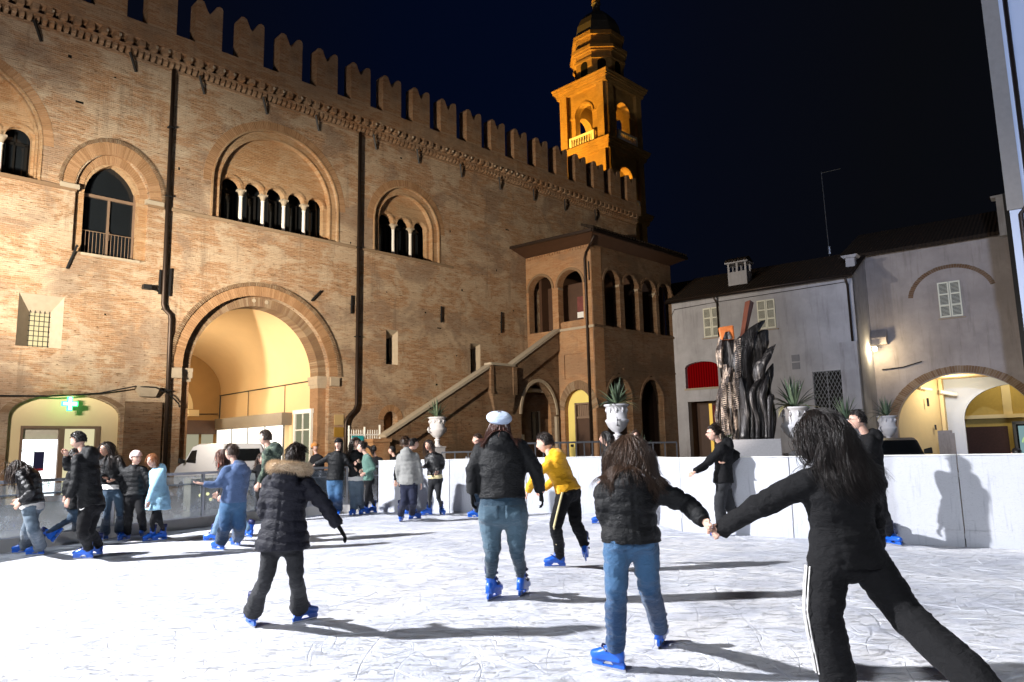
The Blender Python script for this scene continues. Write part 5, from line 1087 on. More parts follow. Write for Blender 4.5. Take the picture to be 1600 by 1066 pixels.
M['skate_blue'] = plain('blue_skate_plastic', (.004, .085, .46), .3, 0, .15, 12, .05, .6)
M['skate_dark'] = plain('dark_blue_skate_liner', (.006, .012, .08), .5)
M['steel'] = plain('skate_blade_steel', (.6, .62, .65), .25, .9, .05)
def evalmesh(mb, voxel, smooth=4, fac=.5):
    me = bpy.data.meshes.new('tmp'); me.from_pydata([tuple(v) for v in mb.v], [], mb.f)
    bm = bmesh.new(); bm.from_mesh(me); bmesh.ops.recalc_face_normals(bm, faces=bm.faces); bm.to_mesh(me); bm.free()
    o = bpy.data.objects.new('tmp', me); col.objects.link(o)
    r = o.modifiers.new('r', 'REMESH'); r.mode = 'VOXEL'; r.voxel_size = voxel; r.adaptivity = 0
    if smooth: s = o.modifiers.new('s', 'SMOOTH'); s.factor = fac; s.iterations = smooth
    bpy.context.view_layer.update()
    dg = bpy.context.evaluated_depsgraph_get(); out = bpy.data.meshes.new_from_object(o.evaluated_get(dg))
    bpy.data.objects.remove(o); bpy.data.meshes.remove(me)
    return out
def finish(me, name, mats, parent, loc=None):
    me.name = name; me.materials.clear()
    for m in (mats if isinstance(mats, (list, tuple)) else [mats]): me.materials.append(m)
    me.polygons.foreach_set('use_smooth', [True]*len(me.polygons)); me.update()
    o = bpy.data.objects.new(name, me); col.objects.link(o)
    if parent: o.parent = parent
    if loc is not None: o.location = loc
    return o
def oval(m, stations, n=20):
    """stations: (centre, xaxis, yaxis) -> closed loft of ellipses"""
    vs = []
    for c, ax, ay in stations:
        for j in range(n): a = 2*PI*j/n; vs.append(c+ax*math.cos(a)+ay*math.sin(a))
    k = len(stations)
    fs = [(i*n+j, i*n+(j+1) % n, (i+1)*n+(j+1) % n, (i+1)*n+j) for i in range(k-1) for j in range(n)]
    fs += [tuple(range(n-1, -1, -1)), tuple((k-1)*n+j for j in range(n))]
    m.add(vs, fs)
def ball(m, c, rx, ry, rz, ax=Vector((1, 0, 0)), ay=Vector((0, 1, 0)), az=Vector((0, 0, 1)), n=14):
    vs = [c+az*rz]; rows = n//2
    for i in range(1, rows):
        ph = PI*i/rows
        for j in range(n): a = 2*PI*j/n; vs.append(c+ax*(rx*math.sin(ph)*math.cos(a))+ay*(ry*math.sin(ph)*math.sin(a))+az*(rz*math.cos(ph)))
    vs.append(c-az*rz); L = len(vs)-1
    fs = [(0, 1+j, 1+(j+1) % n) for j in range(n)]
    for i in range(rows-2):
        for j in range(n): b = 1+i*n; fs.append((b+j, b+n+j, b+n+(j+1) % n, b+(j+1) % n))
    b = 1+(rows-2)*n; fs += [(b+j, L, b+(j+1) % n) for j in range(n)]
    m.add(vs, fs)
def curve(pts, rad, sub=5):
    """Catmull-Rom through joints"""
    P = [Vector(p) for p in pts]; out = []; rr = []
    for i in range(len(P)-1):
        p0 = P[max(i-1, 0)]; p1 = P[i]; p2 = P[i+1]; p3 = P[min(i+2, len(P)-1)]
        for k in range(sub):
            t_ = k/sub; a = .5*((2*p1)+(p2-p0)*t_+(2*p0-5*p1+4*p2-p3)*t_**2+(3*p1-p0-3*p2+p3)*t_**3)
            a = a*.55+p1.lerp(p2, t_)*.45
            out.append(a); rr.append(rad[i]+(rad[i+1]-rad[i])*t_)
    out.append(P[-1]); rr.append(rad[-1]); return out, rr
# ---- hand: wrist at origin, fingers along -z, palm towards +x (inwards), thumb towards +y
_hands = {}
def hand_mesh(curl):
    if curl in _hands: return _hands[curl]
    m = MB()
    oval(m, [(Vector((0, 0, .02)), Vector((.020, 0, 0)), Vector((0, .026, 0))), (Vector((0, 0, -.02)), Vector((.017, 0, 0)), Vector((0, .032, 0))), (Vector((.002, 0, -.06)), Vector((.015, 0, 0)), Vector((0, .041, 0))), (Vector((.003, 0, -.085)), Vector((.013, 0, 0)), Vector((0, .040, 0)))], 14)
    for y, L, r in ((.031, .070, .0088), (.011, .080, .0092), (-.010, .074, .0088), (-.030, .058, .0078)):
        p = Vector((.002, y, -.078)); a = .12+curl*.3; pts = [p+Vector((0, 0, .02)), p]; rr = [r, r*1.02]
        for k, f in enumerate((.45, .30, .25)):
            p = p+Vector((math.sin(a), y*.25*(1-curl*.6), -math.cos(a)))*(L*f); pts.append(p); rr.append(r*(.97-.08*k)); a += .25+curl*1.15
        m.tube(pts, rr, 8)
    p = Vector((.004, .024, -.02)); m.tube([p, p+Vector((.008, .022, -.022)), p+Vector((.016, .034, -.048)), p+Vector((.016+.014*curl, .036-.012*curl, -.072))], [.013, .0125, .0105, .008], 8)
    me = evalmesh(m, .0042, 2); _hands[curl] = ([v.co.copy() for v in me.vertices], [tuple(p.vertices) for p in me.polygons]); bpy.data.meshes.remove(me)
    return _hands[curl]
def head_r(d):
    """surface of the head in the direction d (x right, y forward, z up)"""
    x, y, z = d; hx, hy, hz = .073, .093, .118
    if z < 0: hx *= 1-.30*(-z)**1.6; 
    if y < 0 and z < -.1: hy *= 1-.30*min(1, (-z-.1)*1.3)
    if y < 0: hy *= 1.06
    if y > 0 and z < 0: hy *= 1-.04*(-z)
    p = Vector((x*hx, y*hy, z*hz))
    if y > 0:
        g = lambda cx, cz, sx, sz: math.exp(-((p.x-cx)/sx)**2-((p.z-cz)/sz)**2)
        ph = y
        p.y += ph*(.020*g(0, -.026, .011, .016)+.011*g(0, -.008, .009, .018)+.004*g(0, .022, .045, .010)-.008*g(.030, .004, .014, .010)-.008*g(-.030, .004, .014, .010)
              +.007*g(0, -.058, .020, .008)-.003*g(0, -.072, .02, .006)+.010*g(0, -.098, .020, .014)+.004*g(.042, -.03, .02, .02)+.004*g(-.042, -.03, .02, .02))
    return p
def head_geo(res):
    m = MB(); nu, nv = (44, 34) if res else (26, 20); vs = []
    for i in range(nv+1):
        ph = PI*i/nv
        for j in range(nu): a = 2*PI*j/nu; vs.append(head_r(Vector((math.sin(ph)*math.sin(a), math.sin(ph)*math.cos(a), math.cos(ph)))))
    fs = [(i*nu+j, (i+1)*nu+j, (i+1)*nu+(j+1) % nu, i*nu+(j+1) % nu) for i in range(nv) for j in range(nu)]
    m.add(vs, fs)
    for s in (-1, 1):
        ball(m, Vector((s*.074, -.006, -.008)), .008, .018, .030, n=10)
    m.cur = 1; m.tube([Vector((-.022, .088, -.060)), Vector((0, .094, -.0575)), Vector((.022, .088, -.060))], [.003, .0065, .003], 6)
    for s in (-1, 1):
        m.cur = 2; ball(m, Vector((s*.030, .0775, .004)), .014, .0075, .0075, n=10)
        m.cur = 3; ball(m, Vector((s*.030, .083, .004)), .0075, .003, .0072, n=8)  # iris drawn large and dark to carry the eye-socket shade
        m.tube([Vector((s*.014, .089, .018)), Vector((s*.030, .088, .023)), Vector((s*.046, .078, .018))], [.002, .0035, .002], 5)
    return m
_heads = {r: head_geo(r) for r in (0, 1)}
def skate_data():
    m = MB(); X = Vector((1, 0, 0)); Z = Vector((0, 0, 1)); Yv = Vector((0, 1, 0))
    oval(m, [(Vector((0, y, z)), X*w_, Z*h_) for y, z, w_, h_ in ((.165, .095, .012, .012), (.155, .097, .032, .028), (.12, .100, .044, .036), (.07, .108, .049, .046), (.01, .122, .047, .058), (-.05, .132, .044, .068), (-.10, .128, .042, .062), (-.13, .118, .03, .045), (-.138, .115, .012, .02))], 16)
    oval(m, [(Vector((0, y, z)), X*w_, Yv*h_) for y, z, w_, h_ in ((-.055, .10, .042, .07), (-.052, .17, .044, .070), (-.060, .23, .047, .064), (-.068, .29, .050, .066), (-.07, .315, .05, .068))], 16)
    m.box(-.04, .04, -.125, .14, .066, .085)
    boot = evalmesh(m, .009, 3); boot.materials.append(M['skate_blue']); boot.polygons.foreach_set('use_smooth', [True]*len(boot.polygons))
    def md(mb, name, mat):
        me = bpy.data.meshes.new(name); me.from_pydata([tuple(v) for v in mb.v], [], mb.f); me.materials.append(mat)
        bm = bmesh.new(); bm.from_mesh(me); bmesh.ops.recalc_face_normals(bm, faces=bm.faces); bm.to_mesh(me); bm.free(); return me
    a = MB(); prof = [(-.14, .022), (.15, .022), (.158, .045), (.135, .085), (-.125, .085), (-.145, .05)]; hole = [(-.055, .034), (.06, .034), (.025, .062), (-.02, .066)]
    a.plate(prof, [hole], -.011, .011); a.v = [(y, x, z) for x, y, z in a.v]; holder = md(a, 'blade_holder', M['skate_blue'])
    a = MB(); a.plate([(-.150, .004), (-.14, 0), (.145, 0), (.158, .008), (.155, .024), (-.145, .024)], [], -.002, .002); a.v = [(y, x, z) for x, y, z in a.v]; blade = md(a, 'blade', M['steel'])
    b = MB()
    for y, z, w_, r_ in ((.02, .165, .052, .25), (-.03, .215, .053, .1), (-.035, .275, .056, .0)):
        b.tube([(-w_, y-.035, z-.02), (-w_*.8, y+.012, z), (0, y+.035, z+.012), (w_*.8, y+.012, z), (w_, y-.035, z-.02)], .007, 6); b.box(w_-.004, w_+.010, y-.03, y+.008, z-.022, z-.002)
    buckle = md(b, 'buckle', M['skate_dark'])
    b = MB(); oval(b, [(Vector((0, -.068, .268)), X*.054, Yv*.070), (Vector((0, -.07, .318)), X*.056, Yv*.073), (Vector((0, -.072, .345)), X*.050, Yv*.066)], 18); liner = md(b, 'boot_liner', M['skate_dark']); liner.polygons.foreach_set('use_smooth', [True]*len(liner.polygons))
    return boot, holder, blade, buckle, liner
SKD = skate_data()
def hair(name, mat, parent, mtx, style, rg, n, length, wd, colliders, wind=Vector((0, 0, 0)), cover=None, sw=.0, vol=1.):
    sw = sw*1.0
    """strands rooted on the scalp; mtx: head -> person space"""
    m = MB(); cap = MB()
    nu, nv = 26, 18; keep = lambda d: (d.z > .42-.1*abs(d.x)) or d.y < (.30 if style != 'short' else .12) and d.z > (-.45 if style != 'short' else -.35)
    idx = {}; vs = []; 
    for i in range(nv+1):
        ph = PI*i/nv
        for j in range(nu):
            a = 2*PI*j/nu; d = Vector((math.sin(ph)*math.sin(a), math.sin(ph)*math.cos(a), math.cos(ph))); vs.append((d, head_r(d)*1.06*(1+(vol-1)*(.7 if not cover else 0))+Vector((0, -.003, .004))))
    fs = [q for q in ((i*nu+j, (i+1)*nu+j, (i+1)*nu+(j+1) % nu, i*nu+(j+1) % nu) for i in range(nv) for j in range(nu)) if all(keep(vs[k][0]) for k in q)]
    m.add([mtx @ v[1] for v in vs], fs)
    R3 = mtx.to_3x3(); down = Vector((0, 0, -1)); S = mtx.to_scale()[0]; hc = mtx.translation
    k = 0; inv = mtx.inverted()
    locks = [(Vector((rg.gauss(0, 1), rg.gauss(0, 1), rg.gauss(.4, 1))).normalized(), rg.uniform(0, 6.3), rg.uniform(.5, 1.0), Vector((rg.gauss(0, 1), rg.gauss(0, 1), 0))) for _ in range(34)]
    while k < n:
        d = Vector((rg.gauss(0, 1), rg.gauss(0, 1), rg.gauss(0, 1))).normalized()
        if not keep(d) or (d.z < -.25) or (cover and d.z > .15): continue
        k += 1
        p = mtx @ (head_r(d)*(1.05+(vol-1)*.6)+Vector((0, -.002, .003))); nrm = (R3 @ d).normalized(); side = Vector((d.x, d.y*.3, 0)); 
        down = Vector((0, 0, -1)); tang = lambda v, n_: (v-n_*v.dot(n_))
        if style == 'short':
            g = tang(R3 @ Vector((d.x*.5+rg.gauss(0, .22), -.8+rg.gauss(0, .2), -.25)), nrm); g = g.normalized() if g.length > .05 else nrm
            dirv = (g+nrm*rg.uniform(.05, .30)).normalized(); L = length*S*rg.uniform(.5, 1.1); N = 5; grav = .25
        elif style == 'tied':
            knot = mtx @ Vector((0, -.115, .02)); dirv = (knot-p).normalized(); L = min((knot-p).length*1.0, .2*S); N = 6; grav = 0
            if rg.random() < .30: p = knot+Vector((rg.gauss(0, .012), rg.gauss(0, .012), rg.gauss(0, .012))); dirv = (R3 @ Vector((rg.gauss(0, .2), -1, -.2))).normalized(); L = length*S*rg.uniform(.7, 1.1); N = 10; grav = .7
        else:
            g = tang(down*(.25+abs(d.x)+max(0, -d.y))+R3 @ Vector((d.x*.9, -.7 if d.y > -.2 else -.1, 0)), nrm); dirv = (g.normalized()+nrm*.06).normalized()
            L = length*S*rg.uniform(.72, 1.08); N = 16; grav = .55
        pts = [p]; lock = locks[min(range(len(locks)), key=lambda i_: (locks[i_][0]-d).length_squared)]; wv = lock[1]+rg.gauss(0, .35); cf = lock[2]
        step_ = L/N; pull = lock[3]; lr_ = rg.random()**.5
        for i in range(N):
            p0_ = p; p = p+dirv*step_
            w_ = (R3 @ Vector((math.sin(wv+i*cf), .6*math.cos(wv*1.3+i*cf), 0)))*sw*min(1, i/3)
            nd = (dirv+down*grav+wind*(i/N)+w_+pull*(.10*i/N)).normalized()
            if style == 'short':
                q = inv @ p; qn = q.normalized(); hr_ = head_r(qn).length*1.06
                if q.length < hr_: p = mtx @ (qn*hr_)
            else:
                q = inv @ p; qn = q.normalized(); hr_ = head_r(qn).length*(1.08+(vol-1)*lr_)
                if q.length < hr_: p = mtx @ (qn*hr_)
                for (cc, cx, cy, cz, rx, ry, rz) in colliders:
                    e = p-cc; u_ = Vector((e.dot(cx)/rx, e.dot(cy)/ry, e.dot(cz)/rz)); l_ = u_.length
                    if l_ < 1 and l_ > 1e-4: p = cc+(cx*(u_.x*rx)+cy*(u_.y*ry)+cz*(u_.z*rz))/l_*1.01
            mv = p-p0_; dirv = (nd*.55+(mv.normalized() if mv.length > 1e-6 else nd)*.45).normalized()
            pts.append(p)
        m.tube(pts, [wd*(1-.75*i/N) for i in range(N+1)], 3, flat=.6)
    return m.build(name, mat, parent, True)
PEOPLE = 0
def person(label, Y, yaw, pel, nk, hd, el, er, wl, wr, kl, kr, fl, fr, H=1.65, fat=1., top='black', topstyle='jacket', th=.02, hem=-.12, bottom='jeans', legs='straight',
           hairc='brown', hairs='long', hlen=.35, hyaw=None, hpitch=0, hroll=0, skin=0, res=None, hood=None, hat=None, shirt=None, gloves=False, glasses=False, curl=(.35, .35), wind=(0, 0, 0), nh=None, coatw=0, feet=True, group='skaters on the ice', collar=True, logo=None, twist=0, hrot=(None, None), curly=.18, vol=1., hw=None, pockets=False):
    """every joint: (px, py[, metres further than Y]); l / r are the person's own left and right; yaw: 0 faces away from the street camera, 90 to the right"""
    global PEOPLE; PEOPLE += 1
    rg = random.Random(PEOPLE*31); sc_ = H/1.65; res = res or (.0125 if Y < 6 else .015 if Y < 9 else .020 if Y < 14 else .024)
    def J(t_): return at(t_[0], t_[1], Y+(t_[2] if len(t_) > 2 else 0))
    base = at(pel[0], pel[1], Y); base = Vector((base.x, base.y, 0))
    J_ = lambda t_: J(t_)-base
    y_ = R(yaw); fw_ = Vector((math.sin(y_), math.cos(y_), 0)); rt = Vector((math.cos(y_), -math.sin(y_), 0))
    PEL, NK, HD = J_(pel), J_(nk), J_(hd)
    spine = (NK-PEL).normalized(); ty = R(yaw+twist); rts = Vector((math.cos(ty), -math.sin(ty), 0)); rts = (rts-spine*rts.dot(spine)).normalized()
    fs_ = spine.cross(rts).normalized()   # forward of the chest
    if fs_.dot(fw_) < 0: fs_ = -fs_
    SL = NK-rts*(.158*sc_*(.6+.4*fat))-spine*.062*sc_; SR = NK+rts*(.158*sc_*(.6+.4*fat))-spine*.062*sc_
    HL = PEL-rt*.088*sc_*fat; HRt = PEL+rt*.088*sc_*fat
    EL, ER, WL, WR, KL, KR = map(J_, (el, er, wl, wr, kl, kr))
    def foot(f):
        if len(f) == 3: g = ground(f[0], f[1])-base; hdg, pit, rol = f[2], 0, 0
        else: g = at(f[0], f[1], Y+f[2])-base; hdg, pit, rol = f[3], f[4], f[5]; g.z = max(g.z, .01)
        Mx = Matrix.Translation(g) @ Matrix.Rotation(-R(hdg), 4, 'Z') @ Matrix.Rotation(R(pit), 4, 'X') @ Matrix.Rotation(R(rol), 4, 'Y') @ Matrix.Scale(.92*sc_, 4)
        return Mx
    FL, FR = foot(fl), foot(fr); AL = FL @ Vector((0, -.068, .21)); AR = FR @ Vector((0, -.068, .21))
    # keep the leg bones at a human length: a knee bends between hip and ankle
    # ---- the body: one continuous mesh, head and hands grown on
    b = MB()
    def torso(m, t_, f0, f1, ext=0, wk=1.):
        prof = ((-.30, .150, .115), (-.15, .170, .130), (0, .168, .128), (.15, .155, .115), (.32, .138, .102), (.5, .145, .108), (.68, .158, .114), (.84, .168, .105), (.94, .140, .085), (1.02, .085, .066))
        st = []; LS = (NK-PEL).length
        fsx = sorted(set([f0]+[p[0] for p in prof if f0 < p[0] < f1]+[f1]))
        for f in fsx:
            for i in range(len(prof)-1):
                if prof[i][0] <= f <= prof[i+1][0] or (i == 0 and f < prof[0][0]) or (i == len(prof)-2 and f > prof[-1][0]):
                    a_ = (f-prof[i][0])/(prof[i+1][0]-prof[i][0]); a_ = max(0, min(1, a_)); w_ = prof[i][1]+(prof[i+1][1]-prof[i][1])*a_; d_ = prof[i][2]+(prof[i+1][2]-prof[i][2])*a_; break
            k = max(0, min(1, f)); ax = (rt.lerp(rts, k)).normalized(); ay = spine.cross(ax).normalized() if f > -.05 else Vector((0, 0, 1)).cross(ax).normalized()
            c = PEL+(NK-PEL)*f if f >= 0 else PEL+Vector((0, 0, 1))*(LS*f)*.5+spine*(LS*f)*.5
            c = c+fs_*(-.012*math.sin(max(0, min(1, f))*PI))
            fk = fat if f < .75 else (1+(fat-1)*.6); e_ = t_+(ext*max(0, (.5-f)) if ext else 0)
            st.append((c, ax*(w_*sc_*fk*wk+e_), ay*(d_*sc_*fk+e_)))
        oval(m, st, 22)
    torso(b, -.035, -.12, 1.02)
    for S_, E_, W_h in ((SL, EL, WL), (SR, ER, WR)):
        c_, r_ = curve([S_, E_, W_h], [.040*sc_, .034*sc_, .025*sc_]); b.tube(c_, r_, 10)
    for H_, K_, A_ in ((HL, KL, AL), (HRt, KR, AR)):
        c_, r_ = curve([H_, K_, A_], [.060*sc_*fat, .036*sc_, .026*sc_]); b.tube(c_, r_, 12)
    hy = R(hyaw if hyaw is not None else yaw)
    HM = Matrix.Translation(HD) @ Matrix.Rotation(-hy, 4, 'Z') @ Matrix.Rotation(R(hpitch), 4, 'X') @ Matrix.Rotation(R(hroll), 4, 'Y') @ Matrix.Scale(1.0*(sc_*.35+.65), 4)
    c_ = HM @ Vector((0, -.018, -.055)); b.tube([NK-spine*.05, NK+spine*.01, c_], [.07*sc_, .056*sc_, .05*sc_], 12)
    bme = evalmesh(b, max(res*1.2, .016), 3)
    out = MB(); out.v = [tuple(v.co) for v in bme.vertices]; out.f = [tuple(p.vertices) for p in bme.polygons]; out.m = [0]*len(out.f); bpy.data.meshes.remove(bme)
    hg = _heads[1 if Y < 13 else 0]; bn = len(out.v); out.v += [tuple(HM @ Vector(v)) for v in hg.v]; out.f += [tuple(bn+i for i in f) for f in hg.f]; out.m += hg.m
    hands = []
    for si, (E_, W_h, sgn) in enumerate(((EL, WL, -1), (ER, WR, 1))):
        hv, hf = hand_mesh(curl[si]); d = (W_h-E_).normalized(); z_ = -d
        fwd_ = fs_ if abs(fs_.dot(d)) < .8 else Vector((0, 0, 1))
        if hrot[si] is not None: fwd_ = Vector(hrot[si])
        y2 = (fwd_-z_*fwd_.dot(z_)).normalized(); x2 = y2.cross(z_)
        inward = x2 if (x2.dot(rts)*sgn < 0) else -x2
        Mh = Matrix((( *[inward[0]*1.0], y2[0], z_[0], W_h[0]), (inward[1], y2[1], z_[1], W_h[1]), (inward[2], y2[2], z_[2], W_h[2]), (0, 0, 0, 1))) @ Matrix.Scale(.86*sc_*(1.15 if gloves else 1), 4)
        flip = Mh.determinant() < 0
        hands.append(([Mh @ v for v in hv], [f[::-1] if flip else f for f in hf]))
    if not gloves:
        for hv, hf in hands: bn = len(out.v); out.v += [tuple(v) for v in hv]; out.f += [tuple(bn+i for i in f) for f in hf]; out.m += [0]*len(hf)
    me = bpy.data.meshes.new('person'); me.from_pydata(out.v, [], out.f); 
    root = finish(me, 'person', [SK[skin], M['lips'], M['eyewhite'], M['eyedark']], None, base); me.polygons.foreach_set('material_index', out.m)
    tag(root, label, 'person', group)
    if gloves:
        for hv, hf in hands: g = MB(); g.add(hv, hf); g.build('glove', C_['black'], root, True)
    # ---- clothes
    amp = .0075 if Y < 9 else .009
    def folds(me_, joints, k=1., quilt=None, stretch=(7, 7, 15)):
        me_.update(); N_ = [v.normal.copy() for v in me_.vertices]; sd = PEOPLE*3.7
        for v, nr in zip(me_.vertices, N_):
            p = v.co; q = Vector((p.x*stretch[0]+sd, p.y*stretch[1], p.z*stretch[2]))
            n1 = noise.noise(q); n2 = abs(noise.noise(q*2.1+Vector((9, 3, 1)))); w_ = 1.
            for j_, rr_ in joints:
                d = (p-j_).length; w_ += 1.3*math.exp(-(d/rr_)**2)
            o_ = (n1*.9-n2*.9)*amp*k*w_
            if quilt: o_ += quilt(p)
            v.co = p+nr*o_
        me_.update()
    m = MB()
    LS = (NK-PEL).length
    torso(m, th, hem, 1.0 if topstyle != 'hoodie' else 1.02, coatw)
    if hem < -.3:
        pass
    arr = [.052*sc_+th*.8, .044*sc_+th*.7, .032*sc_+th*.6]
    if fat > 1.1: arr = [x*1.16 for x in arr]
    for S_, E_, W_h in ((SL, EL, WL), (SR, ER, WR)):
        Wc = W_h-(W_h-E_).normalized()*.005
        m.tube([NK-spine*.012, S_+spine*.012*sc_], [.05*sc_+th*.7, .045*sc_+th*.6], 12); c_, r_ = curve([S_+(NK-S_)*.25-spine*.02, S_, E_, Wc], [arr[0]*.9, arr[0], arr[1], arr[2]]); m.tube(c_, r_, 12)
    if collar: ball(m, NK+spine*.02+fs_*.005, .072*sc_+th*.6, .066*sc_+th*.6, .045*sc_+(.02 if topstyle == 'puffer' else 0), rts, fs_, spine)
    if hood:
        ball(m, NK-fs_*(.085*sc_+th)-spine*.015, .125*sc_, .07*sc_, .10*sc_*hood, rts, fs_, spine); ball(m, NK-fs_*(.06*sc_)+spine*.055*sc_, .105*sc_, .06*sc_, .06*sc_*hood, rts, fs_, spine)
    tme = evalmesh(m, res, 3)
    if topstyle == 'puffer':
        sp_ = .085*sc_ if Y > 8 else .088*sc_; A_ = .0065
        segs = [(SL, EL), (EL, WL), (SR, ER), (ER, WR)]
        def quilt(p):
            f = (p-PEL).dot(spine); best = 1e9; L0 = f; lat = (p-PEL-spine*f)
            inT = abs(lat.dot(rts)) < .20*sc_*fat and f > hem*LS-.2
            dm = lat.length-.03 if inT else 1e9
            for i, (a_, b_) in enumerate(segs):
                ab = b_-a_; t1 = max(0, min(1, (p-a_).dot(ab)/ab.length_squared)); d = (p-(a_+ab*t1)).length
                if d < best: best = d; La = t1*ab.length+(.28*sc_ if i % 2 else 0)
            if best < .075*sc_+th and (best < abs(dm)*.62 or not inT): L0 = La+.03
            ph = (L0/sp_) % 1.; dd = min(ph, 1-ph)*sp_
            s_ = -A_*math.exp(-(dd/.010)**2)+A_*.55*math.sin(PI*ph)
            if topstyle == 'puffer' and Y < 7 and inT and best > .07: s_ -= .006*math.exp(-(lat.dot(rts)/.008)**2)
            return s_
        folds(tme, [(EL, .07), (ER, .07)], .9, quilt, (16, 16, 16))
    else:
        folds(tme, [(EL, .09), (ER, .09), (PEL+spine*LS*.25, .12), (WL, .06), (WR, .06)], 1.25 if topstyle != 'hoodie' else 1.5)
    topo = finish(tme, {'jacket': 'jacket', 'puffer': 'padded_jacket', 'hoodie': 'hooded_sweatshirt', 'coat': 'coat'}[topstyle], C_[top], root)
    if shirt:
        m = MB(); torso(m, th*.6, hem-.14, .3); sm_ = evalmesh(m, res, 3); folds(sm_, [], .6); finish(sm_, 'shirt_hem', C_[shirt], root)
    # trousers
    LR = dict(straight=(.098, .078, .074, .070), slim=(.092, .066, .052, .046), flare=(.094, .068, .072, .094), wide=(.102, .090, .092, .098), leggings=(.083, .055, .042, .036), baggy=(.10, .085, .075, .060))[legs]
    m = MB(); torso(m, .008, .03, .28)
    ball(m, PEL-Vector((0, 0, .015*sc_)), .172*sc_*fat, .132*sc_*fat, .135*sc_, rt, fw_, n=20)
    for s_, H_, K_, A_, Fm in ((-1, HL, KL, AL, FL), (1, HRt, KR, AR, FR)):
        Ah = A_.lerp(Fm @ Vector((0, -.068, .13)), .80 if legs in ('flare', 'wide', 'straight', 'baggy') else .05)
        mid = K_.lerp(A_, .55)
        c_, r_ = curve([PEL+(H_-PEL)*.75+Vector((0, 0, .03)), H_.lerp(K_, .12), K_, mid, Ah], [LR[0]*fat*sc_*.95, LR[0]*fat*sc_, LR[1]*sc_*(.5+.5*fat), LR[2]*sc_*(.6+.4*fat), LR[3]*sc_]); m.tube(c_, r_, 14)
        ball(m, H_-fw_*.045*sc_*fat-Vector((0, 0, .02)), .088*sc_*fat, .085*sc_*fat, .10*sc_)
    pme = evalmesh(m, res, 1)
    folds(pme, [(KL, .10), (KR, .10), (AL, .10), (AR, .10), (PEL, .12)], .3 if legs == 'leggings' else .8 if legs == 'flare' else 1.2, None, (7, 7, 17))
    trou = finish(pme, 'leggings' if legs == 'leggings' else 'trousers', C_[bottom], root)
    if pockets:
        from mathutils.bvhtree import BVHTree
        bv = BVHTree.FromPolygons([v.co.copy() for v in trou.data.vertices], [tuple(p.vertices) for p in trou.data.polygons])
        bk = -fw_
        for s_ in (-1, 1):
            m = MB(); n_p = 6; vs_ = []; c0 = PEL+rt*(s_*.078*sc_*fat)-Vector((0, 0, .0))
            for k_ in (.0045, -.004):
                for i_ in range(n_p+1):
                    for j_ in range(n_p+1):
                        u_, v_ = (j_/n_p-.5)*.125*sc_*fat**.5, (.5-i_/n_p)*.135*sc_; 
                        if i_ == n_p: v_ += abs(u_)*.28
                        o_ = c0+rt*u_+Vector((0, 0, v_))+bk*.4; hit = bv.ray_cast(o_, -bk)
                        p_ = hit[0] if hit[0] is not None else o_-bk*.3
                        vs_.append(p_+bk*k_)
            N1 = (n_p+1)**2; fs_q = []
            for i_ in range(n_p):
                for j_ in range(n_p): b_ = i_*(n_p+1)+j_; fs_q.append((b_, b_+1, b_+n_p+2, b_+n_p+1))
            rim = [j_ for j_ in range(n_p+1)]+[(i_+1)*(n_p+1)-1 for i_ in range(1, n_p+1)]+[n_p*(n_p+1)+j_ for j_ in range(n_p-1, -1, -1)]+[i_*(n_p+1) for i_ in range(n_p-1, 0, -1)]
            fs_q += [(rim[i_], rim[(i_+1) % len(rim)], N1+rim[(i_+1) % len(rim)], N1+rim[i_]) for i_ in range(len(rim))]
            m.add(vs_, fs_q); m.build('back_pocket', C_[bottom], root, True)
    # skates
    if feet:
        for Fm in (FL, FR):
            s_ = bpy.data.objects.new('skate', SKD[0]); col.objects.link(s_); s_.parent = root; s_.matrix_local = Fm
            for nm, dat in (('blade_holder', SKD[1]), ('blade', SKD[2]), ('buckle', SKD[3]), ('boot_liner', SKD[4]))[:4 if legs == 'wide' and Y < 5 else 5]:
                c = bpy.data.objects.new(nm, dat); col.objects.link(c); c.parent = s_
    # hair, hat, glasses
    colls = [(PEL.lerp(NK, .55), rts, fs_, spine, .165*sc_*fat+th, .118*sc_*fat+th, .33*sc_), (NK-spine*.05, rts, fs_, spine, .185*sc_+th, .08*sc_+th, .06*sc_+th)]
    for S_ in (SL, SR): colls.append((S_, rts, fs_, spine, .07*sc_+th, .07*sc_+th, .07*sc_+th))
    if hood: colls.append((NK-fs_*(.085*sc_+th), rts, fs_, spine, .12*sc_, .07*sc_, .1*sc_))
    if hat and hat != 'beret': hairs_cut = True
    n_ = nh or (520 if Y < 6 else 360 if Y < 9 else 230 if Y < 14 else 150); wd = hw or .0042 if Y < 6 else .0055 if Y < 9 else .008 if Y < 14 else .010
    if hairs: hair('hair', HR[hairc], root, HM, hairs, rg, n_, hlen, wd*sc_, colls, Vector(wind), cover=bool(hat), sw=curly, vol=vol)
    if hat == 'beret':
        m = MB(); X_ = HM.to_3x3() @ Vector((1, 0, 0)); Y2 = HM.to_3x3() @ Vector((0, 1, 0)); Z2 = HM.to_3x3() @ Vector((0, 0, 1)); tl = (Z2-Y2*.42+X_*.20).normalized(); x3 = (X_-tl*X_.dot(tl)).normalized(); y3 = tl.cross(x3)
        c_ = HM @ Vector((.004, -.035, .062)); oval(m, [(c_+tl*z, x3*r, y3*r) for z, r in ((-.045, .088), (-.030, .108), (-.008, .124), (.014, .122), (.034, .104), (.048, .07), (.054, .025))], 24); m.tube([c_+tl*.06, c_+tl*.080+x3*.012, c_+tl*.090+x3*.030], [.006, .005, .004], 6)
        hm_ = evalmesh(m, .008, 3); folds(hm_, [], .6); finish(hm_, 'beret', C_['beret'], root)
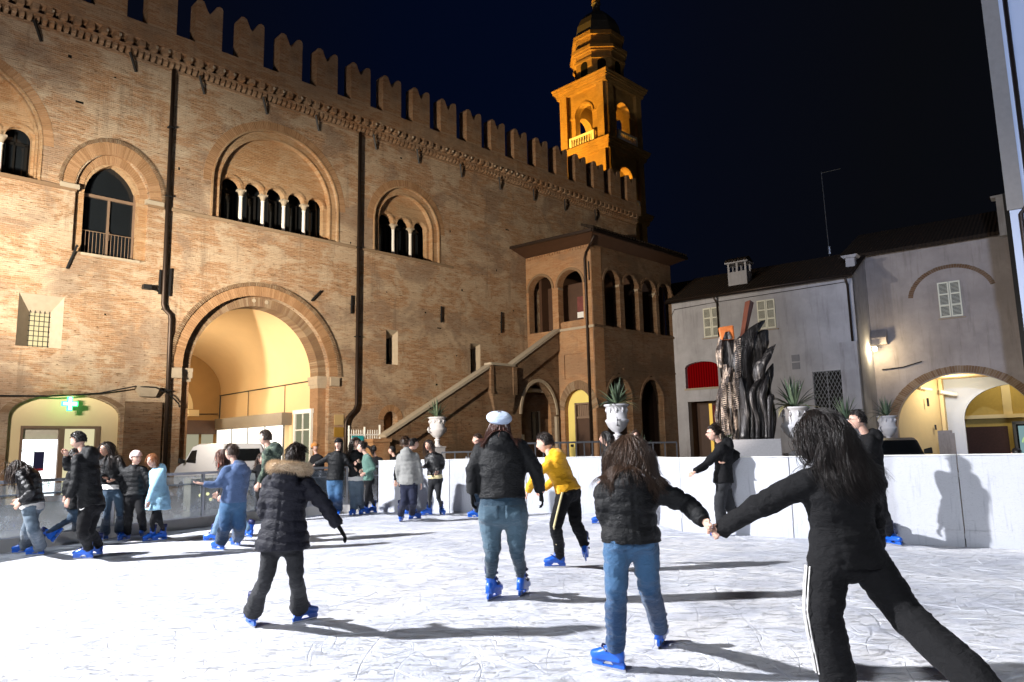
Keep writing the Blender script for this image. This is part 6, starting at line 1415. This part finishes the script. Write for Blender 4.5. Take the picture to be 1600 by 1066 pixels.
        m = MB(); a_ = HM @ Vector((.05, -.095, -.02)); m.hexa([a_-x3*.05, a_+x3*.055-tl*.035, a_+x3*.055-tl*.035+y3*.02, a_-x3*.05+y3*.02, a_-x3*.055+tl*.05, a_+x3*.02+tl*.03, a_+x3*.02+tl*.03+y3*.02, a_-x3*.055+tl*.05+y3*.02]); m.build('scarf_tip', C_['white'], root, bevel=.006)
    elif hat:
        m = MB(); ball(m, Vector((0, -.010, .036)), .096, .118, .104, n=20); m.v = [v for v in m.v]
        q = MB(); q.add([HM @ Vector(v) for v in m.v], m.f); 
        vs2 = [Vector(v) for v in m.v]; keepf = [f for f in m.f if all(vs2[i].z > (.020 if vs2[i].y > 0 else -.03) for i in f)]
        q = MB(); q.add([HM @ v for v in vs2], keepf); q.build('knit_hat', C_[hat], root, True)
        if logo:
            q = MB(); q.add([HM @ Vector(v) for v in ((-.012, .098, .055), (.012, .098, .055), (.012, .094, .075), (-.012, .094, .075), (-.012, .101, .055), (.012, .101, .055), (.012, .097, .075), (-.012, .097, .075))], [(0, 1, 2, 3), (4, 5, 6, 7)]); q.build('hat_patch', M['white_paint'], root)
    if glasses:
        m = MB()
        for s_ in (-1, 1):
            m.tube([HM @ Vector((s_*.031+.021*math.cos(a*PI/5), .098, .003+.016*math.sin(a*PI/5))) for a in range(11)], .0022, 5); m.tube([HM @ Vector((s_*.05, .096, .006)), HM @ Vector((s_*.076, .0, .006))], .002, 5)
        m.tube([HM @ Vector((-.01, .1, .004)), HM @ Vector((.01, .1, .004))], .002, 5); m.build('glasses', M['black'], root)
    return root, dict(PEL=PEL, NK=NK, HD=HD, HM=HM, fs=fs_, rt=rts, sp=spine, KL=KL, KR=KR, AL=AL, AR=AR, HL=HL, HR=HRt, SL=SL, SR=SR, EL=EL, ER=ER, WL=WL, WR=WR, base=base, sc=sc_, rg=rg)
# ================================================================ THE SKATERS
# 1 girl in the quilted coat with fur hood
r_, q = person('girl seen from behind in a long dark quilted coat with a tan fur hood trim', 5.95, 2, (442, 842), (452, 745), (463, 716, .02), (413, 800, -.02), (508, 790, .0), (428, 812, .20), (530, 824, 0), (415, 905, .02), (463, 903, .02),
   (392, 978, -35), (476, 971, 38), H=1.47, top='puffer_navy', topstyle='puffer', th=.032, hem=-.17, coatw=.05, bottom='charcoal', legs='flare', hairc='darkbrown', hairs='short', hlen=.055, hyaw=6, hpitch=-6, hood=1.1, gloves=True, curl=(.2, .15))
rg = random.Random(77); m = MB(); cN = q['NK']+q['sp']*.062-q['fs']*.02
for i in range(5200):
    a = rg.uniform(-.15*PI, 1.15*PI); c = cN+q['rt']*(math.cos(a)*.132)-q['fs']*(math.sin(a)*.125-.01)+q['sp']*(math.sin(a)*.012+.008)
    out_ = (q['rt']*math.cos(a)-q['fs']*math.sin(a)); b_ = rg.uniform(0, 2*PI); d = (out_*math.cos(b_)+q['sp']*math.sin(b_)).normalized()
    d = (d+Vector((rg.gauss(0, .3), rg.gauss(0, .3), rg.gauss(0, .3)))).normalized(); p = c+d*.026; L = rg.uniform(.026, .048); s_ = d.orthogonal().normalized()*.0022
    t2 = d.cross(s_).normalized()*.0022; tip = p+d*L+Vector((0, 0, -.006)); m.add([p-s_, p+s_, p+t2, tip], [(0, 1, 3), (1, 2, 3), (2, 0, 3)])
m.keep = True; m.build('fur_trim', HR['fur'], r_)
m = MB(); pts = [cN+q['rt']*(math.cos(a)*.132)-q['fs']*(math.sin(a)*.125-.01)+q['sp']*(math.sin(a)*.012+.008) for a in [(-.1+1.2*k/14)*PI for k in range(15)]]; m.tube(pts, .038, 10); m.build('fur_trim_base', HR['fur'], r_, True)
# 2 woman with the beret
person('woman seen from behind in a pale blue beret, black jacket and faded jeans', 7.0, 2, (786, 800), (783, 690), (781, 664, .03), (739, 735, -.02), (836, 732, -.02), (738, 772, .02), (845, 770, .02), (769, 862), (808, 858),
   (772, 936, 25), (818, 930, 18), H=1.70, fat=1.30, top='blackshell', th=.024, hem=.20, bottom='jeans_teal', legs='slim', pockets=True, hairc='auburn', hairs='long', hlen=.26, hyaw=12, hpitch=0, hood=.8, wind=(-.35, 0, .1), nh=900, curly=.5, vol=1.2, hat='beret', gloves=True, curl=(.3, .3))
# 3 boy in yellow
r_, q = person('boy in a mustard yellow hooded sweatshirt and striped black trousers leaning forward', 8.6, -55, (888, 768), (862, 716), (851, 692, .02), (838, 741, -.12), (872, 742, .18), (824, 768, .02), (850, 765, .3), (869, 822, -.03), (900, 818, .05),
   (868, 887, -88), (914, 873, .12, 10, -28, 0), H=1.52, top='yellow', topstyle='hoodie', th=.028, hem=-.04, bottom='black', legs='baggy', hairc='darkbrown', hairs='short', hlen=.06, hyaw=-70, hpitch=-12, hood=1.0)
m = MB(); 
for off, nm in ((0, 0),):
    c = [q['HL'].lerp(q['KL'], f) for f in (.0, .5, 1.)]+[q['KL'].lerp(q['AL'], f) for f in (.5, .95)]
    n_ = (Vector((-.1, -1, 0))).normalized(); n_ = Vector((-.35, -1, 0)).normalized(); m.tube([p+n_*(.100, .098, .092, .086, .080)[i] for i, p in enumerate(c)], .013, 6)
m.build('side_stripe', C_['cream'], r_)
# 4 girl in the black jacket and flared jeans, hand in hand
HANDX = (1111, 833)
r_, q = person('brown-haired girl in black padded jacket and blue jeans holding a friend by the hand', 4.78, -4, (986, 842), (980, 752), (984, 712, .04), (946, 800, -.02), (1072, 787, -.08), (962, 840, .2), (1101, 816, -.26), (963, 920, -.05), (1014, 917, .02),
   (952, 1046, -48), (1034, 1008, 22), H=1.50, fat=1.05, top='blackshell', topstyle='puffer', th=.036, hem=-.05, bottom='jeans', legs='straight', pockets=True, hairc='brown', hairs='long', hlen=.34, hyaw=-6, hpitch=-10, hood=.9, nh=3600, hw=.0023, wind=(.30, 0, 0), curly=.65, vol=1.12, curl=(.3, .75), hrot=(None, (0, 0, 1)))
m = MB(); a_ = q['SR']+q['sp']*.085-q['fs']*.075-q['rt']*.02
for i in range(3): m.bar(a_+q['rt']*(.012*i-.01), a_+q['rt']*(.012*i+.012)-q['sp']*.006*(i+1), .008)
m.build('jacket_logo', M['white_paint'], r_)
# 5 foreground girl in black
r_, q = person('nearest skater, a girl all in black with long dark curly hair', 4.12, -8, (1322, 868), (1300, 732), (1284, 684, .04), (1192, 787, .08), (1362, 810, .10), (1127, 827, .36), (1368, 862, .32), (1289, 962, -.05), (1420, 965, -.12),
   (1306, 1104, 5), (1618, 1200, 60), H=1.64, fat=1.12, top='black', topstyle='hoodie', th=.026, hem=-.12, bottom='black', legs='wide', hairc='black', hairs='long', hlen=.42, hyaw=-45, hpitch=-6, hood=None, wind=(.62, 0, 0), nh=5200, hw=.0023, curly=.75, vol=1.28, curl=(.9, .3), twist=-6, hrot=((0, 0, 1), None))
m = MB()
for j in range(3):
    c = [q['HL'].lerp(q['KL'], f) for f in (.15, .5, .9)]+[q['KL'].lerp(q['AL'], f) for f in (.3, .65, 1.)]
    m.tube([p+Vector((-1, -.28+.26*j, 0)).normalized()*(.118, .118, .112, .108, .108, .110)[i] for i, p in enumerate(c)], .0045, 5)
m.build('side_stripe', C_['white'], r_)
# 6 girl on the far left looking down
person('leftmost skater, bent forward with long dark hair hanging over her face', 10.6, -92, (50, 790), (42, 736), (29, 732, -.02), (48, 768, -.2), (42, 768, .2), (31, 786, -.22), (30, 780, .15), (52, 827, -.1), (43, 827, .1),
   (55, 868, -95), (33, 865, -95), H=1.55, top='leather', topstyle='puffer', th=.034, hem=.02, shirt='white', bottom='jeans_grey', legs='wide', hairc='darkbrown', hairs='long', hlen=.34, hpitch=-48, curly=.05, curl=(.2, .2))
# 7 young man
r_, q = person('young man with short dark hair gliding in a black hooded jacket and track trousers', 10.35, -82, (143, 790), (132, 711), (122, 688, -.02), (118, 750, -.2), (106, 730, .2), (107, 780, -.22), (104, 712, .12), (129, 832, -.1), (138, 830, .1),
   (130, 874, -92), (147, 868, -80), H=1.68, top='blackshell', th=.032, hem=-.03, bottom='black', legs='baggy', hairc='black', hairs='short', hlen=.05, hyaw=-88, hpitch=-14, hood=1.25)
m = MB(); a_ = q['HL']-Vector((0, .108, .03)); m.tube([a_+Vector((-.035, 0, .0)), a_+Vector((-.022, -.004, -.012)), a_+Vector((.0, -.004, -.006)), a_+Vector((.035, 0, .014))], [.001, .0075, .005, .001], 6); m.build('trouser_logo', M['white_paint'], r_)
# 8 boy behind him
person('boy half hidden behind the young man in black, one skate kicked back, dark jeans', 12.1, 75, (117, 790), (117, 735), (118, 712), (104, 755, -.1), (128, 760, .1), (102, 775, -.1), (130, 780, .1), (108, 812, -.05), (119, 815, .05),
   (92, 838, .0, 80, 55, 0), (120, 847, 75), H=1.50, top='blackshell', th=.03, hem=-.1, bottom='jeans_dark', legs='slim', hairc='darkbrown', hairs='short', hlen=.05)
# 9 long haired girl with glasses
person('smiling girl with glasses, very long dark hair and a white shirt under her jacket', 12.6, 172, (176, 764), (170, 717), (165, 702, -.03), (195, 742, -.08), (155, 742, -.05), (178, 750, -.25), (163, 747, -.25), (188, 803, -.05), (167, 803, -.05),
   (186, 842, 150), (158, 845, -155), H=1.60, top='blackshell', th=.03, hem=.12, shirt='white', bottom='jeans_dark', legs='flare', hairc='darkbrown', hairs='long', hlen=.48, hyaw=195, hpitch=2, hood=.9, glasses=True, skin=1)
# 10 girl with the pale beanie
person('girl in a pale pink knit hat, black puffer jacket and black trousers', 12.5, 175, (210, 775), (210, 731), (213, 716, -.03), (233, 752, .0), (190, 750, .0), (228, 775, .12), (195, 773, .12), (221, 808, -.04), (201, 808, -.04),
   (222, 838, 165), (194, 845, -160), H=1.48, top='blackshell', topstyle='puffer', th=.036, hem=.0, bottom='black', legs='straight', hairc='brown', hairs='short', hlen=.05, hyaw=120, hat='beanie_pink')
# 11 girl in the pale blue coat
person('red-haired girl in a light blue hooded coat and black leggings', 12.5, -150, (247, 778), (245, 734), (238, 720, -.04), (240, 763, -.15), (258, 762, .08), (233, 785, -.2), (262, 785, .1), (238, 815, -.05), (250, 815, .0),
   (234, 846, -145), (250, 845, -140), H=1.42, top='lightblue', topstyle='coat', th=.030, hem=-.42, coatw=.07, bottom='black', legs='leggings', hairc='ginger', hairs='long', hlen=.16, curly=.05, hyaw=-165, hood=1.3)
bag = empty('shoulder_bag', at(229, 758, 12.65), 0, 'brown shoulder bag between the pink-hatted girl and the blue coat', 'bag'); m = MB(); ball(m, Vector((0, 0, 0)), .075, .06, .2, n=16); bo_ = m.build('bag_body', cloth('brown_leather', (.28, .10, .03), .4, spec=.5), bag, True); MB().tube([(0, 0, .18), (.05, 0, .32), (.12, .02, .42)], .012, 6).build('strap', C_['black'], bag)
# 12 girl in the blue sweater
person('girl in a dusty blue sweatshirt and blue jeans reaching her arm to the left', 11.0, -50, (364, 786), (370, 729), (361, 707, .0), (341, 757, -.15), (382, 760, .15), (316, 756, -.25), (378, 785, .3), (352, 822, -.05), (375, 820, .05),
   (341, 860, -60), (368, 853, -50), H=1.62, fat=1.08, top='bluesweat', topstyle='hoodie', th=.032, hem=.02, bottom='jeans', legs='wide', hairc='brown', hairs='short', hlen=.09, hyaw=-60, hood=.9, curl=(.15, .3))
# 13 skater hidden behind
person('skater in pale jeans mostly hidden behind the girl in the blue sweatshirt', 12.3, -95, (358, 778), (350, 730), (346, 714), (352, 755, -.1), (350, 755, .1), (345, 775, -.1), (340, 770, .1), (345, 808), (368, 808),
   (330, 846, -90), (386, 839, .0, -60, 10, 0), H=1.50, top='charcoal', th=.02, hem=-.05, bottom='jeans_light', legs='straight', hairc='auburn', hairs='long', hlen=.3)
# 14 tall boy in camouflage
person('tall boy in a green camouflage hooded top looking left', 12.0, -85, (424, 762), (423, 703), (414, 684, -.02), (414, 732, -.2), (424, 732, .2), (404, 756, -.25), (412, 752, .2), (424, 800, -.1), (432, 800, .1),
   (420, 843, -90), (436, 840, -80), H=1.74, top='camo', topstyle='hoodie', th=.026, hem=-.04, bottom='black', legs='straight', hairc='brown', hairs='short', hlen=.05, hyaw=-80, hood=1.2)
# 15 small girl beside him
person('small girl in black with long brown hair beside the camouflage boy, arm held out', 15.6, -170, (408, 757), (408, 728), (409, 717, -.02), (416, 742, .0), (399, 737, -.05), (417, 757, .0), (391, 737, -.1), (412, 783), (404, 783),
   (412, 809, -120), (402, 813, -100), H=1.32, top='black', th=.02, hem=-.1, bottom='black', legs='leggings', hairc='brown', hairs='long', hlen=.35, hyaw=165)
# 16 girl with the black beanie
person('girl in a black knit hat and mid-blue jeans, arm stretched along the barrier', 16.6, 178, (523, 752), (527, 709), (529, 694, -.03), (543, 722, .0), (509, 718, .0), (553, 730, .1), (492, 726, .1), (529, 778), (519, 778),
   (529, 806, 165), (517, 807, -175), H=1.66, top='blackshell', topstyle='puffer', th=.034, hem=.04, bottom='jeans', legs='wide', hairc='darkbrown', hairs='long', hlen=.22, hyaw=190, hat='black', logo=True)
# 17, 18 two girls talking
person('girl in a black jacket and grey-blue jeans behind the girl in green', 16.9, 165, (556, 751), (556, 706), (556, 692, -.03), (568, 725), (545, 725), (563, 722, -.2), (552, 725, -.2), (562, 778), (552, 778),
   (565, 804, 160), (551, 806, -165), H=1.62, top='blackshell', th=.026, hem=.12, shirt='white', bottom='jeans_grey', legs='wide', hairc='darkbrown', hairs='long', hlen=.42, hyaw=140)
person('girl in a sage green top and black leggings with hair tied back, facing left', 16.6, -115, (576, 750), (573, 712), (565, 699, -.02), (585, 732, -.1), (574, 728, .2), (570, 740, -.2), (566, 735, .1), (573, 778), (580, 778),
   (569, 804, -130), (581, 802, -120), H=1.52, top='green', topstyle='hoodie', th=.02, hem=-.02, bottom='black', legs='leggings', hairc='darkbrown', hairs='tied', hlen=.35, hyaw=-95)
# 19 grey jacket
person('person seen from behind in a grey padded jacket with a white-lined hood and navy trousers', 14.8, 12, (639, 755), (637, 709), (634, 692, .0), (622, 733, -.02), (655, 731, -.02), (624, 752, .1), (658, 756, .02), (632, 785), (646, 785),
   (627, 815, 5), (648, 812, 60), H=1.66, top='grey', topstyle='puffer', th=.036, hem=-.05, bottom='navy', legs='straight', hairc='brown', hairs='short', hlen=.10, hyaw=30, hood=1.5)
# 20 black coat behind
person('person in a long black coat standing behind the grey padded jacket, facing right', 16.2, 70, (634, 752), (636, 708), (647, 694, .0), (620, 732, .1), (640, 732, -.1), (618, 752, .1), (652, 742, -.1), (632, 778), (640, 778),
   (630, 803, 60), (641, 804, 70), H=1.64, top='black', topstyle='coat', th=.03, hem=-.2, bottom='navy', legs='straight', hairc='black', hairs='short', hlen=.07)
# 21 leather jacket girl
person('smiling girl in a short leather jacket and dark leggings by the white boards', 15.9, -165, (680, 748), (677, 710), (670, 696, -.03), (692, 727, .05), (668, 727, -.1), (684, 738, -.2), (660, 730, -.2), (685, 776), (672, 776),
   (691, 805, 150), (667, 806, -110), H=1.56, top='leather', th=.03, hem=.14, shirt='cream', bottom='charcoal', legs='leggings', hairc='darkbrown', hairs='long', hlen=.30, hyaw=-160, skin=1)
# 22 behind the beret
person('child in a grey-lilac jacket almost hidden behind the woman with the beret', 15.5, -85, (748, 754), (748, 703), (746, 687, -.02), (744, 728, -.15), (750, 728, .15), (738, 742, -.2), (744, 742, .1), (744, 780), (750, 780),
   (741, 809, -90), (752, 806, -80), H=1.62, top='lavender', th=.025, hem=-.05, bottom='jeans_dark', legs='straight', hairc='brown', hairs='short', hlen=.06, hyaw=-100)
# 23 long dark hair facing left
person('girl with long black hair and pale jeans facing left below the loggia urn', 13.4, -85, (950, 762), (952, 702), (946, 685, -.02), (948, 735, -.15), (955, 735, .15), (940, 752, -.15), (948, 755, .2), (942, 792), (950, 792),
   (937, 819, -85), (950, 816, -80), H=1.66, top='blackshell', topstyle='puffer', th=.034, hem=-.12, bottom='jeans_light', legs='straight', hairc='black', hairs='long', hlen=.42)
# 24 girl behind the boards with hand at cheek
person('girl with glasses behind the boards, cheek resting on her hand', 17.2, 180, (1002, 745), (999, 697), (993, 680, -.05), (1010, 722, .0), (984, 712, -.1), (1002, 735, -.2), (985, 690, -.12), (1005, 770), (998, 770),
   (1008, 805, 175), (996, 805, -175), H=1.60, top='blackshell', th=.03, hem=-.1, bottom='jeans_dark', hairc='brown', hairs='long', hlen=.26, hyaw=190, glasses=True, feet=False, group='onlookers behind the boards', skin=0)
# 25 girl in black with glasses
person('girl with glasses and a fluffy black hood, wide grey trousers, looking left', 11.7, -72, (1130, 752), (1128, 695), (1114, 677, -.02), (1102, 727, -.12), (1152, 712, .05), (1085, 738, -.2), (1132, 722, -.15), (1124, 792, -.05), (1140, 790, .05),
   (1124, 838, -80), (1146, 830, -60), H=1.62, fat=1.02, top='black', topstyle='jacket', th=.036, hem=-.06, bottom='charcoal', legs='wide', hairc='darkbrown', hairs='tied', hlen=.12, hyaw=-85, hood=1.35, glasses=True)
# 26 man with glasses
person('young man with glasses standing in black behind the nearest skater', 9.75, -75, (1366, 756), (1356, 683), (1339, 656, -.02), (1352, 725, -.15), (1372, 725, .15), (1345, 765, -.15), (1352, 765, .2), (1378, 800, -.05), (1372, 800, .1),
   (1397, 852, 170), (1378, 850, -80), H=1.70, top='black', topstyle='hoodie', th=.028, hem=-.1, bottom='black', legs='baggy', hairc='black', hairs='short', hlen=.07, hyaw=-80, hood=1.1, glasses=True)
# onlookers beyond the barriers
person('onlooker in a rust orange knit hat behind the clear barrier', 20.5, -150, (494, 748), (495, 712), (492, 699, -.02), (504, 730), (484, 730), (500, 745, -.1), (484, 742, -.1), (497, 770), (491, 770),
   (498, 795, 180), (490, 795, 180), H=1.55, top='black', th=.03, bottom='jeans_dark', hairc='brown', hairs='short', hlen=.04, hyaw=110, hat='orange', feet=False, group='onlookers behind the boards')
person('onlooker in black beside the brick pier at the stair foot', 20.5, 20, (588, 750), (587, 716), (583, 703), (579, 735), (597, 735), (580, 745), (597, 748), (584, 770), (592, 770),
   (584, 790, 0), (592, 790, 0), H=1.55, top='black', th=.035, bottom='black', hairc='black', hairs='short', hlen=.05, feet=False, group='onlookers behind the boards', hyaw=-40)
person('onlooker in black looking left in the shade under the stair', 21.5, -60, (618, 750), (617, 716), (612, 704), (610, 735), (626, 735), (608, 745), (626, 748), (614, 770), (622, 770),
   (614, 788, 0), (622, 788, 0), H=1.55, top='black', th=.035, bottom='black', hairc='black', hairs='short', hlen=.05, feet=False, group='onlookers behind the boards', hyaw=-80)
person('onlooker whose dark head just shows above the boards by the lit shop', 14, 0, (1588, 790), (1588, 730), (1588, 710), (1575, 750), (1602, 750), (1576, 775), (1602, 775), (1584, 820), (1592, 820),
   (1584, 850, 0), (1592, 850, 0), H=1.4, top='black', th=.03, bottom='black', hairc='black', hairs='short', hlen=.05, feet=False, group='onlookers behind the boards')
